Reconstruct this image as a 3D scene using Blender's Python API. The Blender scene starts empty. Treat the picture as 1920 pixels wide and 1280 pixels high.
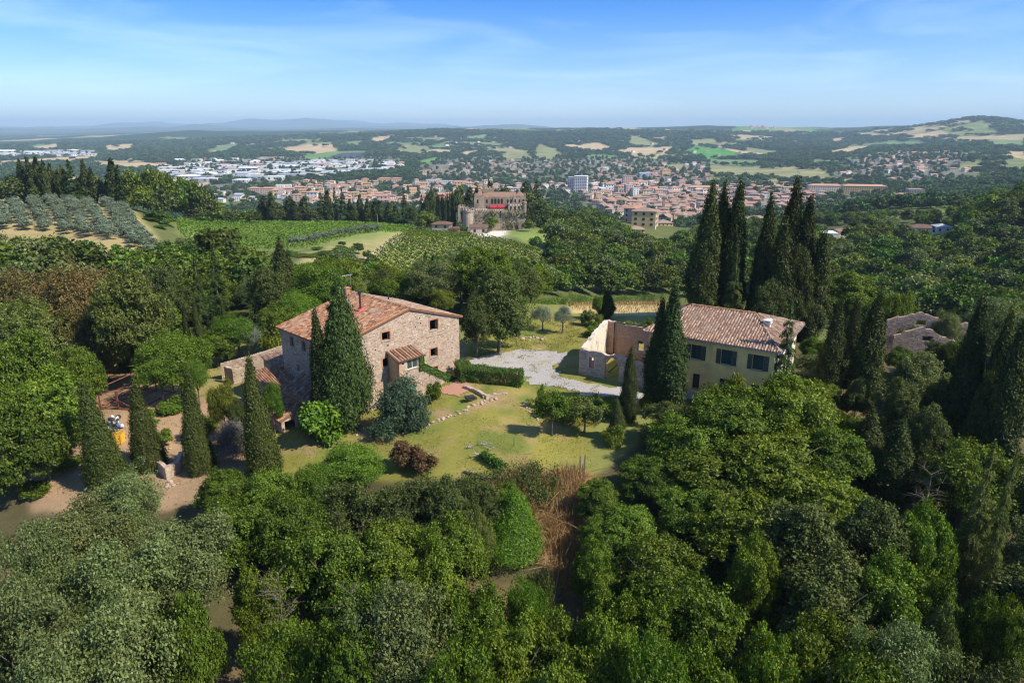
import bpy, bmesh, math, random
import numpy as np
from mathutils import Vector, Matrix

random.seed(7); RNG = np.random.default_rng(7)
SC = bpy.context.scene
COL = SC.collection
R = math.radians

# ------------------------------------------------------------------ camera, light, exposure
PITCH = 17.2; CAMZ = 30.0
cam_d = bpy.data.cameras.new('camera'); cam = bpy.data.objects.new('camera', cam_d); COL.objects.link(cam)
cam.location = (0, 0, CAMZ); cam.rotation_euler = (R(90 - PITCH), 0, 0)
cam_d.lens = 24; cam_d.sensor_width = 36; cam_d.clip_start = .5; cam_d.clip_end = 90000
SC.camera = cam
SC.view_settings.view_transform = 'Standard'; SC.view_settings.look = 'None'
SC.view_settings.exposure = 0.9; SC.view_settings.gamma = 1.0; SC.view_settings.use_curve_mapping = False
SUN_H = Vector((.915, -.40)).normalized(); SUN_EL = 46.0
world = bpy.data.worlds.new('World'); SC.world = world; world.use_nodes = True
wn = world.node_tree.nodes; wl = world.node_tree.links
bg = wn['Background']
sky = wn.new('ShaderNodeTexSky'); sky.sky_type = 'NISHITA'; sky.sun_disc = False
sky.sun_elevation = R(SUN_EL); sky.sun_rotation = math.atan2(SUN_H.x, SUN_H.y)
sky.air_density = 1.0; sky.dust_density = 0.25; sky.ozone_density = 3.0; sky.altitude = 200
bg.inputs['Strength'].default_value = 0.14
# thin cirrus streaks, laid over the sky by direction
tc = wn.new('ShaderNodeTexCoord')
mp = wn.new('ShaderNodeMapping'); mp.inputs['Scale'].default_value = (1.2, 1.2, 9.0); mp.inputs['Rotation'].default_value = (R(4), R(7), R(20))
wl.new(tc.outputs['Generated'], mp.inputs['Vector'])
cn = wn.new('ShaderNodeTexNoise'); cn.inputs['Scale'].default_value = 2.2; cn.inputs['Detail'].default_value = 8; cn.inputs['Roughness'].default_value = .55; cn.inputs['Distortion'].default_value = .5
wl.new(mp.outputs[0], cn.inputs['Vector'])
cr = wn.new('ShaderNodeValToRGB'); cr.color_ramp.elements[0].position = .46; cr.color_ramp.elements[0].color = (0, 0, 0, 1)
cr.color_ramp.elements[1].position = .78; cr.color_ramp.elements[1].color = (.17, .17, .17, 1)
wl.new(cn.outputs['Fac'], cr.inputs[0])
sx = wn.new('ShaderNodeSeparateXYZ'); wl.new(tc.outputs['Generated'], sx.inputs[0])
er = wn.new('ShaderNodeValToRGB'); ee_ = er.color_ramp.elements; ee_[0].position = .0; ee_[0].color = (.60, .665, .80, 1); ee_[1].position = .17; ee_[1].color = (.075, .315, .68, 1); e3_ = ee_.new(.5); e3_.color = (.22, .44, .68, 1)
wl.new(sx.outputs['Z'], er.inputs[0])
hs = wn.new('ShaderNodeMix'); hs.data_type = 'RGBA'; hs.blend_type = 'MULTIPLY'; hs.inputs[0].default_value = 1
wl.new(sky.outputs[0], hs.inputs[6]); wl.new(er.outputs[0], hs.inputs[7])
mixc = wn.new('ShaderNodeMix'); mixc.data_type = 'RGBA'
wl.new(cr.outputs[0], mixc.inputs['Factor']); wl.new(hs.outputs[2], mixc.inputs[6]); mixc.inputs[7].default_value = (8.0, 8.8, 9.8, 1)
wl.new(mixc.outputs[2], bg.inputs['Color'])
sun_d = bpy.data.lights.new('sun', 'SUN'); sun_d.energy = 3.8; sun_d.angle = R(.53); sun_d.color = (1, .93, .80)
sun = bpy.data.objects.new('sun', sun_d); COL.objects.link(sun)
ce = math.cos(R(SUN_EL)); SUNV = Vector((SUN_H.x * ce, SUN_H.y * ce, math.sin(R(SUN_EL))))
sun.rotation_euler = (-SUNV).to_track_quat('-Z', 'Y').to_euler(); sun.location = (0, 0, 200)
SC.cycles.volume_bounces = 0; SC.cycles.max_bounces = 6; SC.cycles.diffuse_bounces = 3; SC.cycles.transmission_bounces = 3; SC.cycles.glossy_bounces = 2
SC.cycles.use_denoising = True; SC.cycles.filter_width = 1.2

# ------------------------------------------------------------------ the photograph's geometry (pixels of the 1920 x 1280 picture)
PC, PS = math.cos(R(PITCH)), math.sin(R(PITCH))
def ray(px, py):
    v = 640 - py
    return (px - 960.0, 1280 * PC + v * PS, -1280 * PS + v * PC)
def at_y(px, py, Y):
    r = ray(px, py); k = Y / r[1]
    return Vector((r[0] * k, Y, CAMZ + r[2] * k))
def at_z(px, py, z):
    r = ray(px, py); k = (z - CAMZ) / r[2]
    return Vector((r[0] * k, r[1] * k, z))
def to_px(x, y, z):
    x = np.asarray(x, float); y = np.asarray(y, float); z = np.asarray(z, float) - CAMZ
    f = y * PC - z * PS; u = y * PS + z * PC
    f = np.where(f < .1, .1, f)
    return 960 + 1280 * x / f, 640 - 1280 * u / f
def in_poly(px, py, poly):
    px = np.asarray(px, float); py = np.asarray(py, float)
    ins = np.zeros(px.shape, bool); n = len(poly)
    for i in range(n):
        x1, y1 = poly[i]; x2, y2 = poly[(i + 1) % n]
        if y1 == y2: continue
        c = ((y1 > py) != (y2 > py)) & (px < (x2 - x1) * (py - y1) / (y2 - y1) + x1)
        ins ^= c
    return ins
def sstep(a, b, x):
    t = np.clip((x - a) / (b - a), 0, 1); return t * t * (3 - 2 * t)

# value noise
_P = RNG.random((256, 256))
def vnoise(x, y):
    x = np.asarray(x, float); y = np.asarray(y, float)
    xi = np.floor(x).astype(int); yi = np.floor(y).astype(int); fx = x - xi; fy = y - yi
    fx = fx * fx * (3 - 2 * fx); fy = fy * fy * (3 - 2 * fy)
    a = _P[xi % 256, yi % 256]; b = _P[(xi + 1) % 256, yi % 256]; c = _P[xi % 256, (yi + 1) % 256]; d = _P[(xi + 1) % 256, (yi + 1) % 256]
    return (a * (1 - fx) + b * fx) * (1 - fy) + (c * (1 - fx) + d * fx) * fy
def fbm(x, y, o=4):
    s = 0; a = .5
    for i in range(o):
        s = s + a * (vnoise(x * 2 ** i + 17.3 * i, y * 2 ** i - 9.1 * i) - .5) * 2; a *= .5
    return s

# ------------------------------------------------------------------ terrain height
CP = []
def cpx(px, py, Y):
    p = at_y(px, py, Y); CP.append(tuple(p))
def cw(x, y, z): CP.append((x, y, z))
# plateau
for x, y, z in ((-7, 85, 0), (-7, 97, 0), (0, 85, 0), (5, 92, 0), (8, 80, .2), (15, 77, .2), (28, 69, .0), (37, 80, 0), (20, 92, .2), (0, 105, 0), (18, 110, 0), (-15, 95, -.4), (-28, 81, -2.1),
                (-19.7, 72.3, -2.3), (-12, 78, -1.2), (-6, 76, -.8), (2, 72, -.9), (10, 68, -.8), (30, 100, -.5), (-5, 118, 0), (30, 117, 0), (-28, 100, -2), (-40, 88, -3), (-15, 66, -2.4),
                (-5, 63, -1.8), (6, 61, -1.7), (-22, 64, -2.8), (16, 66, -1), (25, 62, -1.5), (2, 57.5, -2), (8, 58, -2.2), (12, 60, -1.6)): cw(x, y, z)
# slope below the lawn and the foreground
for x, y, z in ((-30, 56, -4.5), (-12, 56, -3.6), (0, 53, -4.0), (5, 51, -5), (4, 46, -6.8), (15, 54, -3), (30, 54, -4), (45, 60, -4), (60, 70, -5), (-15, 45, -8), (0, 40, -8.6), (15, 42, -8), (30, 42, -8), (45, 45, -7.5),
                (-40, 45, -9), (0, 25, -10.5), (20, 25, -10), (-20, 25, -11), (0, 8, -12), (25, 5, -11), (-25, 5, -12), (45, 25, -9), (-50, 25, -12), (70, 45, -8), (-60, 50, -9)): cw(x, y, z)
cpx(90, 900, 64); cpx(220, 830, 70); cpx(210, 740, 85); cpx(320, 880, 65); cpx(60, 950, 60); cpx(430, 860, 66)
cw(-60, 90, -5); cw(-75, 70, -8); cw(-60, 120, -5); cw(-40, 115, -3); cw(-15, 125, -2); cw(-90, 110, -8); cw(-40, 140, -6); cw(-75, 150, -8)
cw(45, 95, -1); cw(55, 88, -2); cw(65, 110, -6); cw(85, 90, -7); cw(50, 125, -4); cw(90, 130, -12)
# beyond the plateau
cw(-10, 140, -5); cw(15, 135, -4); cw(35, 140, -6); cw(10, 165, -12); cw(40, 180, -17); cw(-30, 180, -12); cw(80, 180, -20); cw(-30, 210, -15)
cw(30, 220, -24); cw(70, 230, -28); cw(130, 230, -26); cw(130, 160, -16); cw(170, 180, -14)
for a in ((760, 505, 240), (1010, 480, 270), (760, 435, 340), (880, 470, 285), (650, 480, 250), (715, 465, 275), (600, 500, 215), (400, 440, 300), (400, 420, 345), (700, 425, 350), (560, 455, 280), (350, 470, 240),
          (930, 430, 350), (1000, 428, 352), (850, 432, 350), (930, 420, 385), (700, 420, 390), (520, 419, 385), (1060, 455, 330), (60, 385, 280), (200, 385, 285), (270, 455, 215), (100, 452, 225), (20, 430, 235), (250, 400, 275), (60, 380, 300), (330, 410, 330),
          (1120, 480, 320), (1200, 460, 380), (1250, 440, 460), (1310, 430, 520), (1140, 410, 520), (1300, 480, 330), (1400, 480, 340), (1560, 445, 430), (1740, 440, 400), (1850, 470, 290), (1900, 420, 310), (1700, 385, 600), (1890, 385, 420), (1800, 395, 520), (1650, 420, 480)): cpx(*a)
cw(-230, 290, -5); cw(-300, 400, -30); cw(-150, 420, -25); cw(-80, 460, -32); cw(30, 440, -30); cw(20, 520, -48); cw(-60, 620, -62); cw(-300, 600, -62); cw(-500, 500, -60)
cw(100, 650, -66); cw(250, 650, -58); cw(100, 800, -80); cw(-150, 850, -82); cw(-500, 850, -82); cw(300, 900, -80); cw(500, 800, -55); cw(600, 600, -35)
# valley floor and the hills behind
for X in (-1100, -500, 0, 350): cw(X, 1200, -86)
for X in (-1700, -900, -300, 300): cw(X, 1800, -86)
for a in ((100, 300, 2800), (300, 300, 2750), (500, 300, 2750), (640, 300, 2650), (100, 272, 4500), (300, 262, 5200), (300, 248, 6200), (450, 252, 5800), (100, 256, 6600), (20, 258, 7000), (600, 250, 5600), (600, 275, 3900), (450, 280, 3800),
          (735, 278, 3600), (850, 290, 3100), (850, 262, 4300), (850, 243, 5400), (960, 244, 6000), (1000, 275, 3700), (1000, 300, 2700), (1080, 318, 2200), (1000, 330, 1950), (1100, 278, 3500), (1200, 272, 3700), (1200, 290, 3000), (1130, 237, 6000), (1250, 237, 6200), (1340, 285, 3100), (1400, 292, 2900),
          (1400, 260, 4300), (1400, 237, 6000), (1550, 239, 6200), (1540, 262, 4400), (1540, 290, 2800), (1600, 275, 3300), (1700, 312, 1900), (1650, 330, 1700), (1600, 370, 1120), (1500, 350, 1400), (1780, 290, 2300), (1850, 300, 2000), (1700, 260, 3900), (1850, 275, 2700), (1890, 268, 2900), (1850, 250, 3500),
          (1850, 224, 4300), (1760, 234, 4500), (1690, 240, 4900), (1920, 232, 4300), (1960, 236, 4300), (1800, 340, 1400), (1860, 330, 1450), (1920, 330, 1300)): cpx(*a)
for a in ((-200, 250, 9000), (200, 250, 9500), (500, 248, 10000), (800, 246, 9500), (1100, 244, 9500), (1500, 246, 9500), (1900, 246, 9000), (2200, 246, 9000),
          (-200, 243, 15000), (300, 243, 15500), (800, 243, 15500), (1300, 246, 15000), (1900, 246, 15000)): cpx(*a)
for px, py in ((-150, 242), (0, 240), (100, 236), (200, 234), (240, 230), (300, 231), (370, 236), (420, 235), (460, 229), (510, 231), (560, 229), (620, 230), (680, 234), (760, 235), (830, 238), (950, 242), (1200, 246), (1700, 246), (2100, 246)): cpx(px, py, 24000)
for az in (75, 105, 140, 180, -140, -105, -75):
    for rr, zz in ((30, -11), (120, -14), (500, -40), (2500, -70), (9000, -40), (24000, 60)):
        cw(rr * math.sin(R(az)), rr * math.cos(R(az)), zz)
CP = np.array(CP)
KAZ = 2.0
def uvl(x, y):
    r = np.hypot(x, y) + 1e-6
    return np.stack([np.arctan2(x, y) * KAZ, np.log(r)], -1), r
_cu, _cr = uvl(CP[:, 0], CP[:, 1])
def _phi(d2): return np.sqrt(d2 + .10 ** 2)
_A = _phi(((_cu[:, None] - _cu[None]) ** 2).sum(-1))
# heights are fitted as a share of the distance, so that near and far points weigh alike
_T = CP[:, 2] / _cr
_w = np.linalg.solve(_A + np.eye(len(CP)) * 1e-4, _T - _T.mean())
_tm = _T.mean()
FIELDPX = []   # (polygon, colour) painted fields, filled in below
def height(x, y):
    x = np.atleast_1d(np.asarray(x, float)); y = np.atleast_1d(np.asarray(y, float))
    u, r = uvl(x, y)
    out = np.empty(len(x))
    for i in range(0, len(x), 20000):
        d2 = ((u[i:i + 20000, None] - _cu[None]) ** 2).sum(-1)
        out[i:i + 20000] = _phi(d2) @ _w + _tm
    z = out * r
    hill = sstep(-70, -20, z) * sstep(1500, 3200, r)
    z = z + hill * (1 - sstep(8000, 14000, r)) * (fbm(x / 900., y / 900., 4) * 26 + np.abs(fbm(x / 420. + 5, y / 420., 3)) * 14 - 6)
    z = z + sstep(9000, 16000, r) * fbm(x / 2300., y / 2300., 5) * 200 * (x < 0.2 * y)
    z = z + sstep(110, 300, r) * (1 - sstep(1200, 2200, r)) * fbm(x / 60., y / 60., 3) * 1.6
    z = z + fbm(x / 7., y / 7., 2) * .10
    return z
def ht(x, y): return float(height([x], [y])[0])
def at_ground(px, py, lo=18., hi=9000., ny=700):
    """where the sight line of a photo pixel meets the ground"""
    r = ray(px, py)
    ys = np.geomspace(lo, hi, ny)
    xs = r[0] / r[1] * ys; zs = CAMZ + r[2] / r[1] * ys
    dz = zs - height(xs, ys)
    i = np.argmax(dz < 0)
    if dz[i] >= 0: i = len(ys) - 1
    i = max(i, 1); t = dz[i - 1] / (dz[i - 1] - dz[i] + 1e-9); t = min(max(t, 0), 1)
    Y = ys[i - 1] + (ys[i] - ys[i - 1]) * t
    X = r[0] / r[1] * Y
    return Vector((X, Y, ht(X, Y)))

# ------------------------------------------------------------------ objects and materials
def tag(o, label=None, cat=None, group=None, kind=None):
    if label: o['label'] = label
    if cat: o['category'] = cat
    if group: o['group'] = group
    if kind: o['kind'] = kind
    return o
def empty(name, loc=(0, 0, 0), rz=0):
    o = bpy.data.objects.new(name, None); COL.objects.link(o); o.location = loc; o.rotation_euler = (0, 0, rz); o.empty_display_size = .5
    return o
def link(name, me, parent=None, loc=None):
    o = bpy.data.objects.new(name, me); COL.objects.link(o)
    if parent is not None: o.parent = parent
    if loc is not None: o.location = loc
    return o
def np_mesh(name, V, F, mat=None, smooth=False, attrs=None, mats=None, midx=None):
    """mesh from numpy: V (n,3), F (m,k) all faces with k corners"""
    me = bpy.data.meshes.new(name); V = np.asarray(V, np.float32); F = np.asarray(F, np.int32)
    me.vertices.add(len(V)); me.vertices.foreach_set('co', V.ravel())
    k = F.shape[1]
    me.loops.add(F.size); me.loops.foreach_set('vertex_index', F.ravel())
    me.polygons.add(len(F)); me.polygons.foreach_set('loop_start', np.arange(0, F.size, k, dtype=np.int32))
    if midx is not None: me.polygons.foreach_set('material_index', np.asarray(midx, np.int32))
    if smooth: me.polygons.foreach_set('use_smooth', np.ones(len(F), bool))
    for m in (mats or ([mat] if mat else [])): me.materials.append(m)
    for an, dom, arr in (attrs or ()):
        arr = np.asarray(arr, np.float32)
        if arr.ndim == 2:
            a = me.attributes.new(an, 'FLOAT_COLOR', dom)
            a.data.foreach_set('color', np.concatenate([arr, np.ones((len(arr), 1), np.float32)], 1).ravel())
        else:
            a = me.attributes.new(an, 'FLOAT', dom); a.data.foreach_set('value', arr)
    me.update(calc_edges=True); me.validate(clean_customdata=False)
    return me
class MB:
    """collects boxes, prisms and tubes into one mesh of quads and triangles"""
    def __init__(s): s.v = []; s.f = []; s.c = []; s.cur = 0.0
    def add(s, vs, fs):
        b = len(s.v); s.v += [tuple(p) for p in vs]; s.f += [tuple(b + i for i in f) for f in fs]; s.c += [s.cur] * len(fs)
    def box(s, x0, x1, y0, y1, z0, z1, M=None):
        vs = [Vector(p) for p in ((x0, y0, z0), (x1, y0, z0), (x1, y1, z0), (x0, y1, z0), (x0, y0, z1), (x1, y0, z1), (x1, y1, z1), (x0, y1, z1))]
        if M is not None: vs = [M @ p for p in vs]
        s.add(vs, ((0, 3, 2, 1), (4, 5, 6, 7), (0, 1, 5, 4), (1, 2, 6, 5), (2, 3, 7, 6), (3, 0, 4, 7)))
    def hexa(s, bot, top):
        s.add(list(bot) + list(top), ((0, 3, 2, 1), (4, 5, 6, 7), (0, 1, 5, 4), (1, 2, 6, 5), (2, 3, 7, 6), (3, 0, 4, 7)))
    def prism(s, poly, axis_vec):
        n = len(poly); a = Vector(axis_vec); P = [Vector(p) for p in poly]
        s.add(P + [p + a for p in P], [tuple(range(n))[::-1], tuple(range(n, 2 * n))] + [(i, (i + 1) % n, n + (i + 1) % n, n + i) for i in range(n)])
    def tube(s, pts, rads, n=6, cap=True):
        pts = [Vector(p) for p in pts]
        if not hasattr(rads, '__len__'): rads = [rads] * len(pts)
        b = len(s.v); m = len(pts)
        for i, p in enumerate(pts):
            d = (pts[min(i + 1, m - 1)] - pts[max(i - 1, 0)]).normalized()
            t = d.cross(Vector((0, 0, 1)) if abs(d.z) < .9 else Vector((1, 0, 0))).normalized(); q = d.cross(t)
            for k in range(n):
                a = 2 * math.pi * k / n; s.v.append(tuple(p + (t * math.cos(a) + q * math.sin(a)) * rads[i]))
        fs = [(b + i * n + k, b + i * n + (k + 1) % n, b + (i + 1) * n + (k + 1) % n, b + (i + 1) * n + k) for i in range(m - 1) for k in range(n)]
        if cap: fs += [tuple(b + k for k in range(n))[::-1], tuple(b + (m - 1) * n + k for k in range(n))]
        s.f += fs; s.c += [s.cur] * len(fs)
    def mesh(s, name, mat, smooth=False):
        me = bpy.data.meshes.new(name); me.from_pydata(s.v, [], s.f)
        for m in (mat if isinstance(mat, (list, tuple)) else [mat]): me.materials.append(m)
        a = me.attributes.new('tint', 'FLOAT', 'FACE'); a.data.foreach_set('value', np.array(s.c, np.float32))
        if smooth: me.polygons.foreach_set('use_smooth', np.ones(len(s.f), bool))
        bm = bmesh.new(); bm.from_mesh(me); bmesh.ops.recalc_face_normals(bm, faces=bm.faces); bm.to_mesh(me); bm.free()
        me.update()
        return me
    def build(s, name, mat, parent=None, smooth=False):
        return link(name, s.mesh(name, mat, smooth), parent)

def new_mat(name):
    m = bpy.data.materials.new(name); m.use_nodes = True; n = m.node_tree.nodes; l = m.node_tree.links
    return m, n, l, n['Principled BSDF']
def N(n, kind, **kw):
    x = n.new(kind)
    for k, v in kw.items():
        if k in x.inputs.keys(): x.inputs[k].default_value = v
        else: setattr(x, k, v)
    return x
def mix_rgb(n, l, fac, a, b, blend='MIX'):
    m = n.new('ShaderNodeMix'); m.data_type = 'RGBA'; m.blend_type = blend
    for s, v in ((0, fac), (6, a), (7, b)):
        if hasattr(v, 'is_output') or isinstance(v, bpy.types.NodeSocket): l.new(v, m.inputs[s])
        else: m.inputs[s].default_value = v if s == 0 else (tuple(v) + (1,))[:4]
    return m.outputs[2]
def ramp(n, l, src, stops):
    r = n.new('ShaderNodeValToRGB'); e = r.color_ramp.elements
    while len(e) < len(stops): e.new(.5)
    for i, (p, c) in enumerate(stops):
        e[i].position = p; e[i].color = tuple(c) + (1,) if len(c) == 3 else c
    l.new(src, r.inputs[0]); return r.outputs[0]
def noise(n, l, scale, detail=5, rough=.55, vec=None, dist=0.):
    t = n.new('ShaderNodeTexNoise'); t.inputs['Scale'].default_value = scale; t.inputs['Detail'].default_value = detail; t.inputs['Roughness'].default_value = rough; t.inputs['Distortion'].default_value = dist
    if vec is not None: l.new(vec, t.inputs['Vector'])
    return t.outputs['Fac']
def objvec(n): return n.new('ShaderNodeTexCoord').outputs['Object']
def bump(n, l, p, h, strength=.5, dist=.05):
    b = n.new('ShaderNodeBump'); b.inputs['Strength'].default_value = strength; b.inputs['Distance'].default_value = dist
    l.new(h, b.inputs['Height']); l.new(b.outputs[0], p.inputs['Normal'])

def mat_plain(name, col, rough=.8, var=.25, scale=3., metal=0., bumpd=.0):
    """one colour, worn: mottled by noise at two sizes"""
    m, n, l, p = new_mat(name); v = objvec(n)
    a = noise(n, l, scale, 6, .6, v)
    c = mix_rgb(n, l, a, tuple(x * (1 - var) for x in col), tuple(min(1, x * (1 + var)) for x in col))
    l.new(c, p.inputs['Base Color']); p.inputs['Roughness'].default_value = rough; p.inputs['Metallic'].default_value = metal
    if bumpd: bump(n, l, p, noise(n, l, scale * 4, 4, .6, v), .6, bumpd)
    return m
def mat_tinted(name, stops, rough=.85, nscale=4., nvar=.3, stain=None, stain_scale=.35, stain_lo=.5, stain_hi=.65, bumpd=.02, spec=.3):
    """colour picked per piece from the face attribute 'tint', then mottled; stain: a second colour in patches"""
    m, n, l, p = new_mat(name); v = objvec(n)
    at = N(n, 'ShaderNodeAttribute', attribute_name='tint')
    c = ramp(n, l, at.outputs['Fac'], stops)
    g = noise(n, l, nscale, 6, .65, v)
    mp = n.new('ShaderNodeMapRange'); l.new(g, mp.inputs[0]); mp.inputs[1].default_value = .25; mp.inputs[2].default_value = .75; mp.inputs[3].default_value = 1 - nvar; mp.inputs[4].default_value = 1 + nvar
    hsv = n.new('ShaderNodeHueSaturation'); l.new(mp.outputs[0], hsv.inputs['Value']); l.new(c, hsv.inputs['Color']); c = hsv.outputs[0]
    if stain:
        s = noise(n, l, stain_scale, 7, .65, v, .3)
        f = ramp(n, l, s, [(stain_lo, (0, 0, 0)), (stain_hi, (1, 1, 1))])
        c = mix_rgb(n, l, f, c, stain)
    l.new(c, p.inputs['Base Color']); p.inputs['Roughness'].default_value = rough; p.inputs['Specular IOR Level'].default_value = spec
    if bumpd: bump(n, l, p, noise(n, l, nscale * 3, 5, .7, v), .7, bumpd)
    return m
# ------------------------------------------------------------------ far fields seen on the hills (photo pixels) and ground colours
TAN = (.46, .34, .19); GRN = (.13, .23, .05); OLV = (.22, .23, .09); PAL = (.16, .22, .09); WOOD = (.030, .050, .020); PURP = (.06, .06, .09)
FIELDPX += [([(530, 283), (540, 277), (580, 270), (625, 271), (634, 285), (560, 290)], TAN), ([(697, 258), (745, 252), (722, 266), (705, 271)], TAN),
    ([(568, 292), (620, 284), (692, 283), (650, 298), (572, 301)], GRN), ([(610, 297), (640, 287), (690, 285), (680, 296)], PURP), ([(735, 286), (758, 271), (800, 274), (816, 282), (788, 291)], OLV), ([(787, 288), (815, 280), (850, 281), (845, 288)], TAN),
    ([(848, 293), (875, 283), (899, 282), (880, 293)], TAN), ([(766, 307), (812, 295), (832, 297), (800, 309)], GRN), ([(1050, 270), (1090, 272), (1120, 267), (1152, 278), (1122, 285), (1072, 280)], TAN),
    ([(1138, 286), (1180, 277), (1230, 277), (1268, 274), (1252, 288), (1182, 289)], TAN), ([(1178, 263), (1195, 256), (1242, 270), (1222, 278), (1180, 272)], OLV), ([(1218, 258), (1255, 257), (1240, 264)], TAN),
    ([(1281, 285), (1302, 274), (1350, 278), (1404, 291), (1350, 297), (1300, 293)], (.07, .24, .03)), ([(1330, 271), (1380, 281), (1440, 289), (1448, 294), (1405, 292), (1350, 277)], TAN), ([(1395, 275), (1440, 282), (1490, 284), (1440, 290), (1400, 284)], OLV),
    ([(1553, 284), (1600, 275), (1645, 274), (1602, 287), (1556, 291)], TAN), ([(1700, 262), (1722, 250), (1782, 246), (1772, 255)], TAN), ([(1842, 262), (1925, 263), (1925, 278), (1860, 275)], PAL), ([(1545, 262), (1590, 257), (1575, 268)], TAN),
    ([(58, 276), (110, 269), (112, 281), (60, 281)], TAN), ([(193, 273), (256, 269), (250, 281), (200, 286)], TAN), ([(0, 302), (185, 291), (182, 301), (0, 311)], TAN), ([(172, 309), (270, 304), (335, 311), (250, 319)], TAN), ([(0, 292), (60, 287), (62, 292), (0, 297)], TAN),
    ([(370, 287), (440, 267), (452, 272), (420, 288)], PAL), ([(364, 344), (397, 339), (394, 353), (369, 356)], TAN), ([(1160, 241), (1232, 242), (1230, 246), (1165, 245)], TAN), ([(1240, 242), (1302, 246), (1300, 249), (1245, 246)], TAN), ([(1372, 245), (1416, 245), (1414, 248), (1374, 249)], TAN),
    ([(1000, 290), (1010, 268), (1040, 280), (1060, 292), (1020, 300)], OLV), ([(940, 290), (990, 287), (1000, 297), (940, 298)], OLV), ([(1880, 282), (1925, 285), (1925, 300), (1890, 292)], TAN), ([(1795, 310), (1830, 304), (1840, 316), (1800, 318)], OLV),
    ([(1480, 348), (1520, 344), (1522, 350), (1485, 353)], GRN), ([(1240, 310), (1290, 308), (1285, 316), (1245, 317)], OLV), ([(880, 255), (920, 252), (910, 262), (870, 262)], PAL), ([(1290, 262), (1340, 260), (1350, 272), (1300, 274)], OLV)]
# near zones (ground polygons in photo pixels)
Z_LAWN = [(520, 890), (500, 800), (630, 800), (860, 690), (870, 650), (1000, 590), (1110, 590), (1230, 600), (1210, 700), (1100, 720), (1110, 880), (1000, 892), (900, 895), (700, 900)]
Z_HAY = [(1060, 572), (1130, 563), (1240, 562), (1240, 592), (1130, 588), (1075, 584)]
Z_DIRT = [(50, 960), (60, 850), (180, 690), (260, 700), (400, 700), (520, 750), (560, 780), (420, 920), (300, 960)]
Z_COURT = [(355, 660), (540, 625), (560, 720), (430, 740), (380, 720)]
Z_VINE_R = [(690, 486), (775, 433), (830, 432), (1000, 470), (1040, 480), (1020, 500), (800, 520), (760, 530), (700, 495)]
Z_VINE_L = [(325, 418), (420, 416), (780, 427), (775, 434), (560, 470), (460, 470), (340, 447)]
Z_GROVE = [(-60, 390), (240, 384), (290, 440), (300, 480), (200, 480), (-60, 470)]
Z_TRACK = [(683, 482), (752, 438), (775, 431), (765, 440), (700, 484)]
Z_STRAW = [(560, 480), (680, 445), (780, 430), (690, 484), (640, 500), (560, 500)]
Z_CASTLE = [(905, 436), (960, 428), (1020, 428), (1062, 440), (1058, 462), (1000, 462), (960, 445)]
VOR = RNG.random((900, 2)) * 16000 - 8000; VOR[:, 1] += 7000
VC = [TAN, OLV, PAL, GRN, WOOD, WOOD, WOOD, WOOD, OLV, (.30, .26, .13)]
VCI = RNG.integers(0, len(VC), 900)
def far_zone(x, y, z, px, py):
    """colour and whether wooded, for ground beyond a kilometre"""
    n = len(x); col = np.tile(np.array(WOOD), (n, 1)); wood = np.ones(n, bool)
    wx = x + fbm(x / 220., y / 220., 3) * 90; wy = (y + fbm(x / 220. + 9, y / 220., 3) * 90)
    idx = np.empty(n, int)
    for i in range(0, n, 20000):
        idx[i:i + 20000] = (((wx[i:i + 20000, None] - VOR[None, :, 0]) ** 2) + ((wy[i:i + 20000, None] - VOR[None, :, 1]) / 1.6) ** 2).argmin(1)
    vc = np.array(VC)[VCI[idx]] * (.75 + .5 * vnoise(x / 90., y / 25.))[:, None]
    wn_ = fbm(x / 500. + 3, y / 900. + 7, 4)
    fld = (VCI[idx] < 4) | (VCI[idx] > 7)
    fld &= (wn_ < -.06)
    col[fld] = vc[fld] * .78 + np.array((.01, .03, .005)); wood[fld] = False
    inp = np.zeros(n, bool)
    jx = px + fbm(x / 60., y / 120., 2) * 3; jy = py + fbm(x / 60. + 4, y / 120., 2) * .8
    for poly, c in FIELDPX:
        k = in_poly(jx, jy, poly); col[k] = c; wood[k] = False; inp |= k
    town = np.zeros(n, bool)
    for poly in TOWNPX: town |= in_poly(px, py, poly)
    town &= ~inp
    tn = fbm(x / 40., y / 40., 2)
    col[town] = np.where((tn[town] > -.1)[:, None], np.array((.17, .16, .12)), np.array((.07, .09, .035))); wood[town] = False
    return col, wood
TOWNPX = [[(1555, 331), (1600, 300), (1700, 286), (1805, 287), (1826, 336), (1700, 346)], [(1010, 350), (1120, 340), (1320, 352), (1660, 345), (1660, 372), (1440, 405), (1330, 400), (1290, 425), (1180, 430), (1090, 395), (1010, 380)], [(360, 352), (480, 338), (880, 338), (1010, 352), (1010, 380), (850, 400), (500, 392), (380, 370)],
          [(285, 318), (380, 295), (760, 292), (760, 318), (560, 332), (300, 332)], [(760, 330), (800, 300), (950, 290), (1330, 306), (1330, 345), (1010, 345), (880, 338)], [(0, 285), (180, 284), (180, 293), (0, 295)]]

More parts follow.
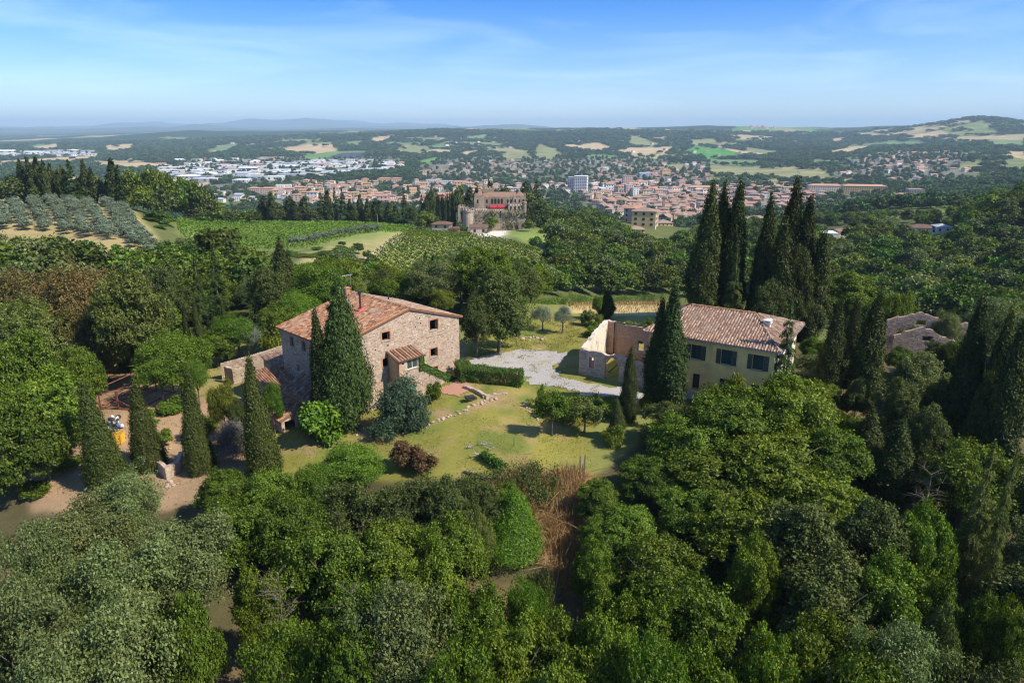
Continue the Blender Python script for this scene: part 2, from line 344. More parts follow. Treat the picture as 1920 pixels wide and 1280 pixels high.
def build_ground():
    ang = np.concatenate([np.arange(-180, -60, 6.), np.arange(-60, -46, 2.), np.arange(-46, 46.01, .25), np.arange(48, 61, 2.), np.arange(66, 180, 6.)])
    rad = [1.5, 4, 8, 12, 16, 20]
    while rad[-1] < 30500: rad.append(rad[-1] * (1.0065 if 45 < rad[-1] < 130 else 1.0155))
    rad = np.array(rad); na, nr = len(ang), len(rad)
    A, RR = np.meshgrid(np.radians(ang), rad)
    x = (RR * np.sin(A)).ravel(); y = (RR * np.cos(A)).ravel()
    z = height(x, y)
    r = np.hypot(x, y); px, py = to_px(x, y, z)
    front = (np.abs(np.degrees(np.arctan2(x, y))) < 50)
    col = np.tile(np.array((.085, .075, .035)), (len(x), 1))           # woodland floor
    nz = fbm(x / 9., y / 9., 4)
    col[nz > .1] = (.15, .105, .055); gm = front & (r > 112) & (r < 900); col[gm] = (.10, .115, .035)
    jx = px + fbm(x / 3., y / 3., 3) * 14; jy = py + fbm(x / 3. + 7, y / 3., 3) * 7
    near = front & (r < 135) & (r > 40)
    def zone(poly, c, m): k = m & in_poly(jx, jy, poly); col[k] = c; return k
    zone([(250, 690), (360, 655), (540, 620), (600, 590), (760, 590), (870, 600), (1000, 560), (1250, 560), (1240, 720), (1250, 800), (1110, 890), (700, 900), (500, 900), (420, 760)], (.185, .19, .055), near)
    zone(Z_DIRT, (.33, .22, .13), near)
    zone([(355, 640), (540, 620), (560, 720), (430, 750), (340, 740)], (.25, .22, .08), near)
    k = zone(Z_LAWN, (.215, .20, .045), near)
    g = k & (fbm(x / 4., y / 4., 3) > .12); col[g] = (.27, .215, .075)
    g = k & (fbm(x / 5. + 40, y / 5., 3) > .2); col[g] = (.155, .18, .038)
    hay = zone(Z_HAY, (.47, .37, .17), near)
    zone([(560, 840), (630, 790), (760, 782), (930, 742), (950, 752), (800, 800), (660, 830), (600, 860)], (.30, .21, .11), near & (fbm(x / 2., y / 2., 3) > -.1))
    zone([(900, 905), (1010, 880), (1110, 890), (1100, 1120), (1040, 1110), (1000, 980), (960, 920)], (.30, .19, .09), near)
    zone([(860, 640), (880, 650), (880, 690), (860, 690)], (.30, .24, .12), near)
    far = front & (r > 950)
    mid = front & (r >= 135) & (r <= 950)
    zone(Z_GROVE, (.36, .285, .13), mid & (r < 330)); zone(Z_STRAW, (.33, .29, .12), mid & (r < 400))
    zone(Z_VINE_R, (.30, .29, .10), mid & (r < 420)); zone(Z_VINE_L, (.20, .24, .07), mid & (r < 420)); zone(Z_TRACK, (.50, .40, .24), mid & (r < 420))
    zone(Z_CASTLE, (.19, .24, .06), mid & (r < 430)); zone([(880, 437), (905, 428), (955, 430), (945, 443), (890, 446)], (.62, .55, .45), mid & (r < 430))
    zone([(1600, 400), (1640, 372), (1800, 345), (1920, 340), (1920, 420), (1760, 420)], (.14, .19, .045), mid)
    zone([(1030, 425), (1075, 440), (1062, 462), (1040, 446)], (.34, .28, .13), mid & (r < 430))
    cc_ = col.reshape(nr, na, 3); nrg = (rad > 30) & (rad < 420)
    for _ in range(2):
        s_ = (cc_ * 2 + np.roll(cc_, 1, 1) + np.roll(cc_, -1, 1) + np.roll(cc_, 1, 0) + np.roll(cc_, -1, 0)) / 6; cc_[nrg] = s_[nrg]
    fc, wood = far_zone(x[far], y[far], z[far], px[far], py[far]); col[far] = fc
    mtn = r > 11000; col[mtn] = (.06, .08, .05)
    i = np.arange(nr - 1)[:, None] * na + np.arange(na)[None, :]
    j = np.arange(nr - 1)[:, None] * na + (np.arange(na)[None, :] + 1) % na
    F = np.stack([i, j, j + na, i + na], -1).reshape(-1, 4)[:, ::-1]
    m, n, l, p = new_mat('ground_cover'); v = objvec(n)
    at = N(n, 'ShaderNodeAttribute', attribute_name='soil')
    a = noise(n, l, .22, 8, .62, v); b = noise(n, l, 3.2, 6, .7, v); c2 = noise(n, l, .012, 5, .6, v)
    f = mix_rgb(n, l, .5, a, b); f2 = mix_rgb(n, l, .45, f, c2)
    fr = ramp(n, l, f2, [(.33, (.52, .55, .5)), (.5, (1, 1, 1)), (.66, (1.55, 1.42, 1.25))])
    cc = mix_rgb(n, l, 1., at.outputs['Color'], fr, 'MULTIPLY')
    l.new(cc, p.inputs['Base Color']); p.inputs['Roughness'].default_value = .95; p.inputs['Specular IOR Level'].default_value = .1
    bump(n, l, p, b, .5, .10)
    o = link('ground', np_mesh('ground', np.stack([x, y, z], 1), F, m, True, [('soil', 'POINT', col)]))
    tag(o, kind='structure')
build_ground()

def drape(name, poly, mat, step=.4, up=.05, jag=.5, kind='structure'):
    """a sheet of small faces that follows the ground inside a world polygon, with a ragged edge"""
    P = np.array([(p[0], p[1]) for p in poly]); x0, y0 = P.min(0) - 1; x1, y1 = P.max(0) + 1
    xs = np.arange(x0, x1, step); ys = np.arange(y0, y1, step); X, Y = np.meshgrid(xs, ys); nx = len(xs)
    cx = (X[:-1, :-1] + step / 2).ravel(); cy = (Y[:-1, :-1] + step / 2).ravel()
    k = in_poly(cx + fbm(cx / 1.3, cy / 1.3, 3) * jag * 2, cy + fbm(cx / 1.3 + 8, cy / 1.3, 3) * jag * 2, [tuple(p) for p in P])
    ii = np.arange((len(ys) - 1) * (nx - 1)); row = ii // (nx - 1); colm = ii % (nx - 1); b = row * nx + colm
    F = np.stack([b, b + 1, b + 1 + nx, b + nx], 1)[k]
    u, inv = np.unique(F, return_inverse=True); F = inv.reshape(F.shape)
    x = X.ravel()[u]; y = Y.ravel()[u]
    o = link(name, np_mesh(name, np.stack([x, y, height(x, y) + up], 1), F, mat, True)); tag(o, kind=kind)
    return o
def gpoly(pts): return [at_ground(*p) for p in pts]
# gravel yard and drive
m, n, l, p = new_mat('gravel'); v = objvec(n)
a = noise(n, l, 9, 3, .6, v); b = noise(n, l, .5, 6, .65, v, .4)
c = mix_rgb(n, l, b, (.24, .225, .215), (.40, .365, .335)); c = mix_rgb(n, l, a, c, (.42, .385, .345)); 
f = ramp(n, l, noise(n, l, .32, 7, .7, v, .6), [(.56, (0, 0, 0)), (.66, (1, 1, 1))]); c = mix_rgb(n, l, f, c, (.32, .27, .13))
l.new(c, p.inputs['Base Color']); p.inputs['Roughness'].default_value = .95; bump(n, l, p, a, .8, .05); M_GRAVEL = m
drape('gravel_yard', gpoly([(868, 678), (905, 668), (950, 660), (1000, 655), (1050, 660), (1062, 668), (1035, 690), (1050, 706), (1110, 720), (1180, 731), (1235, 745), (1250, 765), (1190, 757), (1110, 742), (1040, 728), (990, 720), (985, 705), (940, 694), (890, 690)]), M_GRAVEL, .35, .06, .7)
# ------------------------------------------------------------------ foliage
def foliage_mat(name, dark, mid, light, hue_var=.02, val_var=.35, trans=.3, rough=.5, patch=None):
    """leaves: each leaf face its own shade (attribute 'tint'), each plant its own cast, light passing through"""
    m, n, l, p = new_mat(name); m.node_tree.nodes.remove(p)
    out = [x for x in n if x.type == 'OUTPUT_MATERIAL'][0]
    at = N(n, 'ShaderNodeAttribute', attribute_name='tint')
    c = ramp(n, l, at.outputs['Fac'], [(0, dark), (.5, mid), (1, light)])
    if patch:
        v = objvec(n); f = ramp(n, l, noise(n, l, .35, 4, .6, v), [(.50, (0, 0, 0)), (.68, (1, 1, 1))]); c = mix_rgb(n, l, f, c, patch)
    oi = n.new('ShaderNodeObjectInfo')
    hsv = n.new('ShaderNodeHueSaturation'); l.new(c, hsv.inputs['Color'])
    mh = n.new('ShaderNodeMapRange'); l.new(oi.outputs['Random'], mh.inputs[0]); mh.inputs[3].default_value = .5 - hue_var; mh.inputs[4].default_value = .5 + hue_var; l.new(mh.outputs[0], hsv.inputs['Hue'])
    wv = n.new('ShaderNodeMath'); wv.operation = 'MULTIPLY'; l.new(oi.outputs['Random'], wv.inputs[0]); wv.inputs[1].default_value = 7.31
    fr = n.new('ShaderNodeMath'); fr.operation = 'FRACT'; l.new(wv.outputs[0], fr.inputs[0])
    mv = n.new('ShaderNodeMapRange'); l.new(fr.outputs[0], mv.inputs[0]); mv.inputs[3].default_value = 1 - val_var; mv.inputs[4].default_value = 1 + val_var; l.new(mv.outputs[0], hsv.inputs['Value'])
    d = n.new('ShaderNodeBsdfDiffuse'); l.new(hsv.outputs[0], d.inputs['Color'])
    t = n.new('ShaderNodeBsdfTranslucent'); h2 = n.new('ShaderNodeHueSaturation'); h2.inputs['Value'].default_value = 1.15; h2.inputs['Saturation'].default_value = 1.15; l.new(hsv.outputs[0], h2.inputs['Color']); l.new(h2.outputs[0], t.inputs['Color'])
    g = n.new('ShaderNodeBsdfGlossy'); g.inputs['Roughness'].default_value = rough; g.inputs['Color'].default_value = (1, 1, 1, 1)
    mx = n.new('ShaderNodeMixShader'); mx.inputs[0].default_value = trans; l.new(d.outputs[0], mx.inputs[1]); l.new(t.outputs[0], mx.inputs[2])
    m2 = n.new('ShaderNodeMixShader'); m2.inputs[0].default_value = .012; l.new(mx.outputs[0], m2.inputs[1]); l.new(g.outputs[0], m2.inputs[2])
    l.new(m2.outputs[0], out.inputs['Surface'])
    return m
F_OAK = foliage_mat('oak_leaves', (.032, .055, .005), (.098, .152, .011), (.200, .260, .028), .015, .25)
F_WOOD = foliage_mat('woodland_leaves', (.031, .058, .007), (.084, .136, .013), (.165, .218, .029), .03, .4)
F_HOLM = foliage_mat('holm_oak_leaves', (.028, .044, .010), (.070, .096, .019), (.135, .160, .038), .01, .2, .2)
F_GREY = foliage_mat('grey_green_leaves', (.060, .084, .024), (.135, .172, .048), (.23, .27, .09), .015, .2, .25)
F_BRONZE = foliage_mat('bronze_leaves', (.065, .044, .014), (.15, .105, .032), (.22, .17, .05), .01, .12, .25, patch=(.055, .075, .020))
F_LIME = foliage_mat('lime_leaves', (.08, .115, .010), (.16, .20, .018), (.27, .29, .035), .015, .2, .38)
F_BRIGHT = foliage_mat('bright_leaves', (.045, .095, .007), (.11, .19, .014), (.20, .29, .030), .012, .2, .35)
F_YOLIVE = foliage_mat('yellow_olive_leaves', (.062, .085, .016), (.125, .155, .028), (.20, .225, .05), .01, .15, .3)
F_CYP = foliage_mat('cypress_leaves', (.020, .030, .007), (.046, .062, .012), (.088, .106, .023), .012, .25, .12)
F_CONE = foliage_mat('cone_cypress_leaves', (.028, .038, .007), (.066, .086, .015), (.125, .150, .030), .012, .2, .12)
F_CONIF = foliage_mat('conifer_needles', (.026, .046, .010), (.054, .088, .018), (.095, .135, .032), .012, .2, .15)
F_OLIVE = foliage_mat('olive_leaves', (.095, .125, .070), (.16, .20, .12), (.26, .30, .20), .008, .15, .2)
F_VINE = foliage_mat('vine_leaves', (.060, .105, .009), (.115, .175, .016), (.19, .25, .03), .012, .2, .4)
F_HEDGE = foliage_mat('hedge_leaves', (.030, .075, .012), (.055, .125, .020), (.11, .18, .035), .008, .1, .3, patch=(.16, .14, .035))
F_DRY = foliage_mat('dry_grass_blades', (.20, .12, .05), (.37, .235, .10), (.53, .38, .18), .01, .15, .3)
F_RUST = foliage_mat('rusty_blossom', (.05, .07, .02), (.12, .085, .03), (.25, .10, .05), .01, .1, .3)
F_ROSE = foliage_mat('rosemary_leaves', (.030, .055, .028), (.060, .100, .050), (.11, .16, .085), .01, .15, .2)
F_IVY = foliage_mat('ivy_leaves', (.035, .085, .010), (.07, .15, .016), (.14, .22, .03), .01, .1, .35)
F_BARE = foliage_mat('bare_twigs', (.07, .065, .05), (.13, .12, .095), (.19, .18, .145), .01, .1, .1)
F_GRASS = foliage_mat('grass_blades', (.13, .14, .028), (.20, .195, .042), (.29, .25, .08), .01, .15, .35)
M_BARK = mat_plain('bark', (.13, .105, .08), .95, .4, 5, bumpd=.03)
M_PALEBARK = mat_plain('pale_bark', (.30, .27, .23), .95, .35, 5, bumpd=.03)

def unit(n, rng, lo=-1.0):
    z = rng.uniform(lo, 1, n); a = rng.uniform(0, 2 * np.pi, n); s = np.sqrt(1 - z * z)
    return np.stack([s * np.cos(a), s * np.sin(a), z], 1)
def leaf_mesh(name, C, Nn, ln, wd, rng, mat, tint, axis=None, fold=.25):
    """a cloud of folded lozenge leaves at C facing Nn; axis pulls their long side along a direction"""
    n = len(C); Nn = Nn / (np.linalg.norm(Nn, axis=1, keepdims=True) + 1e-9)
    r = rng.normal(size=(n, 3)) if axis is None else axis + rng.normal(size=(n, 3)) * .35
    t = r - (r * Nn).sum(1, keepdims=True) * Nn; t /= (np.linalg.norm(t, axis=1, keepdims=True) + 1e-9); b = np.cross(Nn, t)
    s = rng.uniform(.65, 1.25, (n, 1)); L = ln * s; W = wd * s
    V = np.stack([C - t * L, C + b * W + Nn * (W * fold), C + t * L, C - b * W + Nn * (W * fold)], 1).reshape(-1, 3)
    return np_mesh(name, V, np.arange(4 * n).reshape(n, 4), mat, False, [('tint', 'FACE', np.clip(tint, 0, 1))])
def broadleaf(seed, mat, rad=4.5, hgt=8.0, low=.12, lobes=14, twigs=2100, per=18, ln=.115, wd=.075, spread=.20, squash=.8, name='crown', droop=0., air=0.):
    """crown of leaf rosettes on the outer skin of a heap of rounded lobes; base of the tree at the origin"""
    rng = np.random.default_rng(seed)
    cz = hgt * (1 + low) / 2; ez = hgt * (1 - low) / 2
    D = unit(lobes, rng, -.6); k = rng.uniform(.46, .74, (lobes, 1))
    LC = D * k * np.array([rad, rad, ez]) * 1.0; LC[:, 2] += cz
    LR = rad * rng.uniform(.22, .40, lobes); LC = np.vstack([LC, [[0, 0, cz]]]); LR = np.append(LR, rad * .44)
    # second generation: bumps on the lobes
    m = lobes * 20; li = rng.integers(0, lobes + 1, m); d = unit(m, rng, -.55)
    BC = LC[li] + d * LR[li][:, None] * rng.uniform(.72, 1.08, (m, 1)); BR = rad * rng.uniform(.075, .165, m)
    SC_, SR_ = BC, BR
    w = SR_ ** 2; w = w / w.sum(); si = rng.choice(len(SR_), twigs * 5, p=w); d = unit(len(si), rng, -.6); d[:, 2] *= squash
    P = SC_[si] + d * SR_[si][:, None] * rng.uniform(.86, 1.04, (len(si), 1))
    dist = np.full(len(P), 9e9)
    for i in range(0, len(P), 4000):
        q = np.linalg.norm(P[i:i + 4000, None] - SC_[None], axis=2) / SR_[None]
        dist[i:i + 4000] = q.min(1)
    keep = np.where(dist > (.66 if air == 0 else .60))[0][:twigs]
    P = P[keep]; d = d[keep]; P[:, 2] = np.maximum(P[:, 2], .15)
    n = len(P); ce = np.array([0, 0, cz - ez * .35])
    tb = rng.normal(.45, .16, n)
    C = np.repeat(P, per, 0) + rng.normal(size=(n * per, 3)) * spread * np.array([1, 1, .62])
    out = np.repeat(P - ce, per, 0); out /= np.linalg.norm(out, axis=1, keepdims=True)
    Nn = out * .55 + np.repeat(d, per, 0) * .45 + np.array([0, 0, .45]) + rng.normal(size=C.shape) * .7
    C[:, 2] -= droop * np.abs(rng.normal(size=len(C))) * spread
    tint = np.repeat(tb, per) + rng.normal(0, .24, n * per)
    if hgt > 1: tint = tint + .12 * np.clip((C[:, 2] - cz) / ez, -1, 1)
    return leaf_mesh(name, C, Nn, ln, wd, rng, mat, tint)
def trunk_mesh(seed, rad=4.5, hgt=8., low=.28, r0=.24, limbs=7, mat=None, lean=.3):
    rng = random.Random(seed); mb = MB()
    top = Vector((rng.uniform(-lean, lean), rng.uniform(-lean, lean), hgt * .7)); h1 = hgt * low * .9
    fork = Vector((top.x * .3, top.y * .3, h1))
    mb.tube([(0, 0, -1.2), (0, 0, .0), fork * .5, fork, fork.lerp(top, .5), top], [r0 * 1.5, r0 * 1.25, r0, r0 * .85, r0 * .5, r0 * .12], 7)
    for k in range(limbs):
        a = 2 * math.pi * (k + rng.random() * .6) / limbs; s = fork.lerp(top, rng.uniform(0, .55)); e = Vector((math.cos(a) * rad * rng.uniform(.5, .8), math.sin(a) * rad * rng.uniform(.5, .8), hgt * rng.uniform(.45, .85)))
        mid = s.lerp(e, .5) + Vector((0, 0, rng.uniform(-.1, .5)))
        mb.tube([s, mid, e], [r0 * .45, r0 * .28, r0 * .07], 5)
        e2 = mid + Vector((rng.uniform(-1, 1), rng.uniform(-1, 1), rng.uniform(.4, 1.3))) * (rad * .25); mb.tube([mid, e2], [r0 * .22, r0 * .05], 4)
    return mb.mesh('trunk', mat or M_BARK, True)
def cypress(seed, mat, hgt=12., rad=1.0, sprays=800, per=17, ln=.11, wd=.045, peak=.28, point=1.5, lump=.30, name='crown', base=.1):
    rng = np.random.default_rng(seed)
    h = rng.uniform(0, 1, sprays * 3)
    def prof(h): return np.where(h < peak, base * 3 + (1 - base * 3) * np.sin(np.clip(h / peak, 0, 1) * np.pi / 2), np.clip(1 - ((h - peak) / (1 - peak)) ** point, 0, 1))
    w = prof(h) + .05; h = h[rng.random(len(h)) < w / w.max()][:sprays]; n = len(h)
    a = rng.uniform(0, 2 * np.pi, n)
    lumpv = 1 + lump * np.sin(a * 3 + h * 9 + seed) * np.sin(h * 23 + a * 2) + rng.normal(0, .07, n)
    r = rad * prof(h) * lumpv * rng.uniform(.82, 1.04, n) + .04
    off = np.array([np.sin(h * 5 + seed), np.cos(h * 4 + seed)]).T * rad * .10
    P = np.stack([r * np.cos(a) + off[:, 0], r * np.sin(a) + off[:, 1], h * hgt * .985 + .05], 1)
    out = np.stack([np.cos(a), np.sin(a), np.full(n, .25)], 1)
    # flame-like tufts, longer than wide
    C = np.repeat(P, per, 0) + rng.normal(size=(n * per, 3)) * np.array([.13, .13, .38]) * (rad * .6 + .35)
    C[:, :2] -= np.repeat(out[:, :2], per, 0) * np.clip((C[:, 2] - np.repeat(P[:, 2], per)), -1, 1)[:, None] * .10
    Nn = np.repeat(out, per, 0) + rng.normal(size=C.shape) * .45
    ax = np.tile(np.array([[0, 0, 1.]]), (len(C), 1)) + np.repeat(out, per, 0) * .25
    tint = np.repeat(rng.normal(.45, .18, n), per) + rng.normal(0, .15, n * per)
    return leaf_mesh(name, C, Nn, ln, wd, rng, mat, tint, ax)
def conifer(seed, mat, hgt=12., rad=3., rows=34, ln=.19, wd=.06, dens=1.0, name='crown', shape=.8, droop=.25, start=.06, scrag=.3):
    rng = np.random.default_rng(seed); Cs = []; Ns = []; As = []; Ts = []
    for i in range(rows):
        f = start + (1 - start) * (i + rng.uniform(-.4, .4)) / rows
        if f > .995: continue
        L0 = rad * max(1 - f, 0.02) ** shape * min(1, .55 + f * 3)
        for k in range(max(4, int(9 - 4 * f))):
            a = rng.uniform(0, 2 * np.pi); L = L0 * rng.uniform(1 - scrag, 1.12); m = max(10, int(70 * dens * L / rad * 1.4))
            t = rng.uniform(.22, 1, m) ** .75
            wdt = L * .24 * np.sin(np.clip(t, 0, 1) * np.pi * .85 + .25)
            side = rng.normal(0, 1, m) * wdt * .6
            z = f * hgt - droop * L * t ** 1.5 + rng.normal(0, .11, m) + .10 * L
            Cs.append(np.stack([np.cos(a) * L * t - np.sin(a) * side, np.sin(a) * L * t + np.cos(a) * side, z], 1))
            nn = np.array([np.cos(a) * .35, np.sin(a) * .35, 1.]); Ns.append(nn + rng.normal(size=(m, 3)) * .4)
            As.append(np.tile([np.cos(a), np.sin(a), -droop], (m, 1)) + rng.normal(size=(m, 3)) * .3)
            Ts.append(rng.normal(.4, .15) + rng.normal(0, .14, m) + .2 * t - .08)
    C = np.vstack(Cs)
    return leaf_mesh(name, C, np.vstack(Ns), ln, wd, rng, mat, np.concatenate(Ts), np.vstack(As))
def pole_mesh(hgt, r0, mat=None, top=.15):
    mb = MB(); mb.tube([(0, 0, -1.0), (0, 0, hgt * .3), (0, 0, hgt * .9)], [r0 * 1.15, r0 * .8, r0 * top], 7); return mb.mesh('trunk', mat or M_BARK, True)

# prototypes: (crown meshes, trunk meshes, nominal height, nominal radius)
KIND = {}
KIND['oak'] = ([broadleaf(s, F_OAK, low=.02, lobes=13 + s % 4) for s in (1, 2, 3)], [trunk_mesh(s) for s in (1, 2)], 8., 4.5)
KIND['grey'] = ([broadleaf(s, F_GREY, lobes=17, twigs=2200, per=17, ln=.10, wd=.055, spread=.26) for s in (11, 12)], [trunk_mesh(11)], 8., 4.5)
KIND['holm'] = ([broadleaf(s, F_HOLM, low=-.12, lobes=19, twigs=2000, per=17, ln=.115, wd=.07) for s in (21, 22)], [trunk_mesh(21)], 8., 4.5)
KIND['bronze'] = ([broadleaf(31, F_BRONZE, lobes=38, twigs=2600, per=15, ln=.085, wd=.055, low=.06, spread=.2)], [trunk_mesh(31)], 8., 4.5)
KIND['bright'] = ([broadleaf(s, F_BRIGHT, lobes=14, twigs=1800, per=16, ln=.13, wd=.06, spread=.3, droop=.5) for s in (41, 42)], [trunk_mesh(41)], 8., 4.5)
KIND['lime'] = ([broadleaf(51, F_LIME, lobes=13, twigs=1500, per=16, ln=.13, wd=.08, spread=.3)], [trunk_mesh(51)], 8., 4.5)
KIND['yolive'] = ([broadleaf(61, F_YOLIVE, lobes=19, twigs=2200, per=16, ln=.11, wd=.07)], [trunk_mesh(61)], 8., 4.5)
KIND['shrub'] = ([broadleaf(s, F_OAK, 1.6, 2.2, -.3, 9, 420, 13, .09, .06, .14) for s in (71, 72)], [trunk_mesh(71, 1.6, 2.2, .1, .07, 6)], 2.2, 1.6)
KIND['figbush'] = ([broadleaf(75, F_BRIGHT, 1.6, 2.2, -.3, 9, 380, 12, .12, .09, .16)], [trunk_mesh(71, 1.6, 2.2, .1, .07, 6)], 2.2, 1.6)
KIND['rosemary'] = ([broadleaf(76, F_ROSE, 1.6, 2.2, -.45, 12, 1100, 16, .10, .022, .17)], [trunk_mesh(71, 1.6, 2.2, .1, .07, 6)], 2.2, 1.6)
KIND['limebush'] = ([broadleaf(77, F_LIME, 1.6, 2.2, -.3, 9, 420, 13, .10, .05, .17)], [trunk_mesh(71, 1.6, 2.2, .1, .07, 6)], 2.2, 1.6)
KIND['rustbush'] = ([broadleaf(78, F_RUST, 1.6, 2.2, -.3, 9, 420, 13, .10, .06, .15)], [trunk_mesh(71, 1.6, 2.2, .1, .07, 6)], 2.2, 1.6)
KIND['greybush'] = ([broadleaf(79, F_BARE, 1.6, 2.2, .0, 9, 500, 14, .15, .014, .2)], [trunk_mesh(79, 1.6, 2.2, .1, .06, 16)], 2.2, 1.6)
KIND['olive'] = ([broadleaf(s, F_OLIVE, 2.4, 4.2, .32, 10, 620, 14, .11, .03, .25, air=1) for s in (81, 82)], [trunk_mesh(81, 2.4, 4.2, .3, .17, 6)], 4.2, 2.4)
KIND['fruit'] = ([broadleaf(s, F_OAK, 2.2, 4.2, .36, 9, 480, 14, .11, .07, .2, air=1) for s in (85, 86)], [trunk_mesh(85, 2.2, 4.2, .3, .11, 7)], 4.2, 2.2)
KIND['cypress'] = ([cypress(s, F_CYP, 12, 1.0, 1700, 17) for s in (91, 92)], [pole_mesh(12, .16)], 12., 1.)
KIND['cone'] = ([cypress(s, F_CONE, 12, 1.55, 2200, 17, peak=.10, point=1.15, lump=.14, base=.28) for s in (96, 97)], [pole_mesh(12, .2)], 12., 1.55)
def join_meshes(name, parts):
    V, T = [], []
    for me in parts:
        q = np.empty(len(me.vertices) * 3, np.float32); me.vertices.foreach_get('co', q); V.append(q.reshape(-1, 3)); t = np.empty(len(me.polygons), np.float32); me.attributes['tint'].data.foreach_get('value', t); T.append(t)
    V = np.vstack(V); return np_mesh(name, V, np.arange(len(V)).reshape(-1, 4), parts[0].materials[0], False, [('tint', 'FACE', np.concatenate(T))])
KIND['cedar'] = ([join_meshes('crown', [cypress(101, F_CONIF, 11.6, 2.2, 2600, 17, .13, .05, peak=.40, point=1.2, lump=.45, base=.12), conifer(103, F_CONIF, 12, 3.0, 42, .12, .042, 2.8, shape=.50, droop=.12, start=.08, scrag=.45)])], [pole_mesh(12, .22)], 12., 3.0)
KIND['fir'] = ([conifer(102, F_CONIF, 12, 3., 32, .13, .038, 2.4, shape=.95, droop=.3, scrag=.5)], [pole_mesh(12, .18)], 12., 3.)
KIND['laurel'] = ([cypress(105, F_BRIGHT, 12, 3.0, 2600, 15, .12, .06, peak=.12, point=1.0, lump=.2, base=.25)], [pole_mesh(12, .2)], 12., 3.)
# lighter crowns for trees far enough that leaves are under a pixel
KIND['wood_far'] = ([broadleaf(s, F_WOOD, lobes=10, twigs=330, per=9, ln=.42, wd=.26, spread=.5, low=.12) for s in (111, 112, 113, 114, 115)], [trunk_mesh(111, limbs=3)], 8., 4.5)
KIND['holm_far'] = ([broadleaf(s, F_HOLM, lobes=12, twigs=330, per=9, ln=.42, wd=.26, spread=.5, low=.12) for s in (116, 117)], [trunk_mesh(111, limbs=3)], 8., 4.5)
KIND['lime_far'] = ([broadleaf(118, F_LIME, lobes=12, twigs=330, per=9, ln=.40, wd=.25, spread=.5, low=.12)], [trunk_mesh(111, limbs=3)], 8., 4.5)
KIND['olive_far'] = ([broadleaf(s, F_OLIVE, 2.4, 4.2, .12, 8, 150, 9, .26, .12, .3) for s in (121, 122)], [trunk_mesh(121, 2.4, 4.2, .3, .14, 2)], 4.2, 2.4)
KIND['cyp_far'] = ([cypress(s, F_CYP, 12, 1.0, 260, 10, .38, .14) for s in (131, 132)], [pole_mesh(12, .2)], 12., 1.)
KIND['fir_far'] = ([conifer(133, F_CONIF, 12, 3., 22, .34, .13, .7, shape=.75)], [pole_mesh(12, .22)], 12., 3.)
KIND['grey_far'] = ([broadleaf(141, F_GREY, lobes=12, twigs=330, per=9, ln=.36, wd=.2, spread=.5, low=.12)], [trunk_mesh(111, limbs=3)], 8., 4.5)

PLANTRNG = random.Random(99)
def plant(kind, name, x, y, h, r, label=None, group=None, cat='tree', z=None, parts=True, seed=None, rz=None, mat=None):
    """a tree or shrub standing on the ground: an empty with trunk and crown, or one crown when parts is False"""
    K = KIND[kind]; i = PLANTRNG.randrange(100) if seed is None else seed
    cr = K[0][i % len(K[0])]; tr = K[1][i % len(K[1])]
    z = ht(x, y) if z is None else z; rz = PLANTRNG.uniform(0, 6.28) if rz is None else rz
    sc = (r / K[3], r / K[3], h / K[2])
    if parts:
        o = empty(name, (x, y, z), rz); o.scale = sc
        c = link('crown', cr, o); link('trunk', tr, o)
    else:
        o = link(name, cr); o.location = (x, y, z); o.rotation_euler = (0, 0, rz); o.scale = sc; c = o
    if mat is not None:
        c.material_slots[0].link = 'OBJECT'; c.material_slots[0].material = mat
    tag(o, label, cat, group)
    return o
def plant_px(kind, name, px, pytop, Y, wpx, label=None, group=None, cat='tree', hmin=1.0, **kw):
    """placed by the photo: its top at pixel (px, pytop), Y metres out, wpx pixels wide"""
    t = at_y(px, pytop, Y); g = ht(t.x, t.y); d = math.hypot(Y * PC, 0) + (CAMZ - t.z) * PS
    r = wpx / 2 / 1280 * d
    return plant(kind, name, t.x, t.y, max(t.z - g, hmin), r, label, group, cat, z=g, **kw)
# ------------------------------------------------------------------ shared building materials
M_STONE = mat_tinted('rubble_stone', [(0, (.27, .185, .125)), (.3, (.42, .30, .215)), (.55, (.48, .365, .27)), (.8, (.37, .275, .21)), (1, (.56, .465, .37))], .9, 5, .28, (.27, .215, .165), .22, .55, .72, .02, .15)
M_MORTAR = mat_tinted('lime_mortar', [(0, (.46, .35, .26)), (1, (.50, .40, .30))], .95, 3, .25, (.30, .24, .18), .25, .55, .7, .03, .1)
M_BRICK = mat_tinted('brick', [(0, (.42, .20, .12)), (1, (.52, .29, .18))], .9, 8, .3, None, bumpd=.01)
M_TILE = mat_tinted('terracotta_tile', [(0, (.13, .065, .042)), (.25, (.25, .115, .066)), (.6, (.32, .158, .088)), (.88, (.36, .215, .13)), (1, (.40, .30, .21))], .85, 6, .3, (.26, .21, .16), .45, .56, .70, .008, .2)
M_TILE_GREY = mat_tinted('weathered_tile', [(0, (.15, .088, .06)), (.3, (.26, .155, .105)), (.7, (.34, .23, .165)), (1, (.43, .34, .265))], .88, 6, .28, (.25, .215, .18), .5, .57, .72, .008, .2)
M_TILE_EDGE = mat_tinted('orange_tile', [(0, (.33, .155, .07)), (1, (.43, .23, .11))], .85, 6, .3, None, bumpd=.006)
M_PLASTER = mat_tinted('yellow_plaster', [(0, (.92, .63, .22)), (1, (.92, .63, .22))], .9, 1.2, .12, (.66, .46, .21), .45, .50, .72, .01, .1)
M_WHITE = mat_tinted('white_plaster', [(0, (.70, .66, .58)), (1, (.70, .66, .58))], .9, 2, .14, (.52, .46, .38), .6, .55, .75, .01, .1)
M_WOOD = mat_plain('old_wood', (.12, .085, .06), .85, .35, 6)
M_DARKWOOD = mat_plain('charred_wood', (.035, .028, .025), .9, .4, 6)
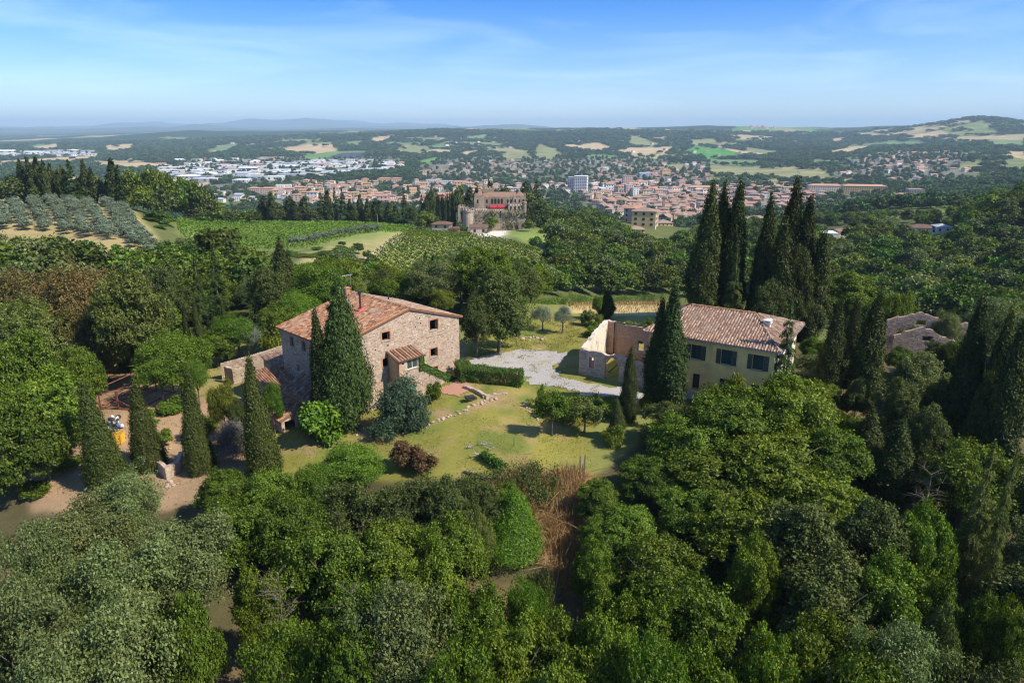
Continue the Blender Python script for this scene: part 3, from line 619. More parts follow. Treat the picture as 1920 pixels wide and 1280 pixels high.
M_SHUTTER = mat_plain('dark_shutter', (.035, .05, .045), .6, .3, 5)
M_METAL = mat_plain('grey_metal', (.34, .35, .36), .45, .2, 6, .7)
M_DARK = mat_plain('dark_iron', (.04, .04, .045), .6, .3, 6, .3)
M_RED = mat_plain('red_flashing', (.50, .10, .08), .7, .25, 4)
M_GREEN = mat_plain('green_door_paint', (.14, .26, .20), .6, .3, 4)
M_RUST = mat_plain('rusty_iron', (.25, .085, .05), .8, .35, 7)
M_CONC = mat_plain('concrete', (.48, .42, .36), .9, .2, 3, bumpd=.01)
m, n, l, p = new_mat('window_glass'); p.inputs['Base Color'].default_value = (.03, .06, .055, 1); p.inputs['Roughness'].default_value = .06; p.inputs['Specular IOR Level'].default_value = .6; M_GLASS = m
m, n, l, p = new_mat('dark_interior'); p.inputs['Base Color'].default_value = (.02, .017, .015, 1); p.inputs['Roughness'].default_value = .9; M_INT = m

def hip(l): pass
def strips(mb, P, breaks, zb, zt, holes, thick):
    """a wall in strips: P(s, w, z) gives a point; s along, w into the wall (0..thick); holes are (s0, s1, z0, z1)"""
    B = sorted(set(list(breaks) + [h[0] for h in holes] + [h[1] for h in holes]))
    B = [b for b in B if breaks[0] - 1e-6 <= b <= breaks[-1] + 1e-6]
    for a, b in zip(B[:-1], B[1:]):
        if b - a < 1e-4: continue
        cuts = sorted((h[2], h[3]) for h in holes if h[0] <= a + 1e-5 and h[1] >= b - 1e-5)
        lo = (zb(a), zb(b)); segs = []
        for c0, c1 in cuts: segs.append((lo, (c0, c0))); lo = (c1, c1)
        segs.append((lo, (zt(a), zt(b))))
        for (b0, b1), (t0, t1) in segs:
            if t0 - b0 < 1e-3 and t1 - b1 < 1e-3: continue
            mb.hexa((P(a, 0, b0), P(b, 0, b1), P(b, thick, b1), P(a, thick, b0)), (P(a, 0, t0), P(b, 0, t1), P(b, thick, t1), P(a, thick, t0)))
def lin(*pts):
    return lambda s: float(np.interp(s, [q[0] for q in pts], [q[1] for q in pts]))
def stones(mb, P, s0, s1, zb, zt, holes, rng, hmin=.14, hmax=.25, wmin=.18, wmax=.46, proud=(.006, .034), gap=.022):
    """rubble courses: every stone a block of its own, proud of the mortar by its own amount"""
    z = min(zb(s0), zb(s1), zb((s0 + s1) / 2))
    zmax = max(zt(s) for s in np.linspace(s0, s1, 21))
    while z < zmax:
        h = rng.uniform(hmin, hmax); s = s0 + rng.uniform(-.3, 0)
        while s < s1:
            w = rng.uniform(wmin, wmax); a, b = max(s + gap / 2, s0), min(s + w - gap / 2, s1); c0, c1 = z + gap / 2, z + h - gap / 2
            dz = rng.uniform(-.02, .02); c0 += dz; c1 += dz
            ok = b - a > .08 and c0 > max(zb(a), zb(b)) and c1 < min(zt(a), zt(b)) - .02 and not any(a < q[1] + .02 and b > q[0] - .02 and c0 < q[3] + .02 and c1 > q[2] - .02 for q in holes)
            if ok and rng.random() < .96:
                d = -rng.uniform(*proud); mb.cur = rng.random(); j = .03
                q = [(a + rng.uniform(0, j), c0 + rng.uniform(0, j)), (b - rng.uniform(0, j), c0 + rng.uniform(0, j)), (b - rng.uniform(0, j), c1 - rng.uniform(0, j)), (a + rng.uniform(0, j), c1 - rng.uniform(0, j))]
                mb.add([P(x, .01, y) for x, y in q] + [P(x, d, y) for x, y in q], ((4, 5, 6, 7), (0, 1, 5, 4), (1, 2, 6, 5), (2, 3, 7, 6), (3, 0, 4, 7)))
            s += w
        z += h
def tile_shape(rad=.10, L=.47, n=5):
    """one barrel tile, its mouth wider than its tail, thickness by a turned-in rim"""
    vs = []; fs = []
    for j, (y, r) in enumerate(((0, rad), (L, rad * .82))):
        for i in range(n + 1):
            a = math.pi * i / n; vs.append((-r * math.cos(a), y, r * math.sin(a)))
    for i in range(n + 1):
        a = math.pi * i / n; vs.append((-rad * .8 * math.cos(a), 0, rad * .8 * math.sin(a)))
    k = n + 1
    for i in range(n): fs.append((i, i + 1, k + i + 1, k + i)); fs.append((2 * k + i, 2 * k + i + 1, i + 1, i))
    return vs, fs
TV, TF = tile_shape()
def tile_rows(O, e, s, inside, W, S, rng, pitch=.30, row=.38, lift=.02):
    """positions of the barrel tiles on a roof plane: O corner at the eave, e along the eave, s up the slope"""
    e = Vector(e).normalized(); s = Vector(s).normalized(); nrm = e.cross(s)
    out = []
    for i in range(int(W / pitch)):
        for j in range(int(S / row) + 1):
            a = (i + .5) * pitch + rng.uniform(-.012, .012); b = j * row + rng.uniform(-.02, .02)
            if not inside(a, b): continue
            ax = rng.uniform(-.03, .03); ee = (e + s * ax).normalized(); ss = (s - e * ax).normalized()
            M = Matrix.Translation(Vector(O) + e * a + s * b + nrm * (lift + rng.uniform(-.004, .012))) @ Matrix(((ee.x, ss.x, nrm.x, 0), (ee.y, ss.y, nrm.y, 0), (ee.z, ss.z, nrm.z, 0), (0, 0, 0, 1)))
            out.append((M, rng.random(), j))
    return out
def tiles_joined(name, rows, mat, parent):
    mb = MB()
    for M, t, j in rows:
        mb.cur = t; mb.add([M @ Vector(q) for q in TV], TF)
    o = mb.build(name, mat, parent); o['kind'] = 'stuff'; return o
def ridge_tiles(mb, a, b, rng, step=.42, r=.14):
    a = Vector(a); b = Vector(b); d = (b - a).normalized(); side = d.cross(Vector((0, 0, 1))).normalized(); up = side.cross(d)
    k = int((b - a).length / step)
    for i in range(k):
        o = a + d * (i * step) + up * rng.uniform(-.015, .015); mb.cur = rng.random()
        M = Matrix(((side.x, d.x, up.x, o.x), (side.y, d.y, up.y, o.y), (side.z, d.z, up.z, o.z), (0, 0, 0, 1)))
        mb.add([M @ Vector((x * r / .1, y, z * r / .1)) for x, y, z in TV], TF)
def slab(mb, O, e, s, W, S, t, pts=None):
    """a roof deck: pts are (a, b) on the plane, default the full rectangle"""
    e = Vector(e).normalized(); s = Vector(s).normalized(); nrm = e.cross(s)
    pts = pts or [(0, 0), (W, 0), (W, S), (0, S)]
    mb.prism([Vector(O) + e * a + s * b - nrm * t for a, b in pts], nrm * t)
def window_part(root, P, s0, s1, z0, z1, mat_frame, name='window', fw=.09, brick=True, sill=True, recess=.22, pane=None, cross=True):
    """a window: masonry surround proud of the wall, wooden frame set back in the opening, sill below"""
    mb = MB()
    def bar(a, b, c, d, w0, w1): mb.hexa((P(a, w0, c), P(b, w0, c), P(b, w1, c), P(a, w1, c)), (P(a, w0, d), P(b, w0, d), P(b, w1, d), P(a, w1, d)))
    f = .06
    bar(s0, s0 + f, z0, z1, recess, recess + .06); bar(s1 - f, s1, z0, z1, recess, recess + .06); bar(s0 + f, s1 - f, z1 - f, z1, recess, recess + .06); bar(s0 + f, s1 - f, z0, z0 + f, recess, recess + .06)
    if cross: bar((s0 + s1) / 2 - .03, (s0 + s1) / 2 + .03, z0 + f, z1 - f, recess + .003, recess + .055)
    o = mb.build(name, mat_frame, root)
    if pane:
        mb = MB(); bar2 = mb.hexa
        bar2((P(s0 + f, recess + .02, z0 + f), P(s1 - f, recess + .02, z0 + f), P(s1 - f, recess + .03, z0 + f), P(s0 + f, recess + .03, z0 + f)), (P(s0 + f, recess + .02, z1 - f), P(s1 - f, recess + .02, z1 - f), P(s1 - f, recess + .03, z1 - f), P(s0 + f, recess + .03, z1 - f)))
        mb.build('pane', pane, o)
    if brick:
        mb = MB(); rng = random.Random(int(s0 * 100 + z0 * 10))
        zz = z0
        while zz < z1 + .18:
            for side in (0, 1):
                w = rng.uniform(.13, .28); mb.cur = rng.random()
                a, b = (s0 - w, s0 - .004) if side == 0 else (s1 + .004, s1 + w)
                mb.hexa((P(a, -.032, zz), P(b, -.032, zz), P(b, .05, zz), P(a, .05, zz)), (P(a, -.032, zz + .058), P(b, -.032, zz + .058), P(b, .05, zz + .058), P(a, .05, zz + .058)))
            zz += .072
        a = s0
        while a < s1 - .03:
            mb.cur = rng.random(); b = min(a + .065, s1)
            mb.hexa((P(a, -.034, z1 + .004), P(b, -.034, z1 + .004), P(b, .2, z1 + .004), P(a, .2, z1 + .004)), (P(a, -.034, z1 + .2), P(b, -.034, z1 + .2), P(b, .05, z1 + .2), P(a, .05, z1 + .2)))
            a += .078
        mb.build('brick_surround', M_BRICK, o)
    if sill:
        mb = MB(); mb.cur = .7; mb.hexa((P(s0 - .12, -.09, z0 - .09), P(s1 + .12, -.09, z0 - .09), P(s1 + .12, .2, z0 - .09), P(s0 - .12, .2, z0 - .09)), (P(s0 - .12, -.09, z0 - .004), P(s1 + .12, -.09, z0 - .004), P(s1 + .12, .2, z0 - .004), P(s0 - .12, .2, z0 - .004)))
        mb.build('sill', M_STONE, o)
    return o

# ------------------------------------------------------------------ the stone farmhouse
rng = random.Random(11)
FN = at_z(628, 650, 7); FR = at_z(860, 592, 7)
FU = Vector((FR.x - FN.x, FR.y - FN.y)); FANG = math.atan2(FU.y, FU.x); FW = FU.length; FLEN = 12.4
farm = empty('stone_farmhouse', (FN.x, FN.y, 0), FANG)
tag(farm, 'big rubble stone farmhouse with a low gabled terracotta roof and a tiled stair porch', 'farmhouse')
FM = Matrix.Translation((FN.x, FN.y, 0)) @ Matrix.Rotation(FANG, 4, 'Z')
def floc(u, v, z=0): return FM @ Vector((u, v, z))
AP = 10.4; ZR = 9.5
gab = lin((0, 6.9), (AP, ZR - .1), (FW, 6.9)); base = lin((0, -3.4), (9, -2.6), (FW, -1.0))
fh = [(13.55, 14.85, 5.95, 7.3), (6.3, 7.45, 6.2, 7.25), (13.5, 14.65, 2.45, 3.6), (6.2, 7.3, 2.95, 4.05), (13.6, 14.6, .45, 1.1)]
PF = lambda s, w, z: Vector((s, w, z))
mb = MB(); mb.cur = .4; strips(mb, PF, [0, AP, FW], base, gab, fh, .55); mb.build('front_wall', M_MORTAR, farm)
mb = MB(); stones(mb, PF, 0, FW, base, lambda s: gab(s) - .05, [(a - .14, b + .14, c - .1, d + .2) for a, b, c, d in fh], rng)
o = mb.build('stonework', M_STONE, farm); o['kind'] = 'stuff'
PL = lambda s, w, z: Vector((w, FLEN - s, z))
lh = [(2.2, 3.1, 4.9, 6.1), (5.0, 5.9, 4.9, 6.1), (3.2, 4.0, 1.9, 2.8)]
mb = MB(); mb.cur = .4; strips(mb, lambda s, w, z: PL(s, w, z), [0, FLEN - .55], lambda s: -3.4, lambda s: 6.9, lh, .55); mb.build('side_wall', M_MORTAR, farm)
mb = MB(); stones(mb, PL, 0, FLEN - .02, lambda s: -2.6, lambda s: 6.85, lh, rng); o = mb.build('side_stonework', M_STONE, farm); o['kind'] = 'stuff'
mb = MB(); mb.box(FW - .55, FW, .55, FLEN, -2, 6.9); mb.build('right_wall', M_MORTAR, farm)
mb = MB(); strips(mb, lambda s, w, z: Vector((s, FLEN - w, z)), [.55, AP, FW - .55], lambda s: -3, gab, [], .5); mb.build('back_wall', M_MORTAR, farm)
mb = MB(); mb.box(.56, FW - .56, .56, FLEN - .51, 4.2, 4.3); mb.box(.56, FW - .56, 5.4, 5.6, -2, 4.2); mb.build('floor_slab', M_INT, farm)
for q in fh[:4]: window_part(farm, PF, *q, M_WOOD, cross=False)
for q in lh[:2]: window_part(farm, PL, *q, M_WOOD, cross=False)
w5 = window_part(farm, PF, *fh[4], M_WOOD, cross=False, sill=False)
mb = MB()
for k in range(5): a = 13.7 + k * .2; mb.tube([(a, .1, .46), (a, .1, 1.09)], .018, 5)
mb.build('grille', M_DARK, w5)
# lime render patch and beam line under the upper right window
mb = MB(); mb.cur = .9; mb.box(12.9, 16.0, -.05, .02, 5.28, 5.36); mb.build('string_course', M_STONE, farm)
for (a, z) in ((12.0, 7.2), (11.2, 6.9), (5.2, 5.35), (7.0, 5.5), (4.0, 5.1), (11.9, 7.9)):
    mb = MB(); mb.box(a, a + .17, -.034, .03, z, z + .17); mb.build('putlog_hole', M_INT, farm)
# roof
OVE, OVG = .5, .25; Lr = FLEN + 2 * OVG
sl1 = Vector((AP, 0, ZR - 7)).normalized(); sl2 = Vector((-(FW - AP), 0, ZR - 7)).normalized()
O1 = Vector((0, FLEN + OVG, 7)) - sl1 * OVE; S1 = (Vector((AP, 0, ZR - 7)).length + OVE)
O2 = Vector((FW, -OVG, 7)) - sl2 * OVE; S2 = (Vector((FW - AP, 0, ZR - 7)).length + OVE)
mb = MB(); mb.cur = .2
slab(mb, O1, (0, -1, 0), sl1, Lr, S1, .16); slab(mb, O2, (0, 1, 0), sl2, Lr, S2, .16)
roof = mb.build('roof', M_TILE, farm)
holes_r = []
r1 = tile_rows(O1, (0, -1, 0), sl1, lambda a, b: b < S1 - .1, Lr, S1, rng); r2 = tile_rows(O2, (0, 1, 0), sl2, lambda a, b: b < S2 - .1, Lr, S2, rng)
tiles_joined('roof_tiles_left', r1, M_TILE, roof).name = 'roof_tiling'
o = tiles_joined('roof_tiling', r2, M_TILE_GREY, roof)
mb = MB(); ridge_tiles(mb, (AP, -OVG, ZR + .05), (AP, FLEN + OVG, ZR + .05), rng); o = mb.build('ridge', M_TILE, roof)
mb = MB(); rr = random.Random(4)
for k in range(int(S1 / .4)):
    for (O, s_, y) in ((O1, sl1, -OVG + .06),):
        c = Vector((O.x, y, O.z)) + s_ * (k * .4) + Vector((0, 0, .07)); mb.cur = rr.random()
        M = Matrix.Translation(c) @ Matrix(((0, s_.x, -s_.z, 0), (-1, 0, 0, 0), (0, s_.z, s_.x, 0), (0, 0, 0, 1)))
        mb.add([M @ Vector((x * 1.15, y2, z2 * 1.0)) for x, y2, z2 in TV], TF)
for k in range(int(S2 / .4)):
    c = Vector((O2.x, -OVG + .06, O2.z)) + sl2 * (k * .4) + Vector((0, 0, .07)); mb.cur = rr.random()
    M = Matrix.Translation(c) @ Matrix(((0, sl2.x, -sl2.z, 0), (-1, 0, 0, 0), (0, sl2.z, -sl2.x, 0), (0, 0, 0, 1)))
    mb.add([M @ Vector(q) for q in TV], TF)
mb.build('verge', M_TILE_EDGE, roof)
# chimney pipes on the left slope and further things on the roof
def roofz(u): return 7 + (ZR - 7) * (u / AP if u < AP else (FW - u) / (FW - AP))
u0, v0 = 7.3, 5.6; z0 = roofz(u0)
ch = empty('chimney', (u0, v0, z0)); ch.parent = farm
mb = MB(); mb.hexa([(-.55, -.45, -.15), (.5, -.45, .1), (.5, .45, .1), (-.55, .45, -.15)], [(-.4, -.35, .14), (.4, -.35, .5), (.4, .35, .5), (-.4, .35, .14)]); mb.build('flashing', M_RED, ch)
mb = MB(); mb.tube([(0, 0, .2), (0, 0, 2.1)], .13, 10); mb.tube([(0, 0, 2.1), (0, 0, 2.12), (0, 0, 2.4)], [.2, .24, .24], 10); mb.tube([(0, 0, 2.5), (0, 0, 2.55), (0, 0, 2.62)], [.02, .3, .05], 10); mb.build('flue_pipe', M_DARK, ch)
u0, v0 = 6.3, 6.9; ch = empty('chimney', (u0, v0, roofz(u0))); ch.parent = farm
mb = MB(); mb.box(-.25, .25, -.3, .3, -.3, .45); mb.build('brick_stack', M_TILE, ch)
mb = MB(); mb.tube([(0, 0, .45), (0, 0, 1.15)], .2, 12); mb.tube([(0, 0, 1.15), (0, 0, 1.3)], [.26, .24], 12); mb.build('cowl', M_METAL, ch)
u0, v0 = 9.6, 12.0; ch = empty('chimney', (u0, v0, roofz(u0))); ch.parent = farm
mb = MB(); mb.box(-.3, .3, -.3, .3, -.3, .9); mb.box(-.38, .38, -.38, .38, .9, 1.0); mb.build('brick_stack', M_BRICK, ch)
mb = MB(); mb.tube([(13.4, 8.2, roofz(13.4)), (13.4, 8.2, roofz(13.4) + .8)], .09, 8); mb.tube([(13.4, 8.2, roofz(13.4) + .8), (13.4, 8.2, roofz(13.4) + .95)], [.14, .1], 8); mb.build('vent_pipe', M_DARK, farm)
mb = MB(); mb.tube([(9.3, 10.5, roofz(9.3)), (9.3, 10.5, roofz(9.3) + 3.1)], .035, 6); mb.tube([(8.5, 10.6, roofz(8.5)), (8.5, 10.6, roofz(8.5) + 2.0)], .05, 6)
mb.tube([(7.9, 10.5, roofz(9.3) + 3.0), (9.5, 10.5, roofz(9.3) + 3.0)], .03, 5)
for k in range(5): mb.tube([(8.0 + k * .3, 10.2, roofz(9.3) + 3.02), (8.0 + k * .3, 10.8, roofz(9.3) + 3.02)], .018, 4)
mb.build('aerial', M_METAL, farm)
mb = MB(); mb.tube([(4.0, -.1, -1.9), (4.0, -.1, 2.6)], .04, 6); mb.build('drainpipe', M_METAL, farm)
mb = MB(); mb.tube([(FW + .1, .3, 4.1), (FW + 2.2, 1.2, 4.5)], .04, 6); mb.build('wall_bracket', M_METAL, farm)

# porch over the stair landing: a small room on the facade, arched store door below
PX0, PX1, PV = 6.95, 10.5, -2.2
por = empty('porch', (0, 0, 0)); por.parent = farm
PP = lambda s, w, z: Vector((s, PV + w, z))
ph = [(8.15, 9.75, 2.75, 4.0), (7.35, 7.7, 3.5, 3.8), (7.55, 9.15, -2.0, .75)]
mb = MB(); mb.cur = .6; strips(mb, PP, [PX0, PX1], lambda s: -2.2, lambda s: 4.15, ph, .35)
strips(mb, lambda s, w, z: Vector((PX0 + w, s, z)), [PV + .35, -.02], lambda s: -2.4, lin((PV, 4.12), (0, 4.75)), [(-1.4, -.5, -1.9, .6)], .35)
strips(mb, lambda s, w, z: Vector((PX1 - w, s, z)), [PV + .35, -.02], lambda s: 1.4, lin((PV, 4.12), (0, 4.75)), [(-1.7, -.5, 2.0, 3.9)], .35)
mb.box(PX0 + .35, PX1 - .35, PV + .35, -.02, 1.85, 1.98); mb.build('wall', M_MORTAR, por)
mb = MB(); stones(mb, PP, PX0, PX1, lambda s: -2.0, lambda s: 4.1, [(a - .1, b + .1, c - .08, d + .3) for a, b, c, d in ph], rng); o = mb.build('stonework', M_STONE, por); o['kind'] = 'stuff'
mb = MB()
for k in range(26):
    z = -1.9 + k * .23; mb.cur = rng.random(); w = .34 if k % 2 else .22
    mb.box(PX0 - .034, PX0 + w, PV - .034, PV + (.2 if k % 2 else .36), z, z + .2)
mb.build('quoin', M_BRICK, por)
# arch over the green door
mb = MB(); cx, r0 = 8.35, .8
for k in range(13):
    a0, a1 = math.pi * k / 13 + .01, math.pi * (k + 1) / 13 - .01; mb.cur = rng.random()
    q = [(cx + math.cos(t) * r, .72 + math.sin(t) * r * .55) for t, r in ((a0, r0), (a1, r0), (a1, r0 + .3), (a0, r0 + .3))]
    mb.prism([PP(x, -.04, z) for x, z in q], (0, .1, 0))
mb.build('door_arch', M_BRICK, por)
mb = MB()
pts = [(7.57, -2.1), (9.13, -2.1)] + [(cx + math.cos(math.pi * k / 10) * .79, .70 + math.sin(math.pi * k / 10) * .43) for k in range(11)]
mb.prism([PP(x, .02, z) for x, z in pts], (0, .06, 0)); d_ = mb.build('door', M_GREEN, por)
mb = MB(); mb.box(8.33, 8.37, PV + .005, PV + .03, -2, 1.1); mb.box(8.45, 8.5, PV - .02, PV + .02, -.7, -.55); mb.build('handle', M_DARK, d_)
wn_ = window_part(por, PP, *ph[0], M_WHITE, brick=False, pane=M_GLASS, recess=.1)
sv = Vector((0, 2.2, .7)).normalized()
mb = MB(); O = Vector((PX0 - .25, PV, 4.15)) - sv * .3; Sp = 2.62; slab(mb, O, (1, 0, 0), sv, PX1 - PX0 + .5, Sp, .1); prf = mb.build('roof', M_TILE, por)
mb = MB()
for i in range(9):
    for j in range(6):
        c = O + Vector((.25 + i * .44, 0, 0)) + sv * (j * .42) + Vector((0, 0, .02)); mb.cur = rng.random() if i % 2 else .9
        nv = Vector((1, 0, 0)).cross(sv)
        M = Matrix.Translation(c) @ Matrix(((1, 0, 0, 0), (0, sv.y, nv.y, 0), (0, sv.z, nv.z, 0), (0, 0, 0, 1)))
        mb.add([M @ Vector((x * 1.5, y, z * 1.3)) for x, y, z in TV], TF)
o = mb.build('tile', M_TILE, prf); o.name = 'roof_tiling'; o['kind'] = 'stuff'
# outside stair down to the right, its parapet sloping with it
st = empty('outside_stair'); st.parent = farm
tops = lin((PX1, 2.0), (15.6, -1.0)); par = lin((PX1, 2.85), (15.7, -.45))
mb = MB(); strips(mb, lambda s, w, z: Vector((s, PV + w, z)), [PX1, 13, 15.7], lambda s: -2.4, par, [], .4); mb.build('parapet', M_MORTAR, st)
mb = MB(); stones(mb, lambda s, w, z: Vector((s, PV + w, z)), PX1, 15.7, lambda s: -2.2, lambda s: par(s) - .03, [], rng); o = mb.build('stonework', M_STONE, st); o['kind'] = 'stuff'
for k in range(16):
    a = PX1 + (15.6 - PX1) * k / 16; b = PX1 + (15.6 - PX1) * (k + 1) / 16; mb = MB(); mb.cur = rng.random(); mb.box(a, b, PV + .403, -.03, -2.0, tops(a)); mb.build('step', M_STONE, st)

# ------------------------------------------------------------------ low sheds on the left of the farmhouse
def shed(name, label, u0, u1, v0, v1, zb, roofpts, wallmat, tilemat, opening=None, cat='shed'):
    """small lean-to: walls under one sloping tiled roof; roofpts = z at (u0 v0, u1 v0, u1 v1, u0 v1)"""
    r = empty(name, floc((u0 + u1) / 2, (v0 + v1) / 2, zb), FANG); tag(r, label, cat)
    cx_, cy_ = (u0 + u1) / 2, (v0 + v1) / 2
    a0, a1, b0, b1 = u0 - cx_, u1 - cx_, v0 - cy_, v1 - cy_; z = [q - zb for q in roofpts]
    mb = MB(); mb.cur = .5; T = .35
    zt = lambda x, y: (z[0] * (a1 - x) * (b1 - y) + z[1] * (x - a0) * (b1 - y) + z[2] * (x - a0) * (y - b0) + z[3] * (a1 - x) * (y - b0)) / ((a1 - a0) * (b1 - b0))
    strips(mb, lambda s, w, q: Vector((s, b0 + w, q)), [a0, a1], lambda s: -1.0, lambda s: zt(s, b0) - .1, [opening] if opening else [], T)
    strips(mb, lambda s, w, q: Vector((s, b1 - w, q)), [a0, a1], lambda s: -1.0, lambda s: zt(s, b1) - .1, [], T)
    strips(mb, lambda s, w, q: Vector((a0 + w, s, q)), [b0 + T, b1 - T], lambda s: -1.0, lambda s: zt(a0, s) - .1, [], T)
    strips(mb, lambda s, w, q: Vector((a1 - w, s, q)), [b0 + T, b1 - T], lambda s: -1.0, lambda s: zt(a1, s) - .1, [], T)
    mb.build('wall', wallmat, r)
    mb = MB(); stones(mb, lambda s, w, q: Vector((s, b0 + w, q)), a0, a1, lambda s: 0, lambda s: zt(s, b0) - .12, [opening] if opening else [], rng)
    stones(mb, lambda s, w, q: Vector((a0 + w, b1 + b0 - s, q)), b0, b1, lambda s: 0, lambda s: zt(a0, b0 + b1 - s) - .12, [], rng)
    o = mb.build('stonework', M_STONE, r); o['kind'] = 'stuff'
    c = [Vector((a0 - .25, b0 - .25, zt(a0 - .25, b0 - .25))), Vector((a1 + .2, b0 - .25, zt(a1 + .2, b0 - .25))), Vector((a1 + .2, b1 + .2, zt(a1 + .2, b1 + .2))), Vector((a0 - .25, b1 + .2, zt(a0 - .25, b1 + .2)))]
    nz = (c[1] - c[0]).cross(c[3] - c[0]).normalized()
    mb = MB(); mb.cur = .3; mb.hexa([q - nz * .1 for q in c], c); ro = mb.build('roof', tilemat, r)
    # down-slope direction decides how the tiles run
    gx = (z[1] - z[0]); gy = (z[3] - z[0])
    if abs(gx) > abs(gy):
        O, e, s = (c[3], c[0] - c[3], c[1] - c[0]) if gx > 0 else (c[1], c[2] - c[1], c[0] - c[1])
    else: O, e, s = (c[0], c[1] - c[0], c[3] - c[0])
    rows = tile_rows(O, e, s, lambda a, b: b < s.length - .3, e.length, s.length, rng)
    tiles_joined('roof_tiling', rows, tilemat, ro)
    mb = MB(); ee = e.normalized(); ss = s.normalized(); nn = ee.cross(ss)
    for k in range(int(e.length / .3)):
        q = O + ee * (.15 + k * .3) + nn * .05 - ss * .06; mb.cur = rng.random()
        M = Matrix.Translation(q) @ Matrix(((ee.x, ss.x, nn.x, 0), (ee.y, ss.y, nn.y, 0), (ee.z, ss.z, nn.z, 0), (0, 0, 0, 1)))
        mb.add([M @ Vector(t) for t in TV], TF)
    mb.build('eave_row', M_TILE_EDGE, ro)
    return r
shed('lean_to_shed', 'tiled lean-to shed in the shade against the left side of the stone farmhouse', -2.9, -.04, 2.2, 7.6, -2.6, (.55, 2.0, 2.0, .55), M_MORTAR, M_TILE_GREY)
shed('tiled_outhouse', 'small outhouse with a sunlit mottled tile roof and orange eave, left of the farmhouse', -4.1, -1.0, 7.7, 12.6, -2.6, (.55, .65, 2.0, 1.95), M_MORTAR, M_TILE)
shed('low_store', 'lowest tiled store with a dark open doorway at the foot of the sheds', -5.9, -3.0, 2.6, 7.4, -2.8, (-.75, .35, .35, -.75), M_MORTAR, M_TILE, (-1.1, .3, 0, 1.7))
shed('ruined_sty', 'low shed with a grey tile roof inside the walled yard behind the sheds', 1.2, 5.2, 16.5, 20.5, -2.4, (.2, .3, .9, .8), M_MORTAR, M_TILE_GREY)
# walled yard
def stone_wall(name, label, pts, thick, zb, tops, parentless=True, cat='wall', mat=None):
    """a free-standing rubble wall along world points; tops gives the height of its top at each point"""
    r = empty(name, (pts[0][0], pts[0][1], zb)); tag(r, label, cat)
    o_ = Vector((pts[0][0], pts[0][1], zb))
    mb = MB(); mb.cur = .5; ms = MB(); mc = MB()
    for (a, b, ta, tb) in zip(pts[:-1], pts[1:], tops[:-1], tops[1:]):
        A = Vector((a[0], a[1], 0)); B = Vector((b[0], b[1], 0)); d = (B - A); L_ = d.length; d.normalize(); nn = Vector((d.y, -d.x, 0))
        P = lambda s, w, z: A + d * s - nn * w + Vector((0, 0, z)) - o_
        tz = lin((0, ta), (L_, tb))
        strips(mb, P, [0, L_], lambda s: zb - 1, tz, [], thick)
        stones(ms, P, 0, L_, lambda s: zb - .3, lambda s: tz(s), [], rng, .16, .26, .2, .45)
        stones(ms, lambda s, w, z: P(L_ - s, thick - w, z), 0, L_, lambda s: zb - .3, lambda s: tz(L_ - s), [], rng, .16, .26, .2, .45)
        s = 0
        while s < L_:
            w = rng.uniform(.25, .5); e = min(s + w, L_); mc.cur = rng.random(); h = rng.uniform(.04, .13); z0 = min(tz(s), tz(e)) - .03
            mc.hexa((P(s + .01, -.03, z0), P(e - .01, -.03, z0), P(e - .01, thick + .03, z0), P(s + .01, thick + .03, z0)), (P(s + .03, 0, z0 + h), P(e - .03, 0, z0 + h), P(e - .03, thick, z0 + h), P(s + .03, thick, z0 + h))); s += w
    mb.build('core', mat or M_MORTAR, r); o = ms.build('stonework', M_STONE, r); o['kind'] = 'stuff'; o = mc.build('coping', M_STONE, r); o['kind'] = 'stuff'
    return r
f2 = lambda u, v: tuple(floc(u, v)[:2])
stone_wall('yard_wall', 'long rubble wall stepping up to the farmhouse behind the sheds', [f2(-2.4, 26), f2(2, 24.1), f2(5.8, 22.4), f2(9.5, 20.5), f2(9.5, 12.6)], .45, -2.5, [-.75, .1, 1.0, 1.5, 1.6])
stone_wall('pen_wall', 'short broken stone pen at the end of the yard wall', [f2(-2.5, 24.7), f2(-2.15, 22.9), f2(.6, 21.9)], .4, -2.5, [-.7, -.8, -.9])
# ------------------------------------------------------------------ the yellow villa
rng = random.Random(23)
VL = at_z(1205, 620, 7.4); VRr = at_z(1463, 661, 7.4)
VUv = Vector((VRr.x - VL.x, VRr.y - VL.y)); VANG = math.atan2(VUv.y, VUv.x); VW = VUv.length; VD = 13.6
villa = empty('yellow_villa', (VL.x, VL.y, 0), VANG)
tag(villa, 'two storey ochre plastered villa with dark shutters and a hipped barrel tile roof', 'villa')
VM = Matrix.Translation((VL.x, VL.y, 0)) @ Matrix.Rotation(VANG, 4, 'Z')
def vloc(u, v, z=0): return VM @ Vector((u, v, z))
w0, w1, d0, d1 = .6, VW - .6, .6, VD - .6
vh = [(5.75, 6.95, 4.85, 6.55), (9.2, 10.4, 4.85, 6.55), (12.65, 13.85, 4.85, 6.55), (2.3, 3.5, 4.85, 6.55), (6.2, 7.0, 1.3, 3.1), (9.3, 10.2, 1.3, 3.1), (12.8, 13.7, 1.3, 3.1)]
PV_ = lambda s, w, z: Vector((s, d0 + w, z))
mb = MB(); strips(mb, PV_, [w0, w1], lambda s: -2.0, lambda s: 7.2, vh, .4); mb.build('front_wall', M_PLASTER, villa)
PR_ = lambda s, w, z: Vector((w1 - w, s, z))
rh = [(3.4, 4.5, 4.85, 6.5), (8.4, 9.5, 4.85, 6.5)]
mb = MB(); strips(mb, PR_, [d0 + .4, d1 - .4], lambda s: -2.0, lambda s: 7.2, rh, .4); mb.build('right_wall', M_WHITE, villa)
mb = MB(); mb.box(w0, w0 + .4, d0 + .4, d1 - .4, -2, 7.2); mb.build('left_wall', M_PLASTER, villa)
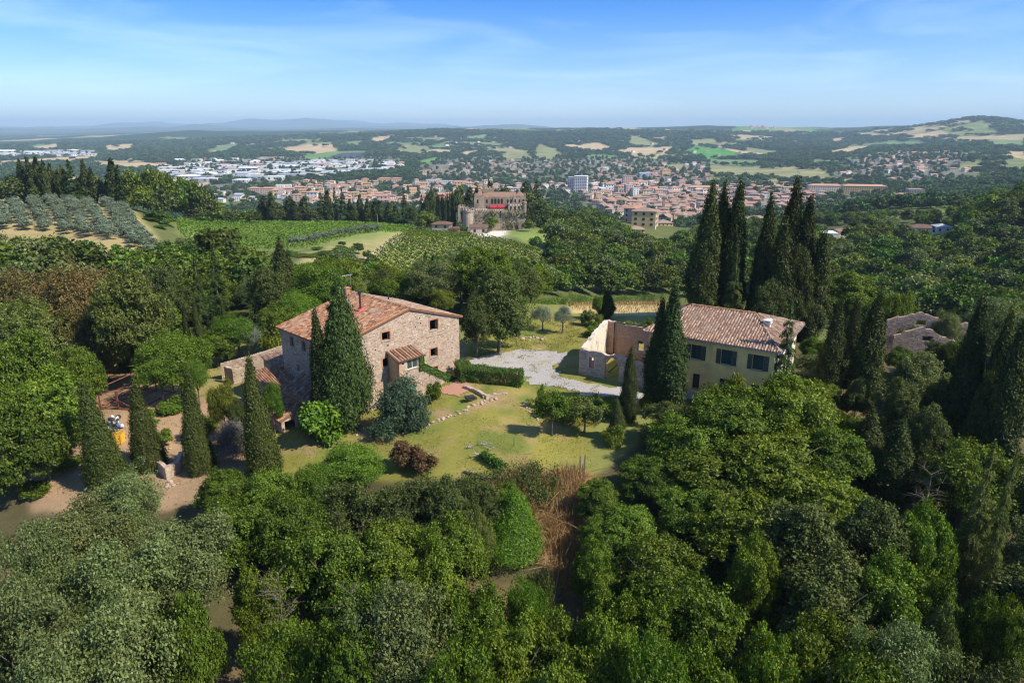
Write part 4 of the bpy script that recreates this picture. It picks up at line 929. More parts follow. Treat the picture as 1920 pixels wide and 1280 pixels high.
mb = MB(); mb.box(w0, w1, d1 - .4, d1, -2, 7.2); mb.build('back_wall', M_PLASTER, villa)
mb = MB(); mb.box(w0 + .41, w1 - .41, d0 + .41, d1 - .41, 3.6, 3.8); mb.box(w0 + .41, w1 - .41, 4.5, 4.7, -1, 7); mb.build('floor_slab', M_INT, villa)
mb = MB(); mb.box(w0 + .02, w1 - .02, d0 - .03, d0 - .003, -1.9, .9); mb.build('plinth', M_CONC, villa)
def shutters(par, P, s0, s1, z0, z1):
    for side in (0, 1):
        a, b = (s0 - .52, s0 - .03) if side == 0 else (s1 + .03, s1 + .52); mb = MB(); fr = .06
        def bar(p, q, c, d, wa, wb): mb.hexa((P(p, wa, c), P(q, wa, c), P(q, wb, c), P(p, wb, c)), (P(p, wa, d), P(q, wa, d), P(q, wb, d), P(p, wb, d)))
        bar(a, a + fr, z0, z1, -.06, -.008); bar(b - fr, b, z0, z1, -.06, -.008)
        for c in (z0, (z0 + z1) / 2 - .03, z1 - fr): bar(a + fr, b - fr, c, c + fr, -.06, -.008)
        k = z0 + .08
        while k < z1 - .1: bar(a + fr, b - fr, k, k + .035, -.048, -.02); k += .055
        mb.build('shutter', M_SHUTTER, par)
for q in vh[:4]:
    o = window_part(villa, PV_, *q, M_SHUTTER, brick=False, pane=M_GLASS, recess=.16); shutters(o, PV_, *q)
for q in vh[4:]:
    o = window_part(villa, PV_, *q, M_SHUTTER, brick=False, pane=M_GLASS, recess=.16)
    mb = MB()
    for k in range(5): s = q[0] + .1 + k * (q[1] - q[0] - .2) / 4; mb.tube([tuple(PV_(s, -.08, q[2] - .05)), tuple(PV_(s, -.08, q[3] + .05))], .016, 5)
    mb.build('grille', M_DARK, o)
for q in rh:
    o = window_part(villa, PR_, *q, M_SHUTTER, brick=False, pane=M_GLASS, recess=.16); shutters(o, PR_, *q)
mb = MB(); mb.tube([(8.05, d0 - .07, .0), (8.05, d0 - .07, 6.95), (8.05, d0 - .5, 7.2)], .05, 8); mb.build('downpipe', M_PLASTER, villa)
# hipped roof
ZE, ZP, IN = 7.4, 9.55, 4.4
A, B, C, D = Vector((0, 0, ZE)), Vector((VW, 0, ZE)), Vector((VW, VD, ZE)), Vector((0, VD, ZE)); RL, RR_ = Vector((IN - .9, VD / 2, ZP)), Vector((VW - IN, VD / 2, ZP))
mb = MB(); mb.cur = .35
mb.add([A, B, C, D, RL, RR_, A - Vector((0, 0, .15)), B - Vector((0, 0, .15)), C - Vector((0, 0, .15)), D - Vector((0, 0, .15))], ((0, 1, 5, 4), (1, 2, 5), (2, 3, 4, 5), (3, 0, 4), (0, 6, 7, 1), (1, 7, 8, 2), (2, 8, 9, 3), (3, 9, 6, 0), (9, 8, 7, 6)))
vroof = mb.build('roof', M_TILE_GREY, villa)
mb = MB()
for k in range(28):
    a = .3 + k * .55; mb.box(a, a + .1, .06, .62, ZE - .27, ZE - .152); mb.box(a, a + .1, VD - .62, VD - .06, ZE - .27, ZE - .152)
for k in range(24):
    a = .4 + k * .55; mb.box(.06, .62, a, a + .1, ZE - .27, ZE - .152); mb.box(VW - .62, VW - .06, a, a + .1, ZE - .27, ZE - .152)
mb.build('rafter_ends', M_WOOD, vroof)
mb = MB(); mb.box(.02, VW - .02, -.13, -.01, ZE - .17, ZE - .05); mb.box(VW + .01, VW + .13, 0, VD, ZE - .17, ZE - .05); mb.build('gutter', M_METAL, vroof)
sF = RR_ - Vector((RR_.x, 0, ZE)); SF = sF.length
inF = lambda a, b: a > b / SF * RL.x + .1 and a < VW - b / SF * IN - .1 and b < SF - .12
rowsF = tile_rows(A - sF.normalized() * .08, (1, 0, 0), sF, inF, VW, SF, rng, .32, .39, .015)
sR = Vector((-IN, 0, ZP - ZE)); SR = sR.length
inR = lambda a, b: a > b / SR * VD / 2 + .1 and a < VD - b / SR * VD / 2 - .1 and b < SR - .1
rowsR = tile_rows(B - sR.normalized() * .08, (0, 1, 0), sR, inR, VD, SR, rng, .32, .39, .015)
sL = Vector((RL.x, 0, ZP - ZE)); SLn = sL.length
rowsL = tile_rows(D - sL.normalized() * .08, (0, -1, 0), sL, lambda a, b: a > b / SLn * VD / 2 + .1 and a < VD - b / SLn * VD / 2 - .1 and b < SLn - .1, VD, SLn, rng, .32, .39, .015)
sB = Vector((0, -VD / 2, ZP - ZE)); SBn = sB.length
rowsB = tile_rows(C - sB.normalized() * .08, (-1, 0, 0), sB, lambda a, b: a > b / SBn * IN + .1 and a < VW - b / SBn * RL.x - .1 and b < SBn - .12, VW, SBn, rng, .32, .39, .015)
# the tiles that show largest, one object each
vt = []
for q in range(8):
    me_ = bpy.data.meshes.new('tile'); me_.from_pydata(TV, [], TF); me_.materials.append(M_TILE_GREY)
    a_ = me_.attributes.new('tint', 'FLOAT', 'FACE'); a_.data.foreach_set('value', np.full(len(TF), (q + .5) / 8, np.float32)); vt.append(me_)
big = sorted(rowsF, key=lambda t: (t[2], t[1]))[:290]; rest = sorted(rowsF, key=lambda t: (t[2], t[1]))[290:]
for M, t, j in big:
    o = link('tile', vt[int(t * 7.99)], vroof); o.matrix_local = M
tiles_joined('roof_tiling', rest + rowsR + rowsB, M_TILE_GREY, vroof); tiles_joined('roof_tiling', rowsL, M_TILE, vroof)
mb = MB(); rr = random.Random(2); ridge_tiles(mb, RL + Vector((0, 0, .06)), RR_ + Vector((0, 0, .06)), rr); mb.build('ridge', M_TILE_EDGE, vroof)
for P0, P1 in ((B, RR_), (A, RL), (C, RR_), (D, RL)):
    mb = MB(); ridge_tiles(mb, P0 + Vector((0, 0, .04)), P1 + Vector((0, 0, .06)), rr, r=.12); mb.build('hip_ridge', M_TILE_GREY, vroof)
c0 = vroof and Vector((VW - 2.6, 5.2, 8.3))
ch = empty('chimney', c0); ch.parent = villa
mb = MB(); mb.box(-.3, .3, -.3, .3, -.6, .75); mb.build('stack', M_WHITE, ch)
mb = MB(); mb.box(-.42, .42, -.42, .42, .75, .85); mb.box(-.36, -.26, -.36, -.26, .85, 1.1); mb.box(.26, .36, -.36, -.26, .85, 1.1); mb.box(-.36, -.26, .26, .36, .85, 1.1); mb.box(.26, .36, .26, .36, .85, 1.1); mb.hexa([(-.45, -.45, 1.1), (.45, -.45, 1.1), (.45, .45, 1.1), (-.45, .45, 1.1)], [(-.05, -.05, 1.3), (.05, -.05, 1.3), (.05, .05, 1.3), (-.05, .05, 1.3)]); mb.build('chimney_cap', M_WHITE, ch)
c0 = Vector((2.3, 4.2, 8.5)); ch = empty('chimney', c0); ch.parent = villa
mb = MB(); mb.tube([(0, 0, -.4), (0, 0, 1.6)], .14, 10); mb.tube([(0, 0, 1.6), (0, 0, 1.65), (0, 0, 2.0), (0, 0, 2.1)], [.14, .26, .26, .1], 10); mb.build('flue_pipe', M_METAL, ch)

# ------------------------------------------------------------------ the roofless barn on its left
ruin = empty('roofless_barn', tuple(vloc(-4, 4, 0)), VANG)
tag(ruin, 'roofless stone barn with an arched gateway beside the yellow villa', 'ruin')
def rl(u, v, z): return Vector((u + 4, v - 4, z))
rng = random.Random(5)
jag = {}
def ragged(pts, amp, seed):
    r_ = random.Random(seed); xs = np.arange(pts[0][0], pts[-1][0] + .01, .45); f = lin(*pts)
    return lin(*[(x, f(x) + r_.uniform(-amp, amp)) for x in xs])
RF = lambda s, w, z: rl(s, .2 + w, z)
topF = ragged([(-8.3, 3.55), (-6, 3.75), (-4.5, 3.55), (-2.5, 3.7), (-1.2, 3.3), (.55, 3.2)], .12, 1)
arch = [(-4.75 + i * 1.9 / 10, -4.75 + (i + 1) * 1.9 / 10, -1, 2.35 + .95 * math.sin(math.pi * (i + .5) / 10)) for i in range(10)]
rholes = [(-7.0, -6.1, 1.35, 2.95)] + arch
bks = [-8.3] + list(np.arange(-7.85, .5, .45)) + [.55]
mb = MB(); mb.cur = .3; strips(mb, RF, bks, lambda s: -1, topF, rholes, .5); mb.build('front_wall', M_MORTAR, ruin)
mb = MB(); stones(mb, RF, -8.3, .55, lambda s: -.3, lambda s: topF(s) - .05, [(a - .05, b + .05, c - .1, d + .32) for a, b, c, d in rholes], rng); o = mb.build('stonework', M_STONE, ruin); o['kind'] = 'stuff'
mb = MB()
for k in range(17):
    a0, a1 = math.pi * k / 17 + .012, math.pi * (k + 1) / 17 - .012; mb.cur = rng.random()
    q = [(-3.8 + math.cos(t) * .95 * r, 2.35 + math.sin(t) * .95 * r) for t, r in ((a0, 1.01), (a1, 1.01), (a1, 1.3), (a0, 1.3))]
    mb.prism([RF(x, -.04, z) for x, z in q], RF(0, .1, 0) - RF(0, -.04, 0))
mb.build('gateway_arch', M_BRICK, ruin)
wo = window_part(ruin, RF, -7.0, -6.1, 1.35, 2.95, M_WHITE, brick=False, sill=True, recess=.02, cross=False)
mb = MB(); strips(mb, lambda s, w, z: RF(s, .2 + w, z), [-6.93, -6.17], lambda s: 1.42, lambda s: 2.88, [(-6.72, -6.4, 2.35, 2.75)], .2); mb.build('brick_infill', M_BRICK, wo)
RLw = lambda s, w, z: rl(-8.3 - (s - .2) * .10 + w, s, z)
topL = ragged([(.2, 3.6), (3, 4.2), (6, 4.75), (9.6, 5.1)], .16, 3); bk2 = [.7] + list(np.arange(1.1, 9.6, .45)) + [9.6]
mb = MB(); mb.cur = .8; strips(mb, RLw, bk2, lambda s: -1, topL, [], .5); mb.build('left_wall', mat_tinted('old_plaster', [(0, (.60, .52, .41)), (1, (.66, .58, .47))], .95, 3, .2, (.38, .31, .23), .55, .5, .62, .03, .1), ruin)
mb = MB(); stones(mb, lambda s, w, z: RLw(9.8 - s, w, z), .2, 9.1, lambda s: -.3, lambda s: topL(9.8 - s) - .08, [], rng); o = mb.build('side_stonework', M_STONE, ruin); o['kind'] = 'stuff'
RB = lambda s, w, z: rl(s, 9.6 + w, z)
topB = ragged([(-9.2, 5.1), (-5, 4.9), (.55, 5.0)], .10, 8)
mb = MB(); mb.cur = .4; strips(mb, RB, [-9.2] + list(np.arange(-8.8, .5, .45)) + [.55], lambda s: -1, topB, [(-4.3, -3.4, 1.5, 3.0)], .5); mb.build('back_wall', M_MORTAR, ruin)
mb = MB(); stones(mb, RB, -8.7, .55, lambda s: -.3, lambda s: topB(s) - .08, [(-4.4, -3.3, 1.4, 3.1)], rng); o = mb.build('back_stonework', M_BRICK, ruin); o['kind'] = 'stuff'
mb = MB(); a = rl(-8.0, 8.8, 0); mb.tube([rl(-7.6, 9.3, 0), rl(-7.6, 9.3, 5.15)], .08, 6); mb.build('post', M_DARKWOOD, ruin)
mb = MB(); mb.tube([rl(-7.6, 9.35, 5.12), rl(.5, 9.35, 5.12)], .09, 6); mb.build('wall_plate', M_DARKWOOD, ruin)
for k in range(7):
    mb = MB(); z = 3.3 + .28 * k; mb.tube([rl(.58, 2.2 + k * .7, 3.4 + .22 * k), rl(-1.2 + .5 * rng.random(), 2.3 + k * .7, 3.2 + .25 * k)], .08, 6); mb.build('broken_joist', M_DARKWOOD, ruin)
for k in range(6):
    mb = MB(); mb.tube([rl(-5.5 + k * .5, 1.5 + rng.random() * 3, .1), rl(-3.5 + k * .4 + rng.random(), 3 + rng.random() * 4, 1.0 + rng.random() * 1.8)], .09, 6); mb.build('fallen_beam', M_WOOD, ruin)
# second ruin down on the right, gables broken
r2 = at_z(1672, 655, -.5); a2 = math.radians(-14)
ru = empty('broken_gable', (r2.x, r2.y, -2.5), a2); tag(ru, 'ruined stone house of two broken gables among the cypresses on the right', 'ruin')
for k, (yy, mat_, hs) in enumerate(((0., M_MORTAR, [(.0, 4.1), (1.8, 5.0), (3.4, 5.5), (5.2, 5.0), (7.5, 3.8), (8.2, 3.1)]), (3.6, M_MORTAR, [(-.2, 5.6), (2.6, 6.4), (4.4, 6.9), (6.2, 6.2), (8.5, 5.4), (10.5, 5.6)]))):
    tp = ragged(hs, .16, 30 + k); P = lambda s, w, z: Vector((s, yy + w, z)); hh = [(3.7, 5.0, 3.6 + k * 1.4, 4.3 + k * 1.4)]
    mb = MB(); mb.cur = .2; strips(mb, P, [hs[0][0]] + list(np.arange(hs[0][0] + .45, hs[-1][0] - .1, .45)) + [hs[-1][0]], lambda s: -2, tp, hh, .5); mb.build('gable_wall', M_STONE, ru)
    mb = MB(); stones(mb, P, hs[0][0], hs[-1][0], lambda s: 0, lambda s: tp(s) - .05, hh, rng); o = mb.build('stonework', M_STONE, ru); o['kind'] = 'stuff'
mb = MB(); mb.cur = .2; P = lambda s, w, z: Vector((8.2 - w, s, z)); strips(mb, P, [.5, 2, 3.6], lambda s: -2, lin((0, 3.3), (2, 4.1), (3.6, 5.2)), [], .45); mb.build('side_wall', M_MORTAR, ru)
# ------------------------------------------------------------------ trees and shrubs one can point to
T = plant_px
# --- the row of four cone cypresses left of the house
for px, top, Y, w, lab in ((160, 718, 62.5, 66, 'leftmost cone cypress beside the yellow crate'), (252, 716, 65.4, 54, 'second cone cypress, between the yellow crate and the low stone pen'),
                           (350, 702, 64.4, 50, 'slim leaning cone cypress right of the low stone pen'), (468, 673, 62.6, 58, 'tallest cone cypress at the lawn end, next to the tiled sheds')):
    T('cone', 'cypress', px, top, Y, w, lab, 'cone cypresses in a row')
# --- at the farmhouse
T('cedar', 'cedar', 628, 530, 71.0, 118, 'tall dense cedar hugging the near corner of the stone farmhouse', seed=0)
T('cypress', 'cypress', 590, 582, 70.3, 36, 'narrow cypress pressed against the left of the big cedar')
T('figbush', 'bush', 588, 752, 68.2, 92, 'bright leafy laurel bush at the foot of the cedar', cat='bush')
T('rosemary', 'bush', 752, 712, 69.4, 106, 'large round grey green rosemary bush below the porch', cat='bush')
T('shrub', 'bush', 812, 708, 76.0, 34, 'small dark round shrub against the outside stair', cat='bush')
T('rustbush', 'bush', 762, 824, 62.0, 62, 'rust flecked flowering bush on the near edge of the lawn', cat='bush')
T('rustbush', 'bush', 792, 845, 61.0, 50, 'low rust flecked bush right behind the larger flowering one', cat='bush')
T('shrub', 'bush', 1014, 722, 73.5, 20, 'little upright clipped bush at the corner of the garden bed', cat='bush')
T('fruit', 'fruit_tree', 1036, 740, 66.6, 62, 'small fruit tree with a round dark shadow on the lawn')
T('fruit', 'fruit_tree', 1098, 750, 67.2, 74, 'spreading fruit tree with bare crooked limbs in the garden bed', mat=F_YOLIVE)
T('shrub', 'bush', 1060, 738, 70.5, 60, 'low mixed shrub behind the two fruit trees', cat='bush')
T('limebush', 'bush', 1150, 790, 64.5, 46, 'light green bush right of the spreading fruit tree', cat='bush')
T('shrub', 'bush', 1118, 742, 71.5, 46, 'tangled low bush beside the fence post', cat='bush')
T('cypress', 'cypress', 1158, 750, 65.5, 26, 'thin young cypress left of the taller slim one')
T('cypress', 'cypress', 1185, 652, 69.0, 27, 'slim pencil cypress in front of the barn gateway')
T('limebush', 'bush', 1212, 728, 71.5, 26, 'yellow green bush at the villa corner', cat='bush')
T('cypress', 'cypress', 1240, 562, 72.0, 38, 'dark twin cypress with dead grey twigs covering the villa left corner')
T('cypress', 'cypress', 1268, 536, 71.2, 52, 'tallest twin cypress in front of the villa left windows', mat=F_CONIF)
T('holm', 'dark_evergreen', 1262, 760, 64.5, 130, 'dark bushy evergreen under the villa cypresses')
T('fir', 'fir_tree', 1487, 556, 70.3, 86, 'scraggy fir standing in front of the right corner of the villa roof', seed=0)
for px, top, Y, w, lab in ((1368, 690, 67, 62, 'yellow flowering broom under the middle villa window'), (1398, 698, 66, 64, 'second yellow broom, right of the first under the villa'), (1330, 712, 66, 52, 'smaller yellow broom left of the villa lower window'), (1440, 690, 66.5, 60, 'pale broom under the right villa window')):
    T('limebush', 'bush', px, top, Y, w, lab, cat='bush')
# --- big group of old cypresses behind the villa
for px, top, Y, w, lab in ((1336, 342, 104, 52, 'broad old cypress at the left end of the tall group behind the villa'), (1358, 345, 107, 46, 'slender cypress touching the left end one behind the villa'), (1388, 344, 105, 48, 'tall dark cypress third in the group behind the villa'),
                           (1446, 366, 103, 40, 'separate pointed cypress in the gap of the group behind the villa'), (1500, 338, 104, 54, 'tallest broad cypress of the group behind the villa'), (1476, 410, 100, 50, 'shorter cypress leaning on the tallest one'), (1522, 372, 103, 46, 'cypress at the right end of the tall group'), (1545, 432, 101, 44, 'ragged cypress right beside the tall group')):
    T('cypress', 'cypress', px, top, Y, w, lab, 'old cypresses behind the villa')
T('fir', 'fir_tree', 1385, 460, 97, 74, 'shaggy grey conifer in front of the old cypresses', mat=F_HOLM, seed=0)
T('holm', 'dark_evergreen', 1440, 520, 97, 76, 'dark evergreen filling the foot of the old cypresses')
T('holm', 'dark_evergreen', 1500, 470, 100, 80, 'dark evergreen at the right foot of the old cypresses')
# --- cypresses on the right
for px, top, Y, w, lab in ((1577, 566, 75, 38, 'cypress nearest the villa on the right hand side'), (1610, 557, 79, 30, 'thinner lighter cypress half hidden behind its neighbour'), (1650, 552, 74, 50, 'broad black cypress left of the broken gables'),
                           (1843, 562, 66, 54, 'large cypress right of the broken gables'), (1896, 586, 64, 42, 'cypress at the right edge of the picture'), (1925, 600, 60, 60, 'cypress cut by the right edge'), (1858, 700, 62, 46, 'shorter cypress between the two right ones'), (1692, 790, 57, 60, 'low dark cypress deep in the shade under the gables'), (1640, 770, 60, 50, 'small cypress below the broad black one')):
    T('cypress', 'cypress', px, top, Y, w, lab, 'cypresses on the right slope')
T('holm', 'dark_evergreen', 1730, 668, 73, 110, 'grey leaved tree in front of the broken gables', mat=F_GREY)
T('holm', 'dark_evergreen', 1764, 716, 68, 76, 'dark tree between gables and large cypress')
T('lime', 'lime_tree', 1690, 545, 104, 62, 'lime green tree just behind the broken gables')
T('lime', 'lime_tree', 1712, 592, 99, 70, 'low lime green tree touching the ruin')
T('grey', 'tree', 1782, 582, 96, 66, 'pale grey tree right of the broken gables')
T('grey', 'tree', 1550, 660, 79, 110, 'grey green tree behind the villa right wall')
# bare stemmed pines lower right
for px, top, Y, w, lab in ((1870, 816, 47, 100, 'tall bare stemmed pine in the lower right'), (1912, 830, 45, 80, 'second bare stemmed pine at the right edge'), (1835, 900, 48, 60, 'short pine left of the bare stems')):
    T('fir', 'pine_tree', px, top, Y, w, lab, mat=F_YOLIVE, seed=0)
# --- behind the houses
T('holm', 'dark_evergreen', 935, 512, 91.5, 128, 'big bronze green holm oak on the gravel behind the farmhouse', mat=F_HOLM, seed=0)
T('yolive', 'tree', 893, 560, 89, 76, 'bronze holm oak leaning at the right farmhouse wall', mat=F_HOLM)
T('olive', 'olive_tree', 1018, 577, 103, 42, 'round grey olive tree on the grass behind the yard')
T('olive', 'olive_tree', 1056, 577, 101.5, 42, 'airy olive tree with forked stem behind the yard')
T('shrub', 'bush', 1104, 580, 106, 34, 'brownish round bush right of the olive trees', cat='bush', mat=F_YOLIVE)
T('shrub', 'bush', 1124, 588, 104, 24, 'small brownish bush next to the round one', cat='bush', mat=F_YOLIVE)
T('cypress', 'cypress', 1138, 545, 111, 26, 'dark young cypress at the edge of the hay')
T('bright', 'tree', 1122, 556, 110, 24, 'light young tree beside the young cypress')
T('shrub', 'bush', 1112, 606, 99, 34, 'dark bush at the barn back corner', cat='bush')
T('shrub', 'bush', 1180, 594, 97, 44, 'green bush behind the barn back wall', cat='bush'); T('shrub', 'bush', 1212, 590, 96, 36, 'bush between barn and villa roof', cat='bush')
T('fir', 'fir_tree', 797, 466, 122, 62, 'dark fir tree behind the farmhouse ridge', seed=0)
T('lime', 'tree', 828, 542, 112, 50, 'light green tree between fir and holm oak')
T('cypress', 'cypress', 524, 446, 117, 40, 'double cypress left behind the farmhouse', seed=0); T('cypress', 'cypress', 540, 470, 119, 24, 'narrow cypress right beside the double one')
T('olive', 'olive_tree', 473, 612, 96, 44, 'small olive tree on the dry grass by the yard wall')
T('fir', 'fir_tree', 395, 452, 104, 88, 'old scraggy fir in the trees left of the house', seed=0); T('fir', 'fir_tree', 362, 470, 110, 60, 'smaller fir behind the scraggy one', seed=0)
for px, top, w, lab in ((363, 560, 15, 'thin cypress under the scraggy fir'), (414, 560, 12, 'very thin cypress right of the scraggy fir'), (343, 575, 12, 'very thin cypress left of the scraggy fir')):
    T('cypress', 'cypress', px, top, 98, w, lab)
T('holm', 'dark_evergreen', 500, 505, 108, 96, 'dark pine like evergreen left of the double cypress')
T('bright', 'tree', 600, 500, 107, 118, 'green tree rising behind the farmhouse eave'); T('bright', 'tree', 560, 545, 102, 76, 'smaller green tree at the left end of the farmhouse')
T('oak', 'tree', 640, 512, 112, 90, 'mid green tree behind the cedar top')
T('bright', 'tree', 440, 590, 97, 92, 'bushy green tree on the far side of the dry lawn'); T('oak', 'tree', 520, 560, 99, 82, 'leafy tree right of the bushy one on the far side')
T('limebush', 'bush', 510, 596, 96, 56, 'yellow flowering bush left of the farmhouse', cat='bush'); T('shrub', 'bush', 546, 588, 97, 40, 'green bush at the left farmhouse corner', cat='bush')
T('oak', 'tree', 400, 620, 94, 70, 'round green tree at the left end of the dry lawn')
# --- the big trees on the left
T('bronze', 'bronze_tree', 120, 502, 92, 215, 'broad bronze brown tree crown on the left'); T('bronze', 'bronze_tree', 20, 512, 95, 190, 'bronze brown tree at the left edge'); T('bronze', 'bronze_tree', 55, 560, 86, 190, 'lower bronze crown nearest the left edge', mat=F_YOLIVE)
T('bronze', 'bronze_tree', 160, 560, 88, 120, 'small bronze crown tucked under the broad one')
T('yolive', 'tree', 238, 520, 86, 150, 'tall yellow olive tree with a bare stem above the rusty frame', seed=0)
T('bright', 'tree', 325, 622, 82, 116, 'bright feathery tree left of the yard'); T('bright', 'tree', 290, 650, 80, 90, 'bright feathery tree, the smaller and nearer one'); T('bright', 'tree', 362, 668, 80, 56, 'small bright tree at the pen wall')
T('lime', 'tree', 412, 716, 69.5, 62, 'yellow lime young tree behind the tallest cone cypress'); T('bright', 'tree', 505, 716, 70, 40, 'green young tree behind the tallest cone cypress')
T('greybush', 'bush', 428, 790, 66, 88, 'grey twiggy bare bush between the cone cypresses', cat='bush'); T('holm', 'bush', 440, 752, 67, 46, 'dark bush over the grey twiggy one', cat='bush')
T('oak', 'tree', 30, 620, 72, 150, 'dark oak by the left edge below the bronze trees', mat=F_OAK); T('oak', 'tree', 78, 690, 67, 170, 'large dark oak left of the leftmost cypress'); T('oak', 'tree', 10, 760, 62, 170, 'dark oak low at the left edge'); T('oak', 'tree', 112, 660, 75, 110, 'oak crown behind the large dark oak'); T('oak', 'tree', 140, 640, 80, 80, 'small oak shading the rusty frame'); T('oak', 'tree', 20, 700, 66, 140, 'oak between the two dark left ones')
# --- the wooded foreground, back to front
FG = [
 ('grey', 228, 886, 52, 150, 'grey green tree below the cone cypresses'), ('grey', 130, 950, 47, 200, 'grey green tree at the dirt slope'), ('grey', 335, 968, 45, 200, 'broad grey green crown left of centre'), ('grey', 60, 985, 43, 170, 'pale grey crown near the left edge'),
 ('grey', 215, 1010, 41, 220, 'large grey crown in the lower left'), ('grey', 30, 1100, 36, 240, 'grey crown filling the lower left edge'), ('grey', 190, 1130, 34, 260, 'grey tree at the bottom left'), ('oak', 330, 1120, 36, 150, 'darker tree beside the bottom left grey ones'),
 ('grey', 100, 1220, 31, 260, 'lowest grey crown in the left corner'), ('oak', 418, 886, 55, 120, 'green oak right under the third cone cypress'), ('oak', 500, 880, 54, 120, 'green oak at the near lawn corner'), ('oak', 440, 930, 50, 150, 'oak left of the dark hollow'),
 ('bright', 650, 836, 58.5, 120, 'fresh green tree at the lawn edge'), ('bright', 590, 868, 57, 90, 'small fresh green tree at the lawn corner'), ('oak', 540, 920, 50, 150, 'oak in front of the lawn corner'), ('holm', 660, 905, 51, 160, 'dark oak in the middle of the slope'), ('holm', 760, 892, 52, 150, 'dark oak below the flowering bush'), ('holm', 840, 905, 51, 120, 'dark oak left of the dry bank'),
 ('oak', 600, 985, 46, 180, 'oak over the dark hollow'), ('oak', 730, 980, 46, 170, 'oak in the middle foreground'), ('oak', 850, 960, 47, 140, 'oak left of the pointed laurel'), ('holm', 905, 912, 52.5, 90, 'dark scrub oak on the left of the dry bank'), ('oak', 950, 905, 54, 60, 'small oak on the brink of the dry bank'), ('oak', 1120, 900, 54, 90, 'dark oak at the right brink of the dry bank'), ('oak', 1150, 960, 50, 110, 'oak overhanging the dry canes from the right'), ('oak', 1135, 1070, 43, 90, 'low oak at the foot of the canes'), ('holm', 1010, 1060, 42.5, 70, 'dark oak at the lower left of the canes'), ('yolive', 900, 968, 48.5, 60, 'yellowish young tree by the pointed laurel'),
 ('oak', 800, 1050, 41, 170, 'oak above the clearing'), ('oak', 680, 1075, 40, 150, 'oak in front of the middle one'), ('bright', 520, 1175, 36, 150, 'bright oak at the bottom left of centre'), ('oak', 480, 1060, 41, 110, 'small oak by the dark hollow'), ('grey', 740, 1110, 35.5, 240, 'broad sunlit crown at the bottom centre'), ('oak', 640, 1160, 34, 160, 'crown left of the broad bottom one'),
 ('oak', 900, 1090, 39, 150, 'oak right of the clearing'), ('oak', 960, 1150, 35, 170, 'oak at the bottom centre'), ('bright', 985, 1080, 41, 80, 'bright small oak in front of the laurel'), ('oak', 1080, 1130, 36, 160, 'oak under the end of the dry canes'), ('oak', 860, 1190, 32, 150, 'low crown at the bottom centre left'), ('oak', 1150, 1150, 35, 150, 'oak right of the dry canes bottom'),
 ('oak', 1040, 1240, 31, 180, 'lowest crown at the bottom centre'), ('oak', 1180, 950, 50, 130, 'oak at the right edge of the dry canes'), ('oak', 1120, 1010, 46, 90, 'small oak leaning over the canes'), ('oak', 1210, 860, 56, 120, 'dark oak below the slim cypress'),
 ('oak', 1240, 1010, 44, 190, 'oak right of the canes in shade'), ('oak', 1300, 1080, 39, 200, 'large crown in the right foreground'), ('oak', 1210, 1100, 39, 130, 'crown left of the large right one'), ('bright', 1240, 1190, 33, 170, 'leafy crown near the bottom right of centre'), ('oak', 1330, 1200, 32, 190, 'bottom crown right of centre'),
 ('oak', 1300, 765, 60, 150, 'upper left part oak of the big group below the villa'), ('oak', 1390, 718, 61.5, 190, 'high oak below the villa windows'), ('oak', 1500, 712, 62, 190, 'high round oak right below the fir'), ('oak', 1350, 830, 55, 210, 'broad oak in the big group, left middle'), ('oak', 1460, 800, 56, 220, 'broadest oak in the big group below the villa'), ('oak', 1570, 800, 57, 150, 'right oak of the big group'), ('oak', 1530, 880, 52, 180, 'lower right oak of the big group'), ('oak', 1400, 910, 50, 190, 'lower middle oak of the big group'), ('oak', 1290, 900, 52, 130, 'lower left oak of the big group'),
 ('holm', 1500, 955, 46, 220, 'dark round oak below the big group'), ('holm', 1640, 945, 46, 180, 'dark round oak right of its twin'), ('oak', 1740, 950, 46, 120, 'pointed oak beside the dark clearing'), ('holm', 1560, 1040, 41, 230, 'dark oak in the lower right'), ('oak', 1680, 1050, 41, 170, 'oak left of the brown patch'), ('oak', 1760, 1090, 40, 110, 'small oak at the brown patch'),
 ('oak', 1420, 1010, 43, 110, 'small oak by the brown leaf patch'), ('oak', 1560, 1140, 35, 230, 'bright crown low on the right'), ('oak', 1450, 1180, 33, 150, 'crown low between the right ones'), ('grey', 1700, 1180, 33, 220, 'greyish crown in the bottom right'), ('oak', 1640, 1230, 30.5, 220, 'lowest crown in the bottom right'), ('holm', 1850, 1220, 32, 200, 'dark crown in the right corner'), ('oak', 1900, 1110, 37, 110, 'oak at the right edge below the pines'), ('holm', 1780, 1150, 36, 100, 'shaded small oak in the right corner'), ('oak', 1480, 1265, 29, 200, 'crown cut by the bottom edge on the right'), ('oak', 900, 1270, 29, 180, 'crown cut by the bottom edge in the middle')]
for k, px, top, Y, w, lab in FG: T(k, 'foreground_tree', px, top, Y, w, lab)
T('laurel', 'laurel_tree', 962, 922, 51.5, 112, 'pointed bright laurel beside the dry canes', seed=0)

